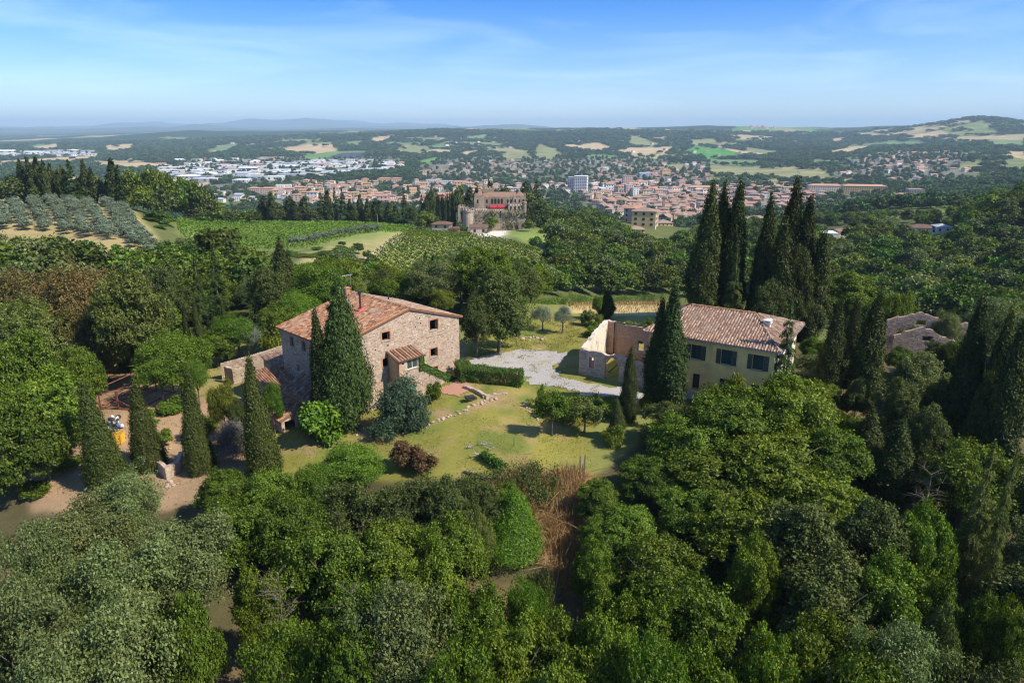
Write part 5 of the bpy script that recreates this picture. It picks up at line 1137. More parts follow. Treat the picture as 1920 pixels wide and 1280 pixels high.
for k, px, top, Y, w, lab in (('oak', 1692, 652, 85, 64, 'green tree hiding the lower left of the broken gables'), ('holm', 1762, 640, 86, 84, 'dark tree hiding the lower right of the broken gables'), ('oak', 1802, 628, 84, 60, 'green tree between gables and large right cypress'), ('holm', 1612, 712, 70, 60, 'dark tree under the two cypresses nearest the villa'), ('holm', 1692, 716, 66, 92, 'dark tree right of the broad black cypress'), ('oak', 1548, 712, 72, 66, 'green tree at the villa right corner'), ('holm', 1756, 770, 60, 100, 'shaded tree below the broken gables'), ('oak', 1600, 770, 62, 70, 'green tree below the thin light cypress')):
    T(k, 'tree', px, top, Y, w, lab)
for k, px, top, Y, w, lab in (('shrub', 300, 800, 70, 40, 'low shrub on the dirt right of the second cone cypress'), ('figbush', 275, 770, 75, 46, 'leafy shrub behind the second cone cypress'), ('shrub', 318, 745, 78, 50, 'shrub at the edge of the shaded clearing'), ('shrub', 120, 850, 66, 60, 'shrub in front of the large dark oak'), ('shrub', 60, 900, 62, 60, 'shrub at the lower left of the dirt'), ('shrub', 385, 770, 73, 44, 'shrub behind the third cone cypress')):
    T(k, 'bush', px, top, Y, w, lab, cat='bush')
T('oak', 'tree', 1534, 632, 86, 56, 'green tree just right of the villa end wall')
# ------------------------------------------------------------------ hedge, walls, rocks and the small things round the houses
def leaf_box(name, a, b, half, h, z0, rng_, mat, dens=190, ln=.10, wd=.065, jit=.09):
    """a clipped hedge between two ground points: leaves over its top and sides"""
    a = Vector(a); b = Vector(b); d = b - a; L = d.length; d.normalize(); nrm = Vector((-d.y, d.x, 0)); Cs, Ns = [], []
    for kind, area in (('top', L * half * 2), ('s1', L * h), ('s2', L * h), ('e1', half * 2 * h), ('e2', half * 2 * h)):
        n = int(area * dens); u = rng_.uniform(0, 1, n); w = rng_.uniform(0, 1, n)
        if kind == 'top': s, t, z, nn = u * L, (w * 2 - 1) * half, np.full(n, h), (0, 0, 1)
        elif kind == 's1': s, t, z, nn = u * L, np.full(n, half), w * h, (nrm.x, nrm.y, .25)
        elif kind == 's2': s, t, z, nn = u * L, np.full(n, -half), w * h, (-nrm.x, -nrm.y, .25)
        elif kind == 'e1': s, t, z, nn = np.zeros(n), (u * 2 - 1) * half, w * h, (-d.x, -d.y, .25)
        else: s, t, z, nn = np.full(n, L), (u * 2 - 1) * half, w * h, (d.x, d.y, .25)
        lump = (vnoise(s / .8 + 3, t / .8 + z / .7) - .5) * .35
        C = np.stack([a.x + d.x * s + nrm.x * t, a.y + d.y * s + nrm.y * t, z0 + z], 1) + np.array(nn)[None] * lump[:, None] + rng_.normal(size=(n, 3)) * jit
        Cs.append(C); Ns.append(np.array(nn)[None] + rng_.normal(size=(n, 3)) * .55)
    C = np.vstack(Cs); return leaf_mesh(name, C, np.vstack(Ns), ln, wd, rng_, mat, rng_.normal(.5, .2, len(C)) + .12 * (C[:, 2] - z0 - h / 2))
rg = np.random.default_rng(61)
h1 = at_z(884, 716, -.4); h2 = at_z(968, 724, -.5)
hd = empty('clipped_hedge', (h1.x, h1.y, -.6)); tag(hd, 'thick clipped laurel hedge between the gravel yard and the terrace', 'hedge')
o_ = Vector((h1.x, h1.y, -.6))
link('long_arm', leaf_box('long_arm', Vector((h1.x - .2, h1.y + .6, 0)) - Vector((o_.x, o_.y, 0)), Vector((h2.x + .6, h2.y + .3, 0)) - Vector((o_.x, o_.y, 0)), .95, 1.95, 0, rg, F_HEDGE), hd)
h3 = at_z(866, 706, -.3); link('short_arm', leaf_box('short_arm', Vector((h3.x - .1, h3.y + 1.3, 0)) - Vector((o_.x, o_.y, 0)), Vector((h1.x - .6, h1.y - .3, 0)) - Vector((o_.x, o_.y, 0)), .8, 1.95, .1, rg, F_HEDGE), hd)
# rocks
ROCK = []
for s in range(6):
    bm = bmesh.new(); bmesh.ops.create_icosphere(bm, subdivisions=1, radius=.5); r_ = random.Random(s)
    for v in bm.verts: v.co *= r_.uniform(.72, 1.15); v.co.z *= .7
    me = bpy.data.meshes.new('rock'); bm.to_mesh(me); bm.free(); me.materials.append(M_STONE); a = me.attributes.new('tint', 'FLOAT', 'FACE'); a.data.foreach_set('value', np.full(len(me.polygons), r_.random(), np.float32)); ROCK.append(me)
rk = random.Random(3)
def rock(px, py, s, label, group):
    p = at_ground(px, py); o = link('rock', ROCK[rk.randrange(6)]); o.location = (p.x, p.y, p.z + s * .12); o.rotation_euler = (rk.uniform(-.3, .3), rk.uniform(-.3, .3), rk.uniform(0, 6)); o.scale = (s * rk.uniform(.8, 1.3), s * rk.uniform(.7, 1.1), s * rk.uniform(.6, 1)); tag(o, label, 'rock', group)
def rock_line(pts, n, s0, s1, jx, jy, label, group):
    for k in range(n):
        t = (k + rk.random()) / n * (len(pts) - 1); i = min(int(t), len(pts) - 2); f = t - i
        rock(pts[i][0] * (1 - f) + pts[i + 1][0] * f + rk.uniform(-jx, jx), pts[i][1] * (1 - f) + pts[i + 1][1] * f + rk.uniform(-jy, jy), rk.uniform(s0, s1), label, group)
rock_line([(705, 824), (760, 810), (800, 800), (850, 777), (900, 757), (935, 748)], 52, .25, .6, 5, 3, 'pale rough stone in the border line along the lawn', 'stones edging the lawn')
rock_line([(655, 815), (680, 818), (700, 826)], 10, .2, .5, 12, 5, 'rubble stone lying by the foot of the farmhouse corner', 'rubble by the house corner')
rock_line([(982, 756), (992, 770), (1012, 788)], 14, .25, .45, 3, 2, 'stone of the curved edging of the garden bed', 'stones of the garden bed')
rock_line([(972, 636), (1024, 634)], 20, .35, .8, 6, 3, 'stone in the rubble heap behind the gravel yard', 'rubble heap stones')
rock_line([(1160, 765), (1215, 772)], 8, .25, .4, 10, 6, 'pale stone at the edge of the garden by the drive', 'stones by the drive')
# terrace with its low walls
M_PAVE = mat_plain('terracotta_paving', (.40, .20, .13), .85, .25, 4, bumpd=.01)
tp = [floc(11.6, -3.0), floc(15.6, -3.0), floc(15.4, -6.2), floc(12.4, -6.4)]
drape('terrace', [(p.x, p.y) for p in tp], M_PAVE, .3, .07, .12)
stone_wall('terrace_wall', 'low stone wall along the upper side of the brick terrace', [tuple(at_z(x, y, -.5)[:2]) for x, y in ((868, 728), (890, 735), (912, 746))], .4, -1.0, [-.15, -.2, -.3])
stone_wall('terrace_wall', 'low stone kerb wall on the lawn side of the hedge', [tuple(at_z(x, y, -.7)[:2]) for x, y in ((906, 748), (925, 744), (952, 742))], .35, -1.2, [-.45, -.4, -.4])
p = at_ground(881, 752); wb = empty('wheelbarrow', p, .5); tag(wb, 'dark wheelbarrow parked at the terrace edge', 'wheelbarrow')
mb = MB(); mb.hexa([(-.45, -.3, .3), (.4, -.3, .25), (.4, .3, .25), (-.45, .3, .3)], [(-.6, -.42, .65), (.6, -.42, .6), (.6, .42, .6), (-.6, .42, .65)]); mb.build('tray', M_DARK, wb)
mb = MB(); mb.tube([(.72, -.05, .22), (.72, .05, .22)], .22, 12); mb.build('wheel', M_DARK, wb)
for s in (-1, 1): mb = MB(); mb.tube([(.72, s * .1, .22), (0, s * .3, .28), (-1.1, s * .33, .6)], .03, 6); mb.build('handle', M_WOOD, wb); mb = MB(); mb.tube([(-.35, s * .28, .3), (-.42, s * .28, 0)], .03, 6); mb.build('leg', M_DARK, wb)
# ivy on the stair parapet and the porch corner
n = 5200; s = rg.uniform(PX1 - .3, 15.6, n); top = np.array([par(q) for q in s]); dz = np.abs(rg.normal(0, .33, n)) + .0; C = np.stack([s, PV + rg.uniform(-.16, .45, n), top + .14 - dz * (rg.random(n) < .7)], 1); C[:, 1] = np.where(dz > .2, PV - .08 - rg.uniform(0, .14, n), C[:, 1])
n2 = 900; C2 = np.stack([rg.uniform(9.9, 10.6, n2), PV - rg.uniform(.02, .2, n2), rg.uniform(2.2, 4.2, n2)], 1); C = np.vstack([C, C2]); W = np.array([FM @ Vector(q) for q in C])
tag(link('ivy', leaf_mesh('ivy', W, rg.normal(size=W.shape) * .6 + np.array([.5, -.5, .7]), .10, .08, rg, F_IVY, rg.normal(.55, .2, len(W)))), 'bright ivy spilling over the sloping stair parapet of the farmhouse', 'ivy')
# fence posts along the garden, gate posts at the lawn corner
def post(px, pyb, h, r, mat, label, group=None, name='fence_post'):
    p = at_ground(px, pyb); mb = MB(); mb.tube([(0, 0, -.4), (rk.uniform(-.03, .03), 0, h * .6), (rk.uniform(-.05, .05), rk.uniform(-.04, .04), h)], [r, r * .95, r * .8], 7); o = mb.build(name, mat); o.location = p; tag(o, label, 'post', group)
post(1121, 762, 1.9, .07, M_WOOD, 'dark wooden fence post by the drive, left of the slim cypress'); post(1172, 760, 1.5, .07, M_WOOD, 'dark fence post touching the slim cypress'); post(1088, 884, 1.7, .09, M_METAL, 'grey gate post at the shaded lawn corner'); post(1096, 880, 1.6, .09, M_METAL, 'second grey gate post, right of the first'); post(964, 834, .8, .04, M_WOOD, 'thin short stake standing in the lawn')
post(524, 628, 5.6, .10, M_PALEBARK, 'wooden utility pole behind the left end of the farmhouse', name='utility_pole'); post(540, 625, 2.4, .06, M_WOOD, 'short pole at the back corner of the farmhouse', name='pole')
post(634, 812, 1.5, .1, M_CONC, 'pale concrete post by the cedar foot', name='concrete_post')
post(709, 432, 7.5, .12, M_PALEBARK, 'pale pole at the head of the dirt track', name='utility_pole')
# fallen log with ivy, pale broken branches
a, b = at_ground(900, 856), at_ground(946, 884); lg = empty('fallen_log', a); tag(lg, 'fallen trunk overgrown with ivy at the near lawn edge', 'log'); d = b - a
mb = MB(); mb.tube([(0, 0, .2), tuple(d * .5 + Vector((0, 0, .45))), tuple(d + Vector((0, 0, .25)))], [.22, .2, .14], 8); mb.build('trunk', M_BARK, lg)
n = 1500; t = rg.uniform(.12, 1, n); C = np.array(d)[None] * t[:, None] + rg.normal(size=(n, 3)) * .22 + np.array([0, 0, .45]); link('ivy', leaf_mesh('ivy', C, rg.normal(size=C.shape) + np.array([0, 0, .8]), .10, .08, rg, F_IVY, rg.normal(.4, .2, n)), lg)
mb = MB(); mb.tube([(0, 0, .25), (-.5, -.3, .5), (-1.0, -.2, .55)], [.12, .07, .03], 6); mb.tube([(-.4, -.25, .45), (-.7, .3, .75)], [.06, .02], 5); mb.build('dead_branch', M_PALEBARK, lg)
for k, (px, py) in enumerate(((908, 834), (885, 838), (916, 842))):
    p = at_ground(px, py); mb = MB()
    for q in range(5): mb.tube([(0, 0, .05), (rk.uniform(-.6, .6), rk.uniform(-.5, .5), rk.uniform(.05, .35)), (rk.uniform(-1, 1), rk.uniform(-.7, .7), rk.uniform(.02, .2))], [.05, .035, .015], 5)
    o = mb.build('broken_branch', M_PALEBARK); o.location = p; tag(o, 'pale broken branches lying on the lawn near the ivy log', 'branch', 'broken branches on the lawn')
a, b = at_ground(870, 886), at_ground(935, 908); mb = MB(); mb.tube([(0, 0, .15), tuple((b - a) * .5 + Vector((0, 0, .3))), tuple(b - a + Vector((0, 0, .1)))], [.12, .1, .05], 7); o = mb.build('fallen_log', M_BARK); o.location = a; tag(o, 'bare fallen trunk on the brink of the dry bank', 'log')
# dead bare trees in the canopy
def dead_tree(px, top, Y, label):
    p = at_y(px, top, Y); g = ht(p.x, p.y); h = p.z - g; r_ = random.Random(px); mb = MB(); mb.tube([(0, 0, -.5), (.1, 0, h * .5), (.2, .1, h)], [.09, .06, .02], 6)
    for k in range(26):
        z = h * r_.uniform(.5, .98); a = r_.uniform(0, 6.28); L = r_.uniform(.8, 2.0); e = Vector((math.cos(a) * L, math.sin(a) * L, z + r_.uniform(.1, 1.0))); m_ = Vector((.15, .05, z)).lerp(e, .5) + Vector((0, 0, .12)); mb.tube([(.12, .05, z), m_, e], [.03, .018, .006], 4)
        for q in range(3): mb.tube([m_, m_ + Vector((r_.uniform(-.6, .6), r_.uniform(-.6, .6), r_.uniform(.1, .6)))], [.016, .006], 3)
    o = mb.build('dead_tree', M_BARK); o.location = (p.x, p.y, g); tag(o, label, 'tree')
for a in ((515, 1078, 40, 'bare dead tree sticking out left of the bottom centre crown'), (655, 1100, 39, 'grey dead tree between the middle foreground crowns'), (1745, 885, 52, 'leaning bare trunk in the dark clearing')): dead_tree(*a)
# ------------------------------------------------------------------ left clearing: frame, crate, rubbish, pen
f0 = at_ground(190, 768); fr = empty('rusty_frame', f0, R(-14)); tag(fr, 'rust red pipe frame standing under the tall bare stemmed tree', 'pipe frame')
def pipe(a, b, r=.055): mb = MB(); mb.tube([a, b], r, 6); mb.build('pipe', M_RUST, fr)
FWd, FDp, FH = 5.4, 6.5, 2.7
for x in (0, FWd / 2, FWd):
    for y in (0, FDp):
        pipe((x - .08, y, 0), (x - .08, y, FH)); pipe((x + .08, y, 0), (x + .08, y, FH))
for y in (0, FDp):
    for z in (.5, FH): pipe((-.3, y, z), (FWd + .4, y, z))
for x in (0, FWd / 2, FWd): pipe((x, -.3, FH + .12), (x, FDp + .3, FH + .12)); pipe((x, 0, .55), (x, FDp, .55))
pipe((0, 0, FH), (FWd, 0, .5)); pipe((0, FDp, .5), (FWd, FDp, FH)); pipe((-2.6, .4, 1.7), (0, 0, FH)); pipe((-2.6, .4, 1.7), (-.1, 0, .6)); pipe((0, 0, .5), (FWd / 2, FDp, .6)); pipe((FWd / 2, 0, FH), (FWd, FDp, FH))
M_YEL = mat_plain('yellow_plastic', (.70, .40, .04), .6, .15, 3)
c0 = at_ground(220, 830); cr = empty('yellow_crate', c0, R(8)); tag(cr, 'yellow slatted crate in front of the rubbish heap', 'crate')
for k in range(4):
    z = .08 + k * .28
    for y in (-.5, .5): mb = MB(); mb.box(-.72, .72, y - .025, y + .025, z, z + .22); mb.build('slat', M_YEL, cr)
    for x in (-.72, .72): mb = MB(); mb.box(x - .025, x + .025, -.47, .47, z, z + .22); mb.build('slat', M_YEL, cr)
for x in (-.66, -.22, .22, .66):
    for y in (-.55, .55): mb = MB(); mb.box(x - .05, x + .05, y - .025, y + .025, 0, 1.2); mb.build('upright', M_YEL, cr)
mb = MB(); mb.box(-.69, .69, -.47, .47, .02, .07); mb.build('floor_board', M_YEL, cr)
BAGM = [mat_plain('white_bag', (.52, .52, .54), .6, .1, 3), mat_plain('dark_bag', (.03, .03, .035), .4, .2, 3), mat_plain('blue_bag', (.12, .2, .34), .6, .1, 3), mat_plain('red_bag', (.42, .10, .10), .6, .1, 3)]
BM = []
for s in range(4):
    bm = bmesh.new(); bmesh.ops.create_icosphere(bm, subdivisions=2, radius=.5); r_ = random.Random(40 + s)
    for v in bm.verts:
        v.co *= r_.uniform(.86, 1.1); v.co.z = max(v.co.z, -.3)
        if v.co.z > .35: v.co.x *= .45; v.co.y *= .45; v.co.z += .15
    me = bpy.data.meshes.new('rubbish_bag'); bm.to_mesh(me); bm.free(); me.materials.append(BAGM[s]); BM.append(me)
for k in range(22):
    px, py = rk.uniform(200, 232), rk.uniform(786, 812); s = rk.choice((0, 0, 1, 1, 1, 2)); p = at_ground(px, py); o = link('rubbish_bag', BM[s]); q = rk.uniform(.3, .75); o.location = (p.x, p.y, p.z + .3 * q + rk.uniform(0, .3)); o.rotation_euler = (rk.uniform(-.5, .5), rk.uniform(-.5, .5), rk.uniform(0, 6)); o.scale = (q * rk.uniform(.7, 1.3), q, q)
    tag(o, '%s in the rubbish heap behind the yellow crate' % ('white rubbish bag', 'black rubbish bag', 'blue rubbish bag', 'small red bag')[s], 'rubbish bag', 'bags of the rubbish heap')
W4 = [at_ground(x, y) for x, y in ((292, 868), (296, 884), (313, 900), (340, 884), (346, 868))]
stone_wall('stone_pen', 'low square stone pen between the second and third cone cypress', [(q.x, q.y) for q in W4], .4, min(q.z for q in W4) - .6, [q.z + h_ for q, h_ in zip(W4, (1.3, 1.2, 1.35, 1.2, 1.4))])
p = at_ground(318, 902); o = link('rock', ROCK[2]); o.location = p; o.scale = (.9, .6, .5); tag(o, 'white stone lying in front of the low stone pen', 'rock')
rock_line([(330, 905), (300, 915)], 7, .3, .6, 14, 6, 'stone scattered below the low stone pen', 'stones below the pen')
rock_line([(285, 850), (330, 838)], 6, .15, .5, 12, 6, 'small pale stone on the dirt above the pen', 'stones above the pen')
p = at_ground(533, 586); stone_wall('gate_pillar', 'pale low masonry pier in the trees behind the left end of the house', [(p.x - .8, p.y), (p.x + .8, p.y + .1)], .5, p.z - .2, [p.z + 1.3, p.z + 1.3])
# ------------------------------------------------------------------ grass, canes and undergrowth
def blades(name, P, h0, h1, w, rng_, mat, lean=.5, kind='stuff', bent=True):
    n = len(P); a = rng_.uniform(0, 6.28, n); h = rng_.uniform(h0, h1, n); ln_ = np.abs(rng_.normal(0, lean, n)); d = np.stack([np.cos(a), np.sin(a), np.zeros(n)], 1); s = np.stack([-np.sin(a), np.cos(a), np.zeros(n)], 1)
    tip = P + d * (h * ln_)[:, None] + np.array([0, 0, 1.])[None] * (h * np.sqrt(np.maximum(0.1, 1 - np.minimum(ln_, .95) ** 2)))[:, None]; mid = P * .5 + tip * .5 + np.array([0, 0, 1.])[None] * (h * .08)[:, None]
    V = np.stack([P - s * w, mid + s * w * .9, tip, mid - s * w * .9], 1).reshape(-1, 3)
    o = link(name, np_mesh(name, V, np.arange(4 * n).reshape(n, 4), mat, False, [('tint', 'FACE', np.clip(rng_.normal(.5, .22, n), 0, 1))])); tag(o, kind=kind); return o
def in_px(poly, n, rng_, lo=40, hi=135):
    """n ground points, evenly spread on the ground, inside a photo polygon"""
    W = np.array([tuple(at_ground(*q))[:2] for q in poly]); out = np.zeros((0, 2))
    while len(out) < n:
        q = rng_.uniform(W.min(0), W.max(0), (n * 2, 2)); out = np.vstack([out, q[in_poly(q[:, 0], q[:, 1], [tuple(w) for w in W])]])
    out = out[:n]; return np.stack([out[:, 0], out[:, 1], height(out[:, 0], out[:, 1])], 1)
def clumped(P, s, t): return P[fbm(P[:, 0] / s, P[:, 1] / s, 3) > t]
P = in_px([(940, 900), (1000, 880), (1095, 888), (1100, 1000), (1100, 1110), (1050, 1115), (1010, 1000), (930, 940)], 9000, rg); P = clumped(P, 1.3, -.1); blades('dry_canes', P, .4, 1.9, .03, rg, F_DRY, 1.1)
P = in_px(Z_HAY, 7000, rg); blades('hay_grass', P, .4, .9, .06, rg, F_DRY, .5)
P = in_px(Z_LAWN, 26000, rg); P = clumped(P, 2.2, -.05); blades('lawn_grass', P, .06, .20, .035, rg, F_GRASS, .7)
P = in_px([(360, 655), (540, 620), (560, 720), (430, 750), (340, 740)], 6000, rg); blades('yard_grass', clumped(P, 2, 0), .08, .3, .04, rg, F_GRASS, .7)
P = in_px([(60, 850), (180, 690), (400, 700), (560, 780), (420, 920), (300, 960), (50, 960)], 7000, rg); blades('clearing_weeds', clumped(P, 2.5, .05), .08, .35, .04, rg, F_GRASS, .7)
P = in_px([(860, 640), (985, 590), (1110, 600), (1110, 640), (1040, 655), (900, 665)], 6000, rg); blades('meadow_grass', clumped(P, 2, -.05), .1, .35, .045, rg, F_GRASS, .6)
P = in_px([(985, 750), (1170, 745), (1200, 800), (1010, 800)], 4500, rg); blades('garden_weeds', clumped(P, 1.5, -.1), .15, .5, .05, rg, F_GRASS, .6)
P = in_px([(868, 682), (950, 656), (1055, 658), (1040, 700), (1190, 735), (1245, 760), (1110, 745), (985, 712), (890, 694)], 9000, rg); P = clumped(P, 1.4, .22); blades('drive_weeds', P + np.array([0, 0, .05]), .05, .2, .035, rg, F_GRASS, .7)
# low growth on the slope under and between the trees, at the wood edges and along the house walls
def undergrowth(name, P, h0, h1, per, spread, ln, wd, mat):
    n = len(P); C = np.repeat(P, per, 0) + rg.normal(size=(n * per, 3)) * np.array([spread, spread, 0]); hh = np.repeat(rg.uniform(h0, h1, n), per); C[:, 2] = height(C[:, 0], C[:, 1]) + hh * rg.uniform(.1, 1, n * per)
    o = link(name, leaf_mesh(name, C, rg.normal(size=C.shape) * .7 + np.array([0, 0, .8]), ln, wd, rg, mat, np.repeat(rg.normal(.45, .2, n), per) + rg.normal(0, .15, n * per))); tag(o, kind='stuff')
P = np.stack([rg.uniform(-48, 62, 900), rg.uniform(22, 60, 900)], 1); zz = height(P[:, 0], P[:, 1]); qx, qy = to_px(P[:, 0], P[:, 1], zz); ok = ~in_poly(qx, qy, [(960, 890), (1100, 880), (1110, 1115), (1020, 1115)]) & ~in_poly(qx, qy, [(500, 900), (560, 780), (1110, 740), (1110, 885), (900, 895), (700, 905)]) & (qy > 880); ok &= fbm(P[:, 0] / 6, P[:, 1] / 6, 3) > -.05; P = np.column_stack([P, zz])[ok]
undergrowth('undergrowth', P, .3, 1.3, 60, .55, .12, .08, F_OAK)
P = in_px([(880, 900), (955, 895), (1060, 890), (1070, 930), (1000, 960), (985, 1000), (860, 960)], 80, rg); P = clumped(P, 3, -.1); undergrowth('bank_scrub', P, .6, 1.9, 160, .5, .10, .07, F_HOLM)
P = in_px([(955, 562), (1065, 556), (1075, 580), (985, 596), (960, 590)], 60, rg); undergrowth('meadow_scrub', P, .5, 1.8, 110, .6, .14, .09, F_BRIGHT)
P = in_px([(1065, 555), (1245, 552), (1245, 565), (1065, 566)], 80, rg); undergrowth('field_edge_scrub', P, .5, 2.2, 90, .7, .16, .10, F_WOOD)
P = in_px([(1010, 745), (1150, 752), (1170, 790), (1030, 780)], 34, rg); undergrowth('garden_plants', P, .3, .9, 90, .35, .09, .06, F_BRIGHT)
# ------------------------------------------------------------------ middle distance: groves, vineyards, castle, woods
def pts_spaced(a, b, step):
    A = at_ground(*a); B = at_ground(*b, 18., 300.) if b[1] < 400 else at_ground(*b);
    if (B - A).length > 110: B = A + (B - A) * (110 / (B - A).length)
    n = max(2, int((B - A).length / step)); return [A.lerp(B, (i + .5) / n) for i in range(n)]
rr = random.Random(17)
# olive grove on the left knoll: the rows run up the slope
for bot, top in (((14, 434), (-8, 384)), ((50, 434), (23, 383)), ((88, 436), (60, 382)), ((132, 440), (94, 381)), ((172, 446), (131, 385)), ((216, 450), (164, 385)), ((258, 466), (198, 383)), ((290, 482), (228, 392))):
    for p in pts_spaced(bot, top, 4.6):
        x, y = p.x + rr.uniform(-.5, .5), p.y + rr.uniform(-.5, .5)
        plant('olive_far', 'olive_tree', x, y, rr.uniform(3.4, 4.6), rr.uniform(2.0, 2.7), 'round silvery olive tree in the planted rows of the hilltop grove', 'olive trees in the hilltop grove', parts=False)
for p in pts_spaced((545, 463), (712, 436), 4.2):
    plant('olive_far', 'olive_tree', p.x, p.y, rr.uniform(3.2, 4.2), rr.uniform(2.0, 2.5), 'silvery olive tree in the single line along the flat vineyard', 'olive trees along the vineyard edge', parts=False)
for px, top, Y, w in ((575, 478, 238, 50), (612, 470, 243, 46), (645, 462, 250, 40), (668, 455, 256, 26), (540, 470, 242, 40), (596, 462, 258, 22), (640, 452, 268, 16), (690, 470, 246, 22)):
    plant_px('wood_far', 'broadleaf_tree', px, top, Y, w, 'bushy tree on the dry strip between the two vineyards', 'bushes between the vineyards', parts=False)
plant_px('wood_far', 'broadleaf_tree', 412, 424, 196, 92, 'large round tree standing before the flat vineyard', seed=1); plant_px('wood_far', 'broadleaf_tree', 452, 470, 205, 46, 'smaller tree at the right foot of the large round tree')
# cypresses behind the grove
for px, top, w, k, lab in ((35, 298, 20, 'cyp_far', 'leftmost cypress behind the hilltop grove'), (50, 295, 17, 'cyp_far', 'second cypress from the left behind the grove'), (64, 293, 20, 'cyp_far', 'tall third cypress behind the grove'), (77, 297, 13, 'cyp_far', 'slim fourth cypress behind the grove'), (91, 304, 14, 'cyp_far', 'shorter fifth cypress behind the grove'),
                          (126, 298, 42, 'fir_far', 'broad dark conifer among the cypresses of the grove'), (110, 312, 24, 'holm_far', 'dark evergreen left of the broad conifer'), (152, 299, 15, 'cyp_far', 'cypress right of the broad conifer'), (167, 313, 16, 'cyp_far', 'shorter cypress with a pale stem above the grove'), (204, 294, 22, 'cyp_far', 'tallest cypress at the right end of the grove'), (219, 308, 30, 'fir_far', 'bushy conifer at the right end of the grove'), (12, 332, 60, 'holm_far', 'umbrella pine with a bare stem at the left end of the grove'), (-30, 320, 60, 'fir_far', 'dark conifer cut by the left edge')):
    plant_px(k, 'cypress' if k == 'cyp_far' else 'evergreen_tree', px, top, 292 + rr.uniform(-4, 4), w, lab, parts=False)
for px, top, w in ((70, 345, 30), (100, 338, 34), (150, 335, 34), (180, 330, 40), (200, 340, 36), (140, 350, 30), (240, 322, 50), (270, 318, 50), (300, 322, 55), (330, 330, 52), (355, 338, 50), (375, 352, 48), (395, 372, 44), (412, 392, 40), (260, 350, 50), (300, 358, 55), (340, 372, 50), (370, 388, 46), (290, 395, 44), (310, 405, 40), (250, 375, 44), (430, 392, 36), (455, 396, 34), (475, 396, 30), (280, 425, 34), (300, 432, 34)):
    plant_px('wood_far' if rr.random() < .7 else 'holm_far', 'broadleaf_tree', px, top, (352 if px > 380 else 335 if px > 325 else 300 - (top - 320) * .25) + rr.uniform(-8, 8), w, 'rounded broadleaf tree in the wood between grove and flat vineyard', 'trees between grove and flat vineyard', parts=False)
# line of dark cypresses and firs along the castle approach
for px, top, w, k in ((492, 366, 20, 'cyp_far'), (508, 360, 18, 'cyp_far'), (498, 372, 22, 'fir_far'), (541, 366, 24, 'cyp_far'), (552, 376, 14, 'cyp_far'), (567, 368, 20, 'cyp_far'), (600, 360, 28, 'fir_far'), (613, 356, 18, 'cyp_far'), (626, 349, 22, 'fir_far'), (640, 352, 26, 'fir_far'), (655, 372, 13, 'cyp_far'), (674, 363, 14, 'cyp_far'), (687, 372, 13, 'cyp_far'), (702, 376, 18, 'cyp_far'), (709, 374, 14, 'cyp_far'), (728, 378, 18, 'cyp_far'), (740, 384, 14, 'cyp_far'), (757, 358, 26, 'fir_far'), (772, 384, 20, 'holm_far'), (790, 364, 22, 'fir_far'), (800, 372, 14, 'cyp_far'), (808, 352, 26, 'holm_far'), (585, 390, 26, 'holm_far'), (525, 388, 26, 'holm_far'), (665, 392, 22, 'wood_far'), (690, 394, 24, 'wood_far'), (745, 398, 24, 'wood_far')):
    plant_px(k, 'cypress' if k == 'cyp_far' else 'evergreen_tree', px, top, 388 + rr.uniform(-5, 5), w, 'dark cypress in the long line from the flat vineyard to the castle' if k == 'cyp_far' else 'dark bushy evergreen in the long line leading to the castle', 'dark trees along the castle approach', parts=False)
for i in range(9):
    plant_px('cyp_far', 'cypress', 819 + i * 3.9, 364 + rr.uniform(-3, 3), 372 + rr.uniform(-1, 1), 6.2, 'thin cypress of the tight screen left of the castle tower', 'tight cypress screen by the castle', parts=False)
for px, top, Y, w, k, lab in ((858, 352, 392, 34, 'holm_far', 'grey evergreen behind the castle cypress screen'), (880, 350, 395, 24, 'cyp_far', 'cypress between screen and castle palace'), (893, 352, 398, 20, 'cyp_far', 'slim cypress at the palace left end'), (918, 338, 400, 22, 'cyp_far', 'tall cypress behind the palace roof'), (943, 350, 400, 40, 'holm_far', 'round tree behind the palace roof'), (985, 340, 398, 24, 'cyp_far', 'pointed cypress right behind the palace'), (1006, 336, 402, 34, 'fir_far', 'tall dark conifer right of the castle'), (995, 362, 385, 52, 'holm_far', 'big round evergreen at the right palace corner'), (1015, 372, 378, 44, 'holm_far', 'evergreen below the tall conifer by the castle'),
                              (868, 386, 358, 15, 'olive_far', 'little olive tree on the castle terrace'), (990, 412, 342, 24, 'wood_far', 'single round tree on the castle lawn'), (920, 408, 347, 30, 'lime_far', 'bright bush below the bastion wall'), (872, 424, 344, 17, 'wood_far', 'bush between the two castle cottages'), (912, 428, 341, 16, 'olive_far', 'grey bush beside the lower castle cottage'), (797, 398, 350, 36, 'lime_far', 'light green tree left of the upper castle cottage'), (812, 404, 352, 22, 'wood_far', 'dark bush behind the upper castle cottage'), (1015, 428, 338, 12, 'shrub', 'small round bush on the castle lawn')):
    plant_px(k, 'castle_tree', px, top, Y, w, lab, parts=False)
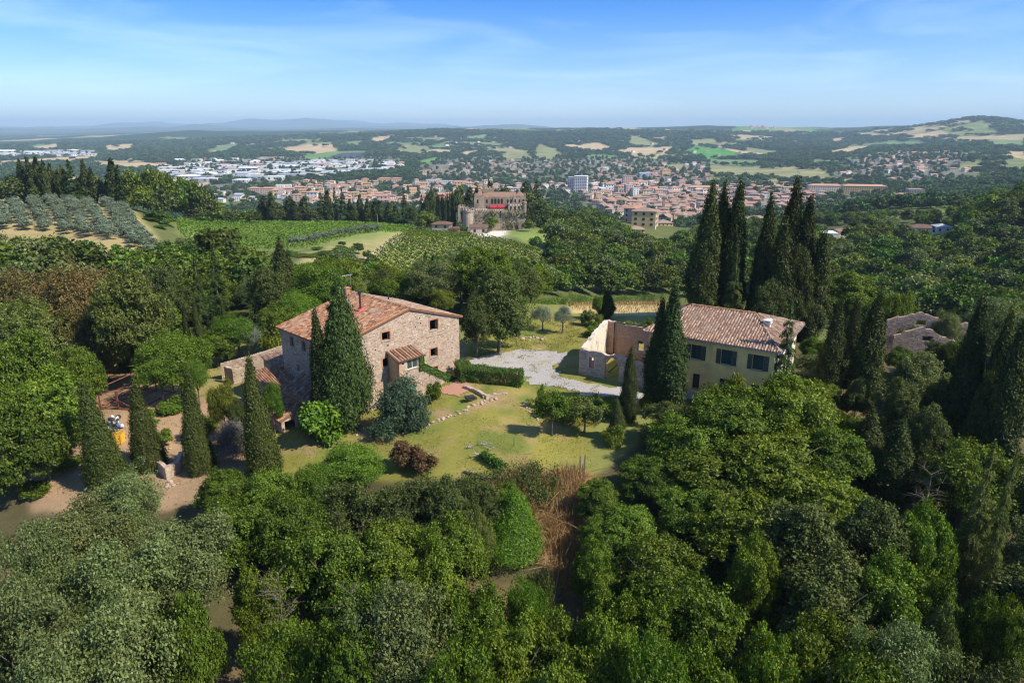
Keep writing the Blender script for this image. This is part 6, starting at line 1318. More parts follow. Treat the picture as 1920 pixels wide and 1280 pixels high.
def vine_row(name, A, B, seed, mat, h=1.7, w=.55, dens=7):
    rng_ = np.random.default_rng(seed); L = (B - A).length; n = int(L * dens); t = rng_.uniform(0, 1, n)
    clump = .5 + .5 * vnoise(t * L / 1.1 + seed * 7, np.full(n, seed * 1.7)); d = (B - A).normalized(); side = np.array([d.y, -d.x, 0])
    P = np.array(A)[None] + np.array(B - A)[None] * t[:, None]; P[:, 2] = height(P[:, 0], P[:, 1])
    q = rng_.uniform(0, 1, n); C = P + side[None] * rng_.normal(0, w * .45, n)[:, None]; C[:, 2] += .35 + q * h * (.55 + .45 * clump)
    Nn = side[None] * rng_.choice([-1, 1], n)[:, None] * .5 + np.array([0, 0, .8]) + rng_.normal(size=(n, 3)) * .5
    return leaf_mesh('vine_row', C, Nn, .42, .30, rng_, mat, rng_.normal(.45, .2, n) + .25 * (q - .5))
def vineyard(polygon, dirpx, step, lab, group, seed, mat, lo, hi, dens=7):
    """rows of vines clipped to a ground polygon given in photo pixels"""
    A = at_ground(*dirpx[0]); B = at_ground(*dirpx[1]); d = (B - A); d.z = 0; d.normalize(); nrm = Vector((-d.y, d.x, 0)); k = 0
    W = [at_ground(*q) for q in polygon]; P = [(v.x, v.y) for v in W]
    s = [nrm.dot(Vector((x, y, 0))) for x, y in P]; u = [d.dot(Vector((x, y, 0))) for x, y in P]
    v = min(s) + step / 2
    while v < max(s):
        us = np.arange(min(u), max(u), 1.0); x = d.x * us + nrm.x * v; y = d.y * us + nrm.y * v
        ins = in_poly(x, y, P)
        if ins.sum() > 5:
            i = np.where(ins)[0]; a, b = i[0], i[-1]
            o = link('vine_row', vine_row('vine_row', Vector((x[a], y[a], 0)), Vector((x[b], y[b], 0)), seed + k, mat, dens=dens)); tag(o, lab, 'vine row', group)
        v += step; k += 1
vineyard(Z_VINE_R, ((742, 447), (800, 476)), 3.3, 'row of green vines in the sloping vineyard under the castle', 'vine rows under the castle', 500, F_VINE, 0, 0, 9)
F_VINE2 = foliage_mat('young_vine_leaves', (.075, .135, .014), (.13, .22, .022), (.20, .29, .04), .012, .15, .4)
vineyard(Z_VINE_L, ((350, 430), (760, 432)), 3.0, 'row of light green vines in the flat vineyard left of the castle', 'vine rows in the flat vineyard', 700, F_VINE2, 0, 0, 6)
m, n, l, p = new_mat('dirt_track'); v = objvec(n); a = noise(n, l, 1.2, 6, .65, v)
l.new(mix_rgb(n, l, a, (.46, .35, .20), (.62, .51, .33)), p.inputs['Base Color']); p.inputs['Roughness'].default_value = .95
drape('dirt_track', gpoly([(684, 484), (718, 462), (750, 442), (772, 430), (778, 431), (757, 442), (727, 463), (697, 484)]), m, .8, .12, .5)
M_FORE = mat_plain('pale_forecourt', (.66, .60, .50), .95, .15, .3)
drape('forecourt', gpoly([(900, 446), (905, 437), (925, 433), (948, 434), (945, 442), (925, 446)]), M_FORE, .8, .12, .4)

# ------------------------------------------------------------------ far house builder
W_CREAM = mat_plain('cream_render', (.66, .56, .42), .9, .12, .2); W_WHITE = mat_plain('white_render', (.78, .75, .70), .9, .08, .2); W_OCHRE = mat_plain('ochre_render', (.60, .42, .20), .9, .12, .2); W_PINK = mat_plain('pink_render', (.58, .40, .32), .9, .12, .2); W_STONE = mat_plain('far_stone', (.42, .34, .26), .9, .25, .5); W_GREYW = mat_plain('grey_render', (.46, .46, .46), .9, .1, .2); W_BLUE = mat_plain('blue_grey_panel', (.30, .38, .52), .7, .1, .2)
R_TERRA = mat_plain('far_terracotta', (.38, .20, .135), .9, .22, .12); R_BROWN = mat_plain('far_brown_tile', (.31, .205, .145), .9, .25, .12); R_ORANGE = mat_plain('far_orange_tile', (.45, .25, .16), .9, .18, .12); R_PALE = mat_plain('pale_roof_sheet', (.72, .72, .72), .6, .1, .05); R_GREYR = mat_plain('grey_roof_sheet', (.40, .41, .44), .6, .15, .05)
def house_geo(w, l, h, pitch, hiproof=True, flat=False, floors=2, ov=.5, winw=1.1, seed=0, gap=3.2):
    """walls, roof and windows of one far house as three builders; origin at its centre on the ground"""
    wl_, rf, wi = MB(), MB(), []
    a, b = w / 2, l / 2
    wl_.box(-a, a, -b, b, -3, h)
    if flat:
        rf.box(-a - .1, a + .1, -b - .1, b + .1, h + .002, h + .5)
    else:
        k = pitch * min(w, l) / 2; a2, b2 = a + ov, b + ov; hr = h - pitch * ov * .6
        if w >= l: rl_ = a2 - b2 if hiproof else a2; R0, R1 = Vector((-rl_, 0, h + k)), Vector((rl_, 0, h + k))
        else: rl_ = b2 - a2 if hiproof else b2; R0, R1 = Vector((0, -rl_, h + k)), Vector((0, rl_, h + k))
        A, B, C, D = (Vector(q) for q in ((-a2, -b2, hr), (a2, -b2, hr), (a2, b2, hr), (-a2, b2, hr)))
        t = Vector((0, 0, .25)); V = [A, B, C, D, R0, R1, A + t, B + t, C + t, D + t, R0 + t, R1 + t]
        if w >= l: F = [(0, 1, 5, 4), (1, 2, 5), (2, 3, 4, 5), (3, 0, 4), (6, 7, 11, 10), (7, 8, 11), (8, 9, 10, 11), (9, 6, 10)]
        else: F = [(0, 1, 4), (1, 2, 5, 4), (2, 3, 5), (3, 0, 4, 5), (6, 7, 10), (7, 8, 11, 10), (8, 9, 11), (9, 6, 10, 11)]
        F += [(0, 1, 7, 6), (1, 2, 8, 7), (2, 3, 9, 8), (3, 0, 6, 9)]
        rf.add([tuple(q + Vector((0, 0, .02))) for q in V], F)
    fh_ = h / floors
    for f in range(floors):
        z0 = f * fh_ + fh_ * .32; z1 = z0 + min(1.5, fh_ * .5)
        n = max(1, int(w / gap))
        for i in range(n):
            x = -a + (i + .5) * w / n
            for y in (-b - .04, b + .04): wi.append((x - winw / 2, x + winw / 2, y - .05, y + .05, z0, z1))
        n = max(1, int(l / gap))
        for i in range(n):
            y = -b + (i + .5) * l / n
            for x in (-a - .04, a + .04): wi.append((x - .05, x + .05, y - winw / 2, y + winw / 2, z0, z1))
    return wl_, rf, wi
def far_house(name, label, x, y, w, l, h, rz, wm, rm, pitch=.32, hiproof=True, flat=False, floors=2, cat='house', group=None, parts=True, z=None, gap=3.2, winw=1.1):
    z = ht(x, y) if z is None else z
    wl_, rf, wi = house_geo(w, l, h, pitch, hiproof, flat, floors, gap=gap, winw=winw)
    r = empty(name, (x, y, z), rz); tag(r, label, cat, group)
    wl_.build('wall', wm, r); rf.build('roof', rm, r)
    dx, dy = -x, -y; c, s = math.cos(-rz), math.sin(-rz); lx, ly = dx * c - dy * s, dx * s + dy * c
    for q in wi:
        cxm, cym = (q[0] + q[1]) / 2, (q[2] + q[3]) / 2
        if (abs(cym) > l / 2 and cym * ly < 0) or (abs(cxm) > w / 2 and cxm * lx < 0): continue
        mb = MB(); mb.box(*q); mb.build('window', M_INT, r)
    return r
def hpx(name, label, px, pyb, Y, wpx, l, h, deg, wm, rm, **kw):
    p = at_y(px, pyb, Y) if Y else at_ground(px, pyb, 150., 2500.)
    d = p.y * PC + (CAMZ - p.z) * PS
    if not Y: l, h = l * d / 600, h * d / 600
    return far_house(name, label, p.x, p.y, wpx / 1280 * d, l, h, R(deg), wm, rm, z=ht(p.x, p.y) - .3, **kw)
hpx('cottage', 'stone cottage with a hipped grey roof left of the castle bastion', 829, 428, 346, 34, 7, 4.6, -6, W_STONE, M_TILE_GREY)
hpx('cottage', 'lower cottage with a long brown roof in front of the round bastion tower', 898, 434, 343, 32, 6, 3.6, 4, W_STONE, M_TILE_GREY, hiproof=False, floors=1)
hpx('cottage', 'low annex with a single slope roof between the castle cottages', 853, 430, 344, 18, 5, 2.6, -4, W_STONE, M_TILE, floors=1)
hpx('white_house', 'white house with a grey pitched roof in the right hand wood', 1725, 440, 395, 48, 10, 6, -18, W_WHITE, M_TILE_GREY)
hpx('white_house', 'small white house right of the grey roofed one in the wood', 1762, 444, 390, 26, 8, 3.5, -12, W_WHITE, R_GREYR, floors=1)
hpx('white_shed', 'flat white roofed building half hidden by trees on the right', 1547, 446, 420, 34, 12, 5, -10, W_WHITE, R_PALE, flat=True, floors=1)
hpx('roadside_house', 'house with a terracotta roof beside the flat white building', 1584, 440, 425, 30, 10, 5, -8, W_CREAM, R_TERRA)
hpx('roadside_house', 'house whose brown roof shows at the lower end of the castle wood', 1190, 440, 430, 30, 10, 5, 4, W_STONE, R_BROWN)
hpx('stone_complex', 'largest stone block of the old farm complex on the green rise', 1690, 383, None, 38, 12, 8, -14, W_STONE, R_BROWN, floors=2)
hpx('stone_complex', 'upper stone block at the back of the old farm complex', 1712, 375, None, 26, 12, 9.5, -14, W_STONE, R_BROWN, floors=3, flat=True)
hpx('stone_complex', 'right low wing of the old stone farm complex', 1728, 386, None, 24, 9, 5, -14, W_STONE, R_BROWN, floors=1)
hpx('stone_complex', 'left low wing of the old stone farm complex', 1674, 388, None, 22, 9, 5, -14, W_STONE, R_BROWN, floors=1)
hpx('ochre_house', 'ochre house with a brown roof just behind the tall cypress group', 1418, 412, 560, 40, 13, 9, -16, W_OCHRE, R_BROWN, floors=3)
hpx('ochre_house', 'yellow fronted house at the near edge of the old town', 1243, 420, 640, 30, 14, 10, 6, W_OCHRE, R_BROWN, floors=3)

# ------------------------------------------------------------------ the castle
rng = random.Random(77)
CZ = ht(-6, 352); castle = empty('castle', (-6, 356, CZ)); tag(castle, 'old crenellated stone castle on a bastion with red awnings, on the vineyard hill', 'castle')
CO = Vector((-6, 356, CZ))
def pxl(px, py, Y): return at_y(px, py, Y) - CO
def zl(py, Y): return at_y(960, py, Y).z - CZ
M_CST = mat_tinted('castle_stone', [(0, (.29, .22, .16)), (.5, (.375, .29, .212)), (1, (.45, .36, .27))], .92, 1.2, .25, (.22, .18, .14), .16, .48, .60, .08, .1)
def cbox(name, x0, x1, y0, y1, z0, z1, mat=None, parent=None):
    mb = MB(); mb.cur = rng.random(); mb.box(x0, x1, y0, y1, z0, z1); return mb.build(name, mat or M_CST, parent or castle)
def merlons(x0, x1, y0, y1, z, parent, w=.6, h=.8):
    mb = MB()
    for (a, b, fx) in ((x0, x1, y0), (x0, x1, y1 - .4)):
        n_ = int((b - a) / (w * 2))
        for i in range(n_): c = a + (i + .5) * (b - a) / n_; mb.cur = rng.random(); mb.box(c - w / 2, c + w / 2, fx, fx + .4, z, z + h)
    for (a, b, fx) in ((y0, y1, x0), (y0, y1, x1 - .4)):
        n_ = int((b - a) / (w * 2))
        for i in range(n_): c = a + (i + .5) * (b - a) / n_; mb.cur = rng.random(); mb.box(fx + .001, fx + .399, c - w / 2, c + w / 2, z + .002, z + h - .002)
    o = mb.build('battlement', M_CST, parent); o['kind'] = 'stuff'
X = lambda px, Y: at_y(px, 400, Y).x - CO.x
xa, xb = X(884, 352), X(984, 352); zt_ = zl(395, 352); bas = cbox('bastion', xa, xb, -4, 24, -5, zt_); merlons(xa, xb, -4, 24, zt_, bas)
mb = MB(); mb.hexa([(xa, -7, -4), (X(1003, 352), -7, -4), (X(1003, 352), -4.003, -4), (xa, -4.003, -4)], [(xa, -4.5, zt_ * .62), (X(985, 352), -4.5, zt_ * .62), (X(985, 352), -4.003, zt_ * .62), (xa, -4.003, zt_ * .62)]); mb.build('scarp', M_CST, castle)
xr = X(878, 352); tw = empty('round_tower', (xr, -3, 0)); tw.parent = castle
mb = MB(); mb.cur = .9; mb.tube([(0, 0, -5), (0, 0, zt_ - .6), (0, 0, zt_ - .5), (0, 0, zt_ + .3)], [3.3, 2.9, 3.25, 3.25], 20); mb.build('tower_wall', M_CST, tw)
mb = MB()
for i in range(12): a = 2 * math.pi * i / 12; mb.box(-.4, .4, -.2, .2, zt_ + .3, zt_ + 1.3, Matrix.Rotation(a, 4, 'Z') @ Matrix.Translation((0, 3.0, 0)))
o = mb.build('battlement', M_CST, tw); o['kind'] = 'stuff'
px0, px1, py0, py1 = X(890, 360), X(985, 360), 5, 21; zp = zl(370, 361); pal = cbox('palace', px0, px1, py0, py1, zt_, zp, None); merlons(px0, px1, py0, py1, zp, pal, .6, .8)
mb = MB(); mb.cur = .3; k = 2.0; mb.hexa([(px0 + .6, py0 + .6, zp - .1), (px1 - .6, py0 + .6, zp - .1), (px1 - .6, py1 - .6, zp - .1), (px0 + .6, py1 - .6, zp - .1)], [(px0 + 7, 12, zp + k), (px1 - 7, 12, zp + k), (px1 - 7, 14, zp + k), (px0 + 7, 14, zp + k)]); mb.build('roof', M_TILE_GREY, castle)
k_ = cbox('left_pavilion', px0 - .2, X(907, 360), py0 - .3, py1 - 4, zt_, zp + .3); merlons(px0 - .2, X(907, 360), py0 - .3, py1 - 4, zp + .3, k_, .7, .9)
k_ = cbox('keep', X(906, 372), X(926, 372), 16, 22, zt_, zl(354, 373)); merlons(X(906, 372), X(926, 372), 16, 22, zl(354, 373), k_, .7, .9)
cbox('slender_turret', X(906, 372), X(909, 372), 15.2, 16.2, zt_, zl(343, 373))
k_ = cbox('right_pavilion', X(962, 360), px1 + .2, py0 - .3, py1 - 3, zt_, zp + .2); merlons(X(962, 360), px1 + .2, py0 - .3, py1 - 3, zp + .2, k_, .7, .9)
for (a_, b_, c_, d_) in ((px0 - .2, X(907, 360), py0 - .3, py1 - 4), (X(962, 360), px1 + .2, py0 - .3, py1 - 3)):
    mb = MB(); mb.cur = .3; e_ = .6; zz = zp + .25; mx, my = (a_ + b_) / 2, (c_ + d_) / 2; mb.hexa([(a_ + e_, c_ + e_, zz), (b_ - e_, c_ + e_, zz), (b_ - e_, d_ - e_, zz), (a_ + e_, d_ - e_, zz)], [(mx - .6, my - 3, zz + 1.9), (mx + .6, my - 3, zz + 1.9), (mx + .6, my + 3, zz + 1.9), (mx - .6, my + 3, zz + 1.9)]); mb.build('roof', M_TILE_GREY, castle)
lx0, lx1 = X(953, 354), X(983, 354); zlg = zl(385, 354)
k_ = cbox('loggia', lx0, lx1, -3.5, 4.6, zt_ - .02, zlg); merlons(lx0, lx1, -3.5, 4.6, zlg, k_, .6, .8)
mb = MB(); mb.tube([(X(983, 353), -3, zt_ - 3), (X(983, 353), -3, zlg + 1)], [1.1, 1.1], 12); mb.tube([(X(983, 353), -3, zlg + 1), (X(983, 353), -3, zlg + 2)], [1.3, 1.3], 12); mb.build('corner_turret', M_CST, castle)
lw = cbox('left_wing', X(858, 360), px0 - .5, 6, 14, zt_ - 7, zl(390, 362)); merlons(X(858, 360), px0 - .5, 6, 14, zl(390, 362), lw, .7, .9)
def arch_win(x, z, w, h, y, par=None):
    mb = MB(); pts = [(x - w / 2, z), (x + w / 2, z)] + [(x + math.cos(math.pi * i / 6) * w / 2, z + h - w / 2 + math.sin(math.pi * i / 6) * w / 2) for i in range(7)]
    mb.prism([Vector((a, y - .04, b)) for a, b in pts], (0, .1, 0)); o = mb.build('window', M_INT, par or castle); return o
for i in range(4): arch_win(X(923 + i * 6.0, 361), zl(382, 361), 1.15, 2.6, py0)
for pxx in (896, 913, 952, 958, 966, 974, 981): arch_win(X(pxx, 361), zl(381, 361), .9, 2.0, py0 - .3 if pxx < 907 or pxx > 962 else py0)
arch_win(X(913, 361), zl(391, 361), .7, 1.5, py0)
for pxx in (958, 965.5, 973): arch_win(X(pxx, 354), zl(394, 353), 1.0, 2.0, -3.5)
arch_win(X(969, 352), -.6, 1.6, 3.4, -7.0).name = 'gate'
for pxx in (925.5, 940):
    mb = MB(); xx = X(pxx, 358); w = 1.85; mb.hexa([(xx - w, 2.3, zl(389.5, 358)), (xx + w, 2.3, zl(389.5, 358)), (xx + w, 4.9, zl(386, 360)), (xx - w, 4.9, zl(386, 360))], [(xx - w, 2.2, zl(389, 358) + .1), (xx + w, 2.2, zl(389, 358) + .1), (xx + w, 4.9, zl(385, 360) + .15), (xx - w, 4.9, zl(385, 360) + .15)])
    mb.box(xx - w, xx + w, 2.2, 2.25, zl(391.5, 358), zl(389.5, 358)); mb.build('awning', mat_plain('red_canvas', (.38, .03, .035), .8, .1, 2), castle)
mb = MB(); mb.tube([(X(939, 352), -4.2, 0), (X(939, 352), -4.2, zt_)], .25, 6); mb.build('downpipe', M_DARK, castle)
# ivy and bushes against the bastion
rgi = np.random.default_rng(9); Cs = []
for (cx0, z0, sx, sz) in ((X(905, 352), 4, 2.0, 3.2), (X(952, 352), 6.5, 1.6, 2.2), (X(975, 352), 8, 2.4, 1.2), (X(925, 352), 8.4, 2.2, .8), (X(960, 352), 2, 2.6, 1.6)):
    n_ = 120; Cs.append(np.stack([rgi.normal(cx0, sx, n_), rgi.uniform(-5.1, -4.2, n_) - np.where(rgi.random(n_) < .3, .6, 0), rgi.normal(z0, sz, n_)], 1))
C_ = np.vstack(Cs); C_[:, 2] = np.clip(C_[:, 2], .2, zt_ + .3); C_[:, 1] -= np.clip(1 - C_[:, 2] / (zt_ * .62), 0, 1) * 2.6
C_ = C_ + np.array(CO); tag(link('ivy', leaf_mesh('ivy', C_, rgi.normal(size=C_.shape) * .5 + np.array([.3, -1, .5]), .38, .28, rgi, F_HOLM, rgi.normal(.5, .2, len(C_)))), 'patches of ivy growing on the front of the castle bastion', 'ivy')
# hedge running down beside the castle lawn
hp = [at_ground(1010, 425), at_ground(1035, 437), at_ground(1058, 449), at_ground(1068, 460)]
Cs = []; rg = np.random.default_rng(5)
for a, b in zip(hp[:-1], hp[1:]):
    n_ = int((b - a).length * 26); t = rg.uniform(0, 1, n_); P = np.array(a)[None] + np.array(b - a)[None] * t[:, None]; P[:, 2] = height(P[:, 0], P[:, 1]); P += rg.normal(size=P.shape) * np.array([.8, .8, 0]); P[:, 2] += rg.uniform(.2, 2.2, n_); Cs.append(P)
C_ = np.vstack(Cs); tag(link('hedge', leaf_mesh('hedge', C_, rg.normal(size=C_.shape) + np.array([0, 0, 1.]), .42, .3, rg, F_WOOD, rg.normal(.5, .2, len(C_)))), 'dark hedge running down the right side of the castle lawn', 'hedge')

# ------------------------------------------------------------------ woods
PROTO = bpy.data.collections.new('wood_shapes')
def scatter_stuff(name, meshes, P, S, rot, kind='stuff', label=None):
    """one object of uncountable trees: crowns set on points (position, size, turn) by a node group"""
    col_ = bpy.data.collections.new(name + '_shapes')
    for i, me_ in enumerate(meshes):
        o = bpy.data.objects.new('%s_shape_%d' % (name, i), me_); col_.objects.link(o)
    n_ = len(P); me = bpy.data.meshes.new(name); me.vertices.add(n_); me.vertices.foreach_set('co', np.asarray(P, np.float32).ravel())
    a = me.attributes.new('size', 'FLOAT_VECTOR', 'POINT'); a.data.foreach_set('vector', np.asarray(S, np.float32).ravel())
    a = me.attributes.new('turn', 'FLOAT', 'POINT'); a.data.foreach_set('value', np.asarray(rot, np.float32))
    me.update(); o = link(name, me); tag(o, label, None, None, kind)
    g = bpy.data.node_groups.new(name + '_nodes', 'GeometryNodeTree')
    g.interface.new_socket('Geometry', in_out='INPUT', socket_type='NodeSocketGeometry'); g.interface.new_socket('Geometry', in_out='OUTPUT', socket_type='NodeSocketGeometry')
    gi = g.nodes.new('NodeGroupInput'); go = g.nodes.new('NodeGroupOutput'); ci = g.nodes.new('GeometryNodeCollectionInfo'); ci.inputs['Collection'].default_value = col_; ci.inputs['Separate Children'].default_value = True; ci.inputs['Reset Children'].default_value = True
    ip = g.nodes.new('GeometryNodeInstanceOnPoints'); ip.inputs['Pick Instance'].default_value = True
    na = g.nodes.new('GeometryNodeInputNamedAttribute'); na.data_type = 'FLOAT_VECTOR'; na.inputs['Name'].default_value = 'size'
    nb = g.nodes.new('GeometryNodeInputNamedAttribute'); nb.data_type = 'FLOAT'; nb.inputs['Name'].default_value = 'turn'
    cx = g.nodes.new('ShaderNodeCombineXYZ'); g.links.new(nb.outputs['Attribute'], cx.inputs['Z'])
    rv = g.nodes.new('FunctionNodeRandomValue'); rv.data_type = 'INT'; rv.inputs[4].default_value = 0; rv.inputs[5].default_value = len(meshes) - 1
    g.links.new(gi.outputs[0], ip.inputs['Points']); g.links.new(ci.outputs[0], ip.inputs['Instance']); g.links.new(rv.outputs[2], ip.inputs['Instance Index']); g.links.new(cx.outputs[0], ip.inputs['Rotation']); g.links.new(na.outputs['Attribute'], ip.inputs['Scale']); g.links.new(ip.outputs[0], go.inputs[0])
    md = o.modifiers.new('scatter', 'NODES'); md.node_group = g
    return o
# tree tops must not rise past these outlines of the photo (x, y), so that what the photo shows behind them stays in view
LIM1 = lin((-200, 440), (0, 440), (60, 444), (110, 448), (200, 456), (250, 464), (290, 470), (320, 452), (360, 446), (440, 446), (460, 470), (510, 480), (560, 500), (600, 490), (640, 470), (700, 488), (760, 525), (800, 500), (850, 470), (890, 452), (920, 455), (960, 490), (1010, 470), (1060, 455), (1100, 460), (1200, 448), (1300, 460), (1560, 470), (1700, 480), (1820, 470), (1960, 470))
LIM2 = lin((-200, 440), (200, 470), (300, 462), (420, 460), (480, 472), (760, 482), (1000, 470), (1015, 395), (1040, 374), (1080, 378), (1120, 395), (1170, 425), (1210, 440), (1240, 450), (1300, 425), (1400, 416), (1500, 420), (1570, 448), (1600, 442), (1640, 394), (1690, 396), (1700, 424), (1762, 448), (1780, 400), (1800, 372), (1830, 380), (1860, 350), (1900, 334), (1960, 320))
LIM3 = lin((-200, 900), (1380, 900), (1400, 402), (1640, 398), (1660, 394), (1760, 394), (1780, 900), (2000, 900))
PLANTED = np.array([(o.location.x, o.location.y) for o in SC.objects if o.parent is None and o.get('category') in ('tree', 'bush')])
rg = np.random.default_rng(41); cand = []
r_ = 96.
while r_ < 640:
    s_ = 6.2 + r_ * .012; na_ = int(R(104) * r_ / s_)
    az = R(-52) + (np.arange(na_) + rg.uniform(.1, .9, na_)) * R(104) / na_; q = r_ + rg.uniform(-.45, .45, na_) * s_
    cand.append(np.stack([q * np.sin(az), q * np.cos(az)], 1)); r_ += s_
cand = np.vstack(cand); cz_ = height(cand[:, 0], cand[:, 1]); cpx_, cpy_ = to_px(cand[:, 0], cand[:, 1], cz_); cr_ = np.hypot(cand[:, 0], cand[:, 1])
bad = np.zeros(len(cand), bool)
for poly in (Z_VINE_R, Z_VINE_L, Z_GROVE, Z_CASTLE, [(676, 490), (745, 438), (785, 428), (775, 445), (706, 490)], [(540, 470), (545, 455), (720, 430), (720, 446)], [(690, 450), (760, 436), (700, 476), (650, 480)], [(800, 445), (800, 400), (1000, 400), (1010, 440)], [(860, 640), (990, 572), (1060, 560), (1250, 558), (1260, 640), (1240, 720), (860, 720)],
             [(330, 800), (355, 640), (470, 610), (560, 600), (800, 590), (900, 640), (900, 800)], [(1180, 700), (1190, 560), (1560, 560), (1560, 720)], [(1640, 680), (1650, 610), (1830, 610), (1840, 700)], [(1680, 460), (1690, 428), (1790, 436), (1790, 460)], [(1520, 460), (1525, 440), (1610, 432), (1610, 450)], [(1650, 394), (1660, 380), (1760, 376), (1760, 394)], [(-60, 380), (240, 380), (240, 392), (-60, 395)], [(405, 425), (420, 380), (830, 380), (860, 425)], [(980, 596), (1060, 560), (1250, 562), (1250, 600)]):
    bad |= in_poly(cpx_, cpy_, poly)
bad |= (cr_ < 113) & (np.abs(cpx_ - 900) < 400)
bad |= np.array([np.min((PLANTED[:, 0] - x) ** 2 + (PLANTED[:, 1] - y) ** 2) < 3.6 ** 2 for x, y in cand])
TREES = []
for (x, y), z, px, py, r_, b in zip(cand, cz_, cpx_, cpy_, cr_, bad):
    if b: continue
    lim = LIM1(px) if r_ < 238 else LIM2(px) if r_ < 440 else min(LIM2(px), LIM3(px))
    if r_ < 118 and px > 1560: lim = max(lim, 690 if 1640 < px < 1840 else 640)
    dfac = 1280 / (y * PC + (CAMZ - z) * PS)
    hmax = (py - lim) / (dfac * .97)
    h = min(random.uniform(7, 12.5), hmax)
    if h < 2.6: continue
    TREES.append((r_, x, y, z, h, min(h * random.uniform(.42, .6), 6.0), px))
TREES.sort()
near_t, far_t = TREES[:300], TREES[300:]
for r_, x, y, z, h, rad, px in near_t:
    t = random.random(); k = 'wood_far' if t < .62 else 'holm_far' if t < .80 else 'grey_far' if t < .88 else 'lime_far' if t < .93 else 'cyp_far' if t < .97 else 'fir_far'
    if k in ('cyp_far',): rad = min(rad * .32, 1.3); h = min(h * 1.15, h + 1)
    if r_ < 150 and k in ('wood_far', 'holm_far', 'lime_far', 'grey_far'): k2 = {'wood_far': 'oak', 'holm_far': 'holm', 'lime_far': 'lime', 'grey_far': 'grey'}[k]
    else: k2 = k
    side = 'left of the farmhouse' if px < 520 else 'behind the farmhouse' if px < 1000 else 'behind the hay field' if px < 1300 else 'right of the villa'
    look = {'wood_far': 'leafy mid green tree', 'holm_far': 'dark green holm oak', 'grey_far': 'grey green tree', 'lime_far': 'light lime green tree', 'cyp_far': 'narrow cypress', 'fir_far': 'pointed conifer'}[k]
    nm = {'cyp_far': 'cypress', 'fir_far': 'conifer'}.get(k, 'woodland_tree')
    plant(k2, nm, x, y, h, rad, '%s in the wooded valley %s' % (look, side), 'wooded valley %s' % side, z=z, parts=r_ < 165)
if far_t:
    A = np.array([t[1:6] for t in far_t]); ms = [m for k in ('wood_far',) for m in KIND[k][0]] + [KIND['holm_far'][0][0], KIND['grey_far'][0][0]]
    scatter_stuff('valley_woods', ms, A[:, :3], np.stack([A[:, 4] / 4.5, A[:, 4] / 4.5, A[:, 3] / 8.], 1), rg.uniform(0, 6.28, len(A)))
rg2 = np.random.default_rng(77); k = 0
PL = [tuple(q) for q in PLANTED]
for _ in range(900):
    x, y = rg2.uniform(20, 95), rg2.uniform(38, 100); z = ht(x, y); px, py = to_px(x, y, z); px, py = float(px), float(py)
    if px < 1560 or px > 2010 or py < 820 or (px < 1700 and py < 900) or min((x - a) ** 2 + (y - b) ** 2 for a, b in PL) < 4.4 ** 2: continue
    if in_poly(np.array([px]), np.array([py]), [(1640, 700), (1650, 600), (1840, 600), (1840, 720)])[0]: continue
    if in_poly(np.array([px]), np.array([py]), [(1760, 1130), (1790, 1000), (1870, 1000), (1890, 1190)])[0]: continue
    h = min(rg2.uniform(6, 9.5), (py - (800 if px < 1800 else 840)) / (1280 / (y * PC + (CAMZ - z) * PS)))
    if h < 3: continue
    PL.append((x, y)); kk = rg2.choice(['holm', 'oak', 'holm', 'grey']); plant(str(kk), 'shaded_tree', x, y, h, h * rg2.uniform(.42, .55), '%s among the cypresses of the right slope' % {'holm': 'dark evergreen oak', 'oak': 'green oak', 'grey': 'grey green tree'}[str(kk)], 'trees among the right cypresses', z=z); k += 1
print('mid trees', len(TREES), 'right', k)
# ------------------------------------------------------------------ the town in the valley
rng = random.Random(303)
TOWN = []     # (size rank, x, y, w, l, h, rz, wall, roof, flat, hip, floors, label, group)
def district(poly, n, wr, lr, hr, walls, roofs, label, group, flat=0., ang=(0,), floors=(2, 3), mind=11., hip=.6):
    xs = [q[0] for q in poly]; ys = [q[1] for q in poly]; got = 0; tries = 0
    while got < n and tries < n * 14:
        tries += 1; px = rng.uniform(min(xs), max(xs)); py = rng.uniform(min(ys), max(ys))
        if not in_poly(np.array([px]), np.array([py]), poly)[0]: continue
        p = at_ground(px, py, 300, 9000)
        w, l, h = rng.uniform(*wr), rng.uniform(*lr), rng.uniform(*hr)
        if any((p.x - t[1]) ** 2 + ((p.y - t[2]) / 1.3) ** 2 < max(mind, (w + t[3]) * .46) ** 2 for t in TOWN): continue
        rz = R(rng.choice(ang) + rng.uniform(-9, 9)); fl = rng.random() < flat
        TOWN.append((w * h / p.length ** 1.0, p.x, p.y, w, l, h, rz, rng.choice(walls), R_PALE if fl and rng.random() < .6 else R_GREYR if fl else rng.choice(roofs), fl, rng.random() < hip, rng.randint(*floors), label, group)); got += 1
def block(name, label, px, pyb, wpx, l, hpx_, deg, wm, rm, flat=True, floors=5, cat='apartment block', gap=3.6, winw=1.5, hiproof=True):
    p = at_ground(px, pyb, 300, 9000); d = p.y * PC + (CAMZ - p.z) * PS; w = wpx / 1280 * d; h = hpx_ / 1280 * d
    TOWN.append((9e9, p.x, p.y, w, l, h, R(deg), wm, rm, flat, hiproof, floors, label, None))
    far_house(name, label, p.x, p.y, w, l, h, R(deg), wm, rm, flat=flat, floors=floors, cat=cat, gap=gap, winw=winw, hiproof=hiproof)
    return p, w, h, d
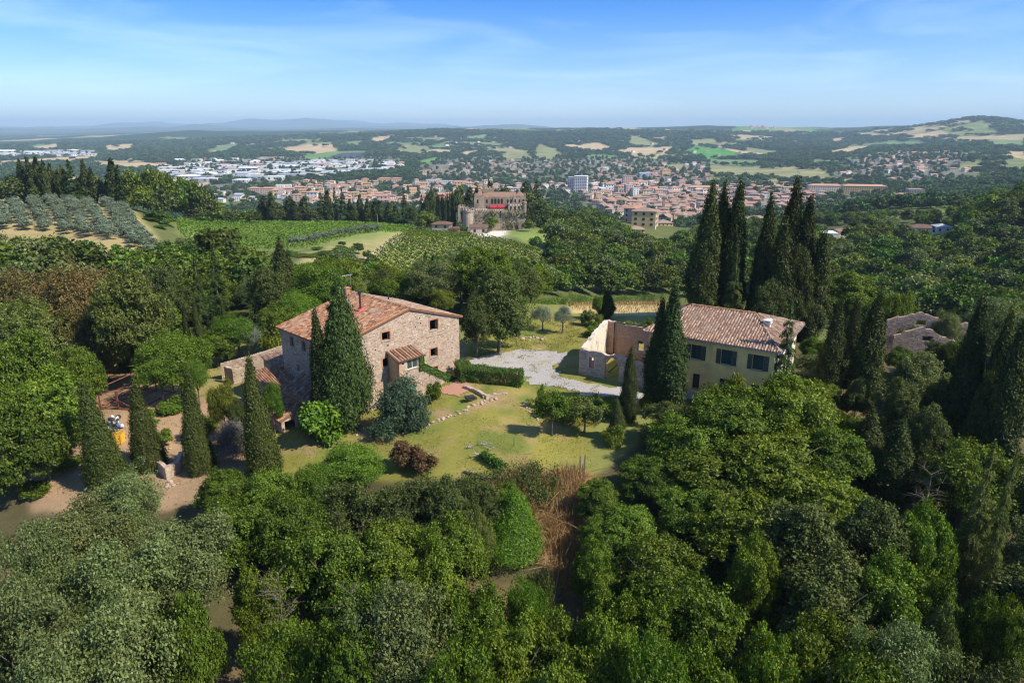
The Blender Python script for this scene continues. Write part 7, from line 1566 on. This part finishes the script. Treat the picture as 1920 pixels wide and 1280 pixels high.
# single buildings one can point to
block('tower_block', 'white and blue high rise block, tallest in the valley town', 1089, 361, 24, 20, 30, -14, W_WHITE, R_PALE, floors=11, gap=3.4, winw=2.3)
block('tower_block', 'dark shaded wing behind the blue and white high rise', 1071, 360, 12, 18, 27, -14, W_GREYW, R_GREYR, floors=10)
block('tower_block', 'brown and white residential tower right of the high rise', 1178, 371, 14, 16, 24, 8, W_PINK, R_GREYR, floors=8)
block('tower_block', 'pale grey residential tower touching the brown one', 1190, 372, 11, 14, 19, 8, W_WHITE, R_GREYR, floors=6)
block('tower_block', 'grey tower with a brown top in the town centre', 1176, 352, 18, 18, 22, 0, W_PINK, R_BROWN, floors=7)
block('apartment_block', 'long ochre apartment block at the right end of the town', 1618, 364, 76, 16, 15, -12, W_OCHRE, R_ORANGE, flat=False, floors=5)
block('apartment_block', 'second long ochre apartment block, left of the end one', 1545, 362, 60, 16, 14, -10, W_CREAM, R_ORANGE, flat=False, floors=5)
block('apartment_block', 'pink fronted row of flats below the ochre blocks', 1500, 372, 54, 14, 10, -12, W_PINK, R_TERRA, flat=False, floors=3)
block('apartment_block', 'white slab building with dark window bands in the left town', 812, 346, 26, 14, 9, 4, W_WHITE, R_GREYR, floors=3, gap=4, winw=3)
block('apartment_block', 'second white slab with dark window bands, right of its twin', 838, 348, 24, 14, 9, 4, W_WHITE, R_GREYR, floors=3, gap=4, winw=3)
block('apartment_block', 'cream four storey block with a hipped roof left of the white slabs', 722, 345, 26, 16, 10, 6, W_OCHRE, R_TERRA, flat=False, floors=4)
block('apartment_block', 'brown four storey block next to the cream one', 744, 345, 20, 16, 10, 6, W_PINK, R_TERRA, flat=False, floors=4)
for px, py, w in ((478, 362, 22), (505, 362, 28), (540, 362, 24), (562, 360, 22)):
    block('apartment_block', 'pink apartment house with an orange roof at the left town edge, %s' % {478: 'first from the left', 505: 'second from the left', 540: 'third from the left', 562: 'fourth from the left'}[px], px, py, w, 13, 9, 3, W_PINK, R_ORANGE, flat=False, floors=3)
block('apartment_block', 'grey office block with window bands right of the brown tower', 1245, 366, 30, 16, 10, -4, W_GREYW, R_GREYR, floors=4, winw=2.4)
block('school_building', 'large cream building with an orange roof near the tall cypresses', 1312, 362, 44, 18, 11, -10, W_CREAM, R_ORANGE, flat=False, floors=4)
block('apartment_block', 'blue grey office block above the town centre', 1207, 333, 20, 14, 9, 10, W_BLUE, R_PALE, floors=4)
block('apartment_block', 'ochre block right of the blue grey office block', 1247, 332, 16, 14, 13, 10, W_OCHRE, R_TERRA, floors=5, flat=False)
# bell tower of the old town
p = at_ground(1243, 402, 300, 3000); d = p.y * PC + (CAMZ - p.z) * PS; bw = 4.2 / 1280 * d; bh = 32 / 1280 * d
bt = empty('bell_tower', p); tag(bt, 'slim square stone bell tower rising over the old town roofs', 'bell tower')
mb = MB(); mb.cur = .3; mb.box(-bw / 2, bw / 2, -bw / 2, bw / 2, -2, bh); mb.build('shaft', M_CST, bt)
mb = MB(); mb.cur = .3; mb.hexa([(-bw / 2 - .3, -bw / 2 - .3, bh + .003), (bw / 2 + .3, -bw / 2 - .3, bh + .003), (bw / 2 + .3, bw / 2 + .3, bh + .003), (-bw / 2 - .3, bw / 2 + .3, bh + .003)], [(-.2, -.2, bh + 1.6), (.2, -.2, bh + 1.6), (.2, .2, bh + 1.6), (-.2, .2, bh + 1.6)]); mb.build('cap', M_TILE_GREY, bt)
mb = MB(); mb.box(-.45, .45, -bw / 2 - .05, -bw / 2 + .05, bh - 4, bh - 1.6); mb.build('belfry_opening', M_INT, bt)
# building crane left
p = at_ground(462, 386, 300, 3000); d = p.y * PC; k = d / 1280
cr_ = empty('building_crane', p); tag(cr_, 'yellow building crane between the dark wood and the left town', 'crane'); M_CRANE = mat_plain('crane_yellow', (.62, .50, .22), .6, .1, 1)
mb = MB(); mb.tube([(0, 0, 0), (0, 0, 16 * k)], .6, 4); mb.build('mast', M_CRANE, cr_); mb = MB(); mb.tube([(-22 * k, 0, 15 * k), (0, 0, 12.5 * k), (9 * k, 0, 11.5 * k)], .45, 4); mb.build('jib', M_CRANE, cr_); mb = MB(); mb.box(7 * k, 9 * k, -1, 1, 9.6 * k, 11.3 * k); mb.build('counterweight', M_CONC, cr_)
# districts
district([(1085, 368), (1200, 372), (1330, 372), (1330, 400), (1290, 418), (1205, 426), (1140, 405)], 150, (9, 17), (8, 14), (7, 11), [W_CREAM, W_STONE, W_PINK, W_OCHRE, W_STONE], [R_BROWN, R_BROWN, R_TERRA], 'brown roofed old town house below the castle hill', 'old town houses', ang=(-20, 20, 65), mind=9.5)
district([(470, 356), (620, 342), (860, 343), (1010, 352), (1020, 370), (880, 392), (640, 386), (500, 374)], 165, (10, 20), (9, 14), (6, 11), [W_CREAM, W_WHITE, W_PINK, W_OCHRE], [R_TERRA, R_ORANGE, R_ORANGE, R_TERRA], 'cream house with an orange tile roof in the left half of the town', 'houses of the left town', flat=.08, ang=(5, 5, 95), mind=11)
district([(1010, 352), (1150, 345), (1330, 350), (1330, 372), (1080, 368)], 70, (10, 22), (9, 14), (7, 12), [W_CREAM, W_WHITE, W_PINK], [R_TERRA, R_ORANGE, R_BROWN], 'house with an orange roof in the town centre near the high rise', 'town centre houses', flat=.2, ang=(10, 100))
district([(290, 331), (320, 318), (520, 308), (600, 302), (755, 304), (758, 316), (600, 334), (420, 344)], 95, (24, 75), (18, 40), (6, 9), [W_WHITE, W_WHITE, W_GREYW, W_CREAM], [R_PALE, R_GREYR, R_PALE, R_TERRA], 'wide flat roofed white factory shed in the industrial plain', 'factory sheds', flat=.85, ang=(4, 4, 8), floors=(1, 2), mind=30)
district([(1330, 352), (1480, 355), (1560, 366), (1520, 388), (1430, 398), (1340, 396)], 70, (11, 26), (9, 14), (6, 10), [W_CREAM, W_PINK, W_WHITE, W_STONE], [R_TERRA, R_BROWN, R_ORANGE], 'terracotta roofed house in the right part of the town', 'houses of the right town', ang=(-14, 76))
district([(1560, 328), (1600, 302), (1700, 288), (1800, 300), (1822, 334), (1700, 342), (1600, 338)], 62, (10, 20), (9, 13), (5, 8), [W_CREAM, W_WHITE, W_PINK], [R_TERRA, R_BROWN, R_ORANGE], 'villa with a red roof on the leafy right hand hillside', 'hillside villas', flat=.06, ang=(-10, 20, 80), mind=15)
district([(1700, 287), (1800, 287), (1800, 292), (1705, 293)], 12, (16, 26), (10, 12), (5, 7), [W_CREAM, W_PINK], [R_TERRA], 'red roofed row house high on the right hand hillside', 'row houses on the right hill', ang=(-6,), mind=18)
district([(1020, 302), (1180, 296), (1330, 312), (1330, 345), (1220, 340), (1130, 335), (1020, 318)], 100, (10, 19), (9, 13), (6, 9), [W_CREAM, W_WHITE, W_PINK], [R_TERRA, R_TERRA, R_BROWN], 'red roofed suburban house on the slope above the town centre', 'suburban houses above the centre', flat=.05, ang=(8, 98))
district([(760, 322), (850, 308), (960, 300), (1015, 316), (1000, 330), (900, 342), (790, 334)], 60, (10, 18), (9, 13), (5, 8), [W_CREAM, W_WHITE, W_PINK], [R_TERRA, R_BROWN, R_ORANGE], 'small red roofed house among trees in the middle suburb', 'houses of the middle suburb', flat=.08, ang=(5, 95))
district([(0, 285), (180, 285), (180, 293), (0, 294)], 22, (40, 110), (20, 40), (7, 10), [W_WHITE, W_CREAM], [R_PALE], 'long white shed on the far left plain', 'sheds on the far left plain', flat=.8, ang=(3,), floors=(1, 1), mind=60)
district([(285, 316), (330, 304), (520, 296), (560, 302), (320, 326)], 30, (16, 50), (12, 24), (6, 9), [W_WHITE, W_CREAM, W_PINK], [R_PALE, R_TERRA], 'pale workshop on the near side of the far plain', 'workshops of the plain', flat=.5, ang=(4,), floors=(1, 2), mind=24)
district([(370, 352), (470, 372), (500, 385), (420, 386), (380, 372)], 9, (12, 22), (10, 14), (5, 7), [W_CREAM, W_WHITE], [R_TERRA, R_GREYR], 'small house beside the dark wood left of the crane', 'houses near the crane', flat=.2)
district([(400, 288), (560, 262), (700, 262), (900, 285), (1000, 285), (1000, 262), (840, 256), (420, 262)], 34, (12, 24), (10, 14), (6, 8), [W_CREAM, W_WHITE], [R_TERRA], 'lonely farmhouse on the wooded hills behind the town', 'farmhouses on the far hills', ang=(0, 40, 80), mind=40)
district([(1050, 258), (1300, 250), (1500, 250), (1540, 285), (1350, 300), (1150, 292)], 34, (12, 24), (10, 14), (6, 8), [W_CREAM, W_WHITE], [R_TERRA], 'small farm on the striped fields of the right hills', 'farms on the right hills', ang=(0, 40, 80), mind=40)
district([(1405, 238), (1425, 234), (1460, 238), (1450, 242), (1410, 242)], 22, (12, 20), (10, 14), (8, 14), [W_CREAM, W_PINK], [R_TERRA], 'house of the hilltop village on the skyline', 'hilltop village houses', mind=16)
rest = [t for t in TOWN if t[0] < 9e8]; rest.sort(key=lambda t: -t[0])
# shared meshes: one per wall, roof and shape, sized per house
HM = {}
def house_mesh(wm, rm, flat, hp, fl):
    key = (wm.name, rm.name, flat, hp, fl)
    if key not in HM:
        a, b, wi = house_geo(12, 10, 3.2 * fl, .34, hp, flat, fl, gap=3.4, winw=1.3); mb = MB(); mi = []
        for s, k in ((a, 0), (b, 1)):
            mb.add(s.v, s.f); mi += [k] * len(s.f)
        for q in wi: n0 = len(mb.f); mb.box(*q); mi += [2] * (len(mb.f) - n0)
        me = mb.mesh('house', [wm, rm, M_INT]); me.polygons.foreach_set('material_index', np.array(mi, np.int32)); HM[key] = me
    return HM[key]
big, small = rest[:300], rest[300:]
for t in big:
    _, x, y, w, l, h, rz, wm, rm, fl, hp, nf, lab, grp = t
    o = link('factory_shed' if 'shed' in lab else 'house', house_mesh(wm, rm, fl, hp, nf)); o.location = (x, y, ht(x, y)); o.rotation_euler = (0, 0, rz); o.scale = (w / 12, l / 10, h / (3.2 * nf)); tag(o, lab, 'shed' if 'shed' in lab else 'house', grp)
if small:
    mats = [W_CREAM, W_WHITE, W_PINK, W_OCHRE, W_STONE, W_GREYW, R_TERRA, R_BROWN, R_ORANGE, R_PALE, R_GREYR, M_INT]; mb = MB(); mi = []
    for t in small:
        _, x, y, w, l, h, rz, wm, rm, fl, hp, nf, lab, grp = t
        a, b, wi = house_geo(w, l, h, .34, hp, fl, nf); M = Matrix.Translation((x, y, ht(x, y))) @ Matrix.Rotation(rz, 4, 'Z')
        for s, k in ((a, mats.index(wm)), (b, mats.index(rm))):
            mb.add([M @ Vector(q) for q in s.v], s.f); mi += [k] * len(s.f)
        for q in wi[::2]: n0 = len(mb.f); mb.box(*q, M); mi += [11] * (len(mb.f) - n0)
    me = mb.mesh('distant_houses', mats); me.polygons.foreach_set('material_index', np.array(mi, np.int32)); o = link('distant_houses', me); tag(o, None, None, None, 'stuff')
print('town', len(TOWN))
# trees of the valley floor and the wooded hills
F_FAR = foliage_mat('far_wood_leaves', (.026, .054, .014), (.054, .096, .022), (.10, .150, .038), .03, .45, .2)
blobs = [broadleaf(s, F_FAR, 4.5, 8, .02, 7, 60, 6, .95, .7, .7, name='far_crown') for s in (201, 202, 203)]
rg = np.random.default_rng(8); cand = []; r_ = 420.
while r_ < 5600:
    s_ = 8 + r_ * .0062; na_ = int(R(98) * r_ / s_); az = R(-49) + (np.arange(na_) + rg.uniform(0, 1, na_)) * R(98) / na_; q = r_ + rg.uniform(-.5, .5, na_) * s_
    cand.append(np.stack([q * np.sin(az), q * np.cos(az), np.full(na_, s_)], 1)); r_ += s_
cand = np.vstack(cand); z = height(cand[:, 0], cand[:, 1]); px, py = to_px(cand[:, 0], cand[:, 1], z); rr_ = np.hypot(cand[:, 0], cand[:, 1])
_, wood = far_zone(cand[:, 0], cand[:, 1], z, px, py)
town = np.zeros(len(cand), bool)
for poly in TOWNPX: town |= in_poly(px, py, poly)
keep = (wood & ~town) | (town & (rg.random(len(cand)) < .6) & (fbm(cand[:, 0] / 70, cand[:, 1] / 70, 3) > -.2)) | (~wood & ~town & (fbm(cand[:, 0] / 90, cand[:, 1] / 160, 3) > .16))
ev = np.zeros(len(cand), bool)       # hedgerows: trees along the borders between fields
for i in range(0, len(cand), 20000):
    c = cand[i:i + 20000]; d = np.sqrt((c[:, None, 0] - VOR[None, :, 0]) ** 2 + ((c[:, None, 1] - VOR[None, :, 1]) / 1.6) ** 2); d.partition(1, axis=1); ev[i:i + 20000] = (d[:, 1] - d[:, 0]) < 22
keep |= ev & ~town & (rg.random(len(cand)) < .7)
keep &= rr_ > 640
inp = np.zeros(len(cand), bool)
for poly, c in FIELDPX: inp |= in_poly(px, py, poly)
keep &= ~(inp & (rg.random(len(cand)) < .985))
HX = np.array([(t[1], t[2], max(t[3], t[4]) * .55 + 3) for t in TOWN])
idx = np.where(keep)[0]
ok = np.ones(len(idx), bool)
for i in range(0, len(idx), 2000):
    c = cand[idx[i:i + 2000]]; d2 = (c[:, None, 0] - HX[None, :, 0]) ** 2 + (c[:, None, 1] - HX[None, :, 1]) ** 2; ok[i:i + 2000] = (d2 > HX[None, :, 2] ** 2).all(1)
    front = ((np.abs(c[:, None, 0] - HX[None, :, 0]) < HX[None, :, 2]) & (HX[None, :, 1] > c[:, None, 1]) & (HX[None, :, 1] - c[:, None, 1] < 26)).any(1); ok[i:i + 2000] &= ~(front & (rg.random(len(c)) < .8))
idx = idx[ok]; c = cand[idx]; hh = rg.uniform(6, 12, len(idx)) * (1 + rr_[idx] / 9000); rad = np.maximum(c[:, 2] * .52, 4) * rg.uniform(.7, 1.1, len(idx)); rad = np.where(town[idx], np.minimum(rad, 5.5), rad)
scatter_stuff('distant_woods', blobs, np.stack([c[:, 0], c[:, 1], z[idx] - .5], 1), np.stack([rad / 4.5, rad / 4.5, hh / 8], 1), rg.uniform(0, 6.28, len(idx)))
print('far trees', len(idx))
# ------------------------------------------------------------------ air
HZ = bpy.data.materials.new('haze'); HZ.use_nodes = True
nt = HZ.node_tree; nt.nodes.clear()
vo = nt.nodes.new('ShaderNodeVolumePrincipled'); out = nt.nodes.new('ShaderNodeOutputMaterial')
vo.inputs['Color'].default_value = (.62, .84, 1.0, 1); vo.inputs['Density'].default_value = 8.0e-5; vo.inputs['Anisotropy'].default_value = 0.0
nt.links.new(vo.outputs[0], out.inputs['Volume'])
gz = np.empty(len(bpy.data.meshes['ground'].vertices) * 3, np.float32); bpy.data.meshes['ground'].vertices.foreach_get('co', gz); gz = gz[2::3]
mb = MB(); mb.box(-33000, 33000, -33000, 33000, float(gz.min()) - 1, max(float(gz.max()), CAMZ) + 30)
for o in SC.objects:
    if o.name.split('.')[0] in ('verge', 'eave_row', 'ridge', 'hip_ridge', 'quoin', 'rafter_ends', 'brick_surround', 'gateway_arch', 'door_arch'): o['kind'] = 'stuff'
hz = mb.build('haze', HZ); tag(hz, kind='stuff')
print('z', gz.min(), gz.max()); print('objects', len(SC.objects), 'tris', sum(sum(len(p.vertices) - 2 for p in me.polygons) if len(me.polygons) < 3000 else len(me.loops) - 2 * len(me.polygons) for me in bpy.data.meshes if me.users))
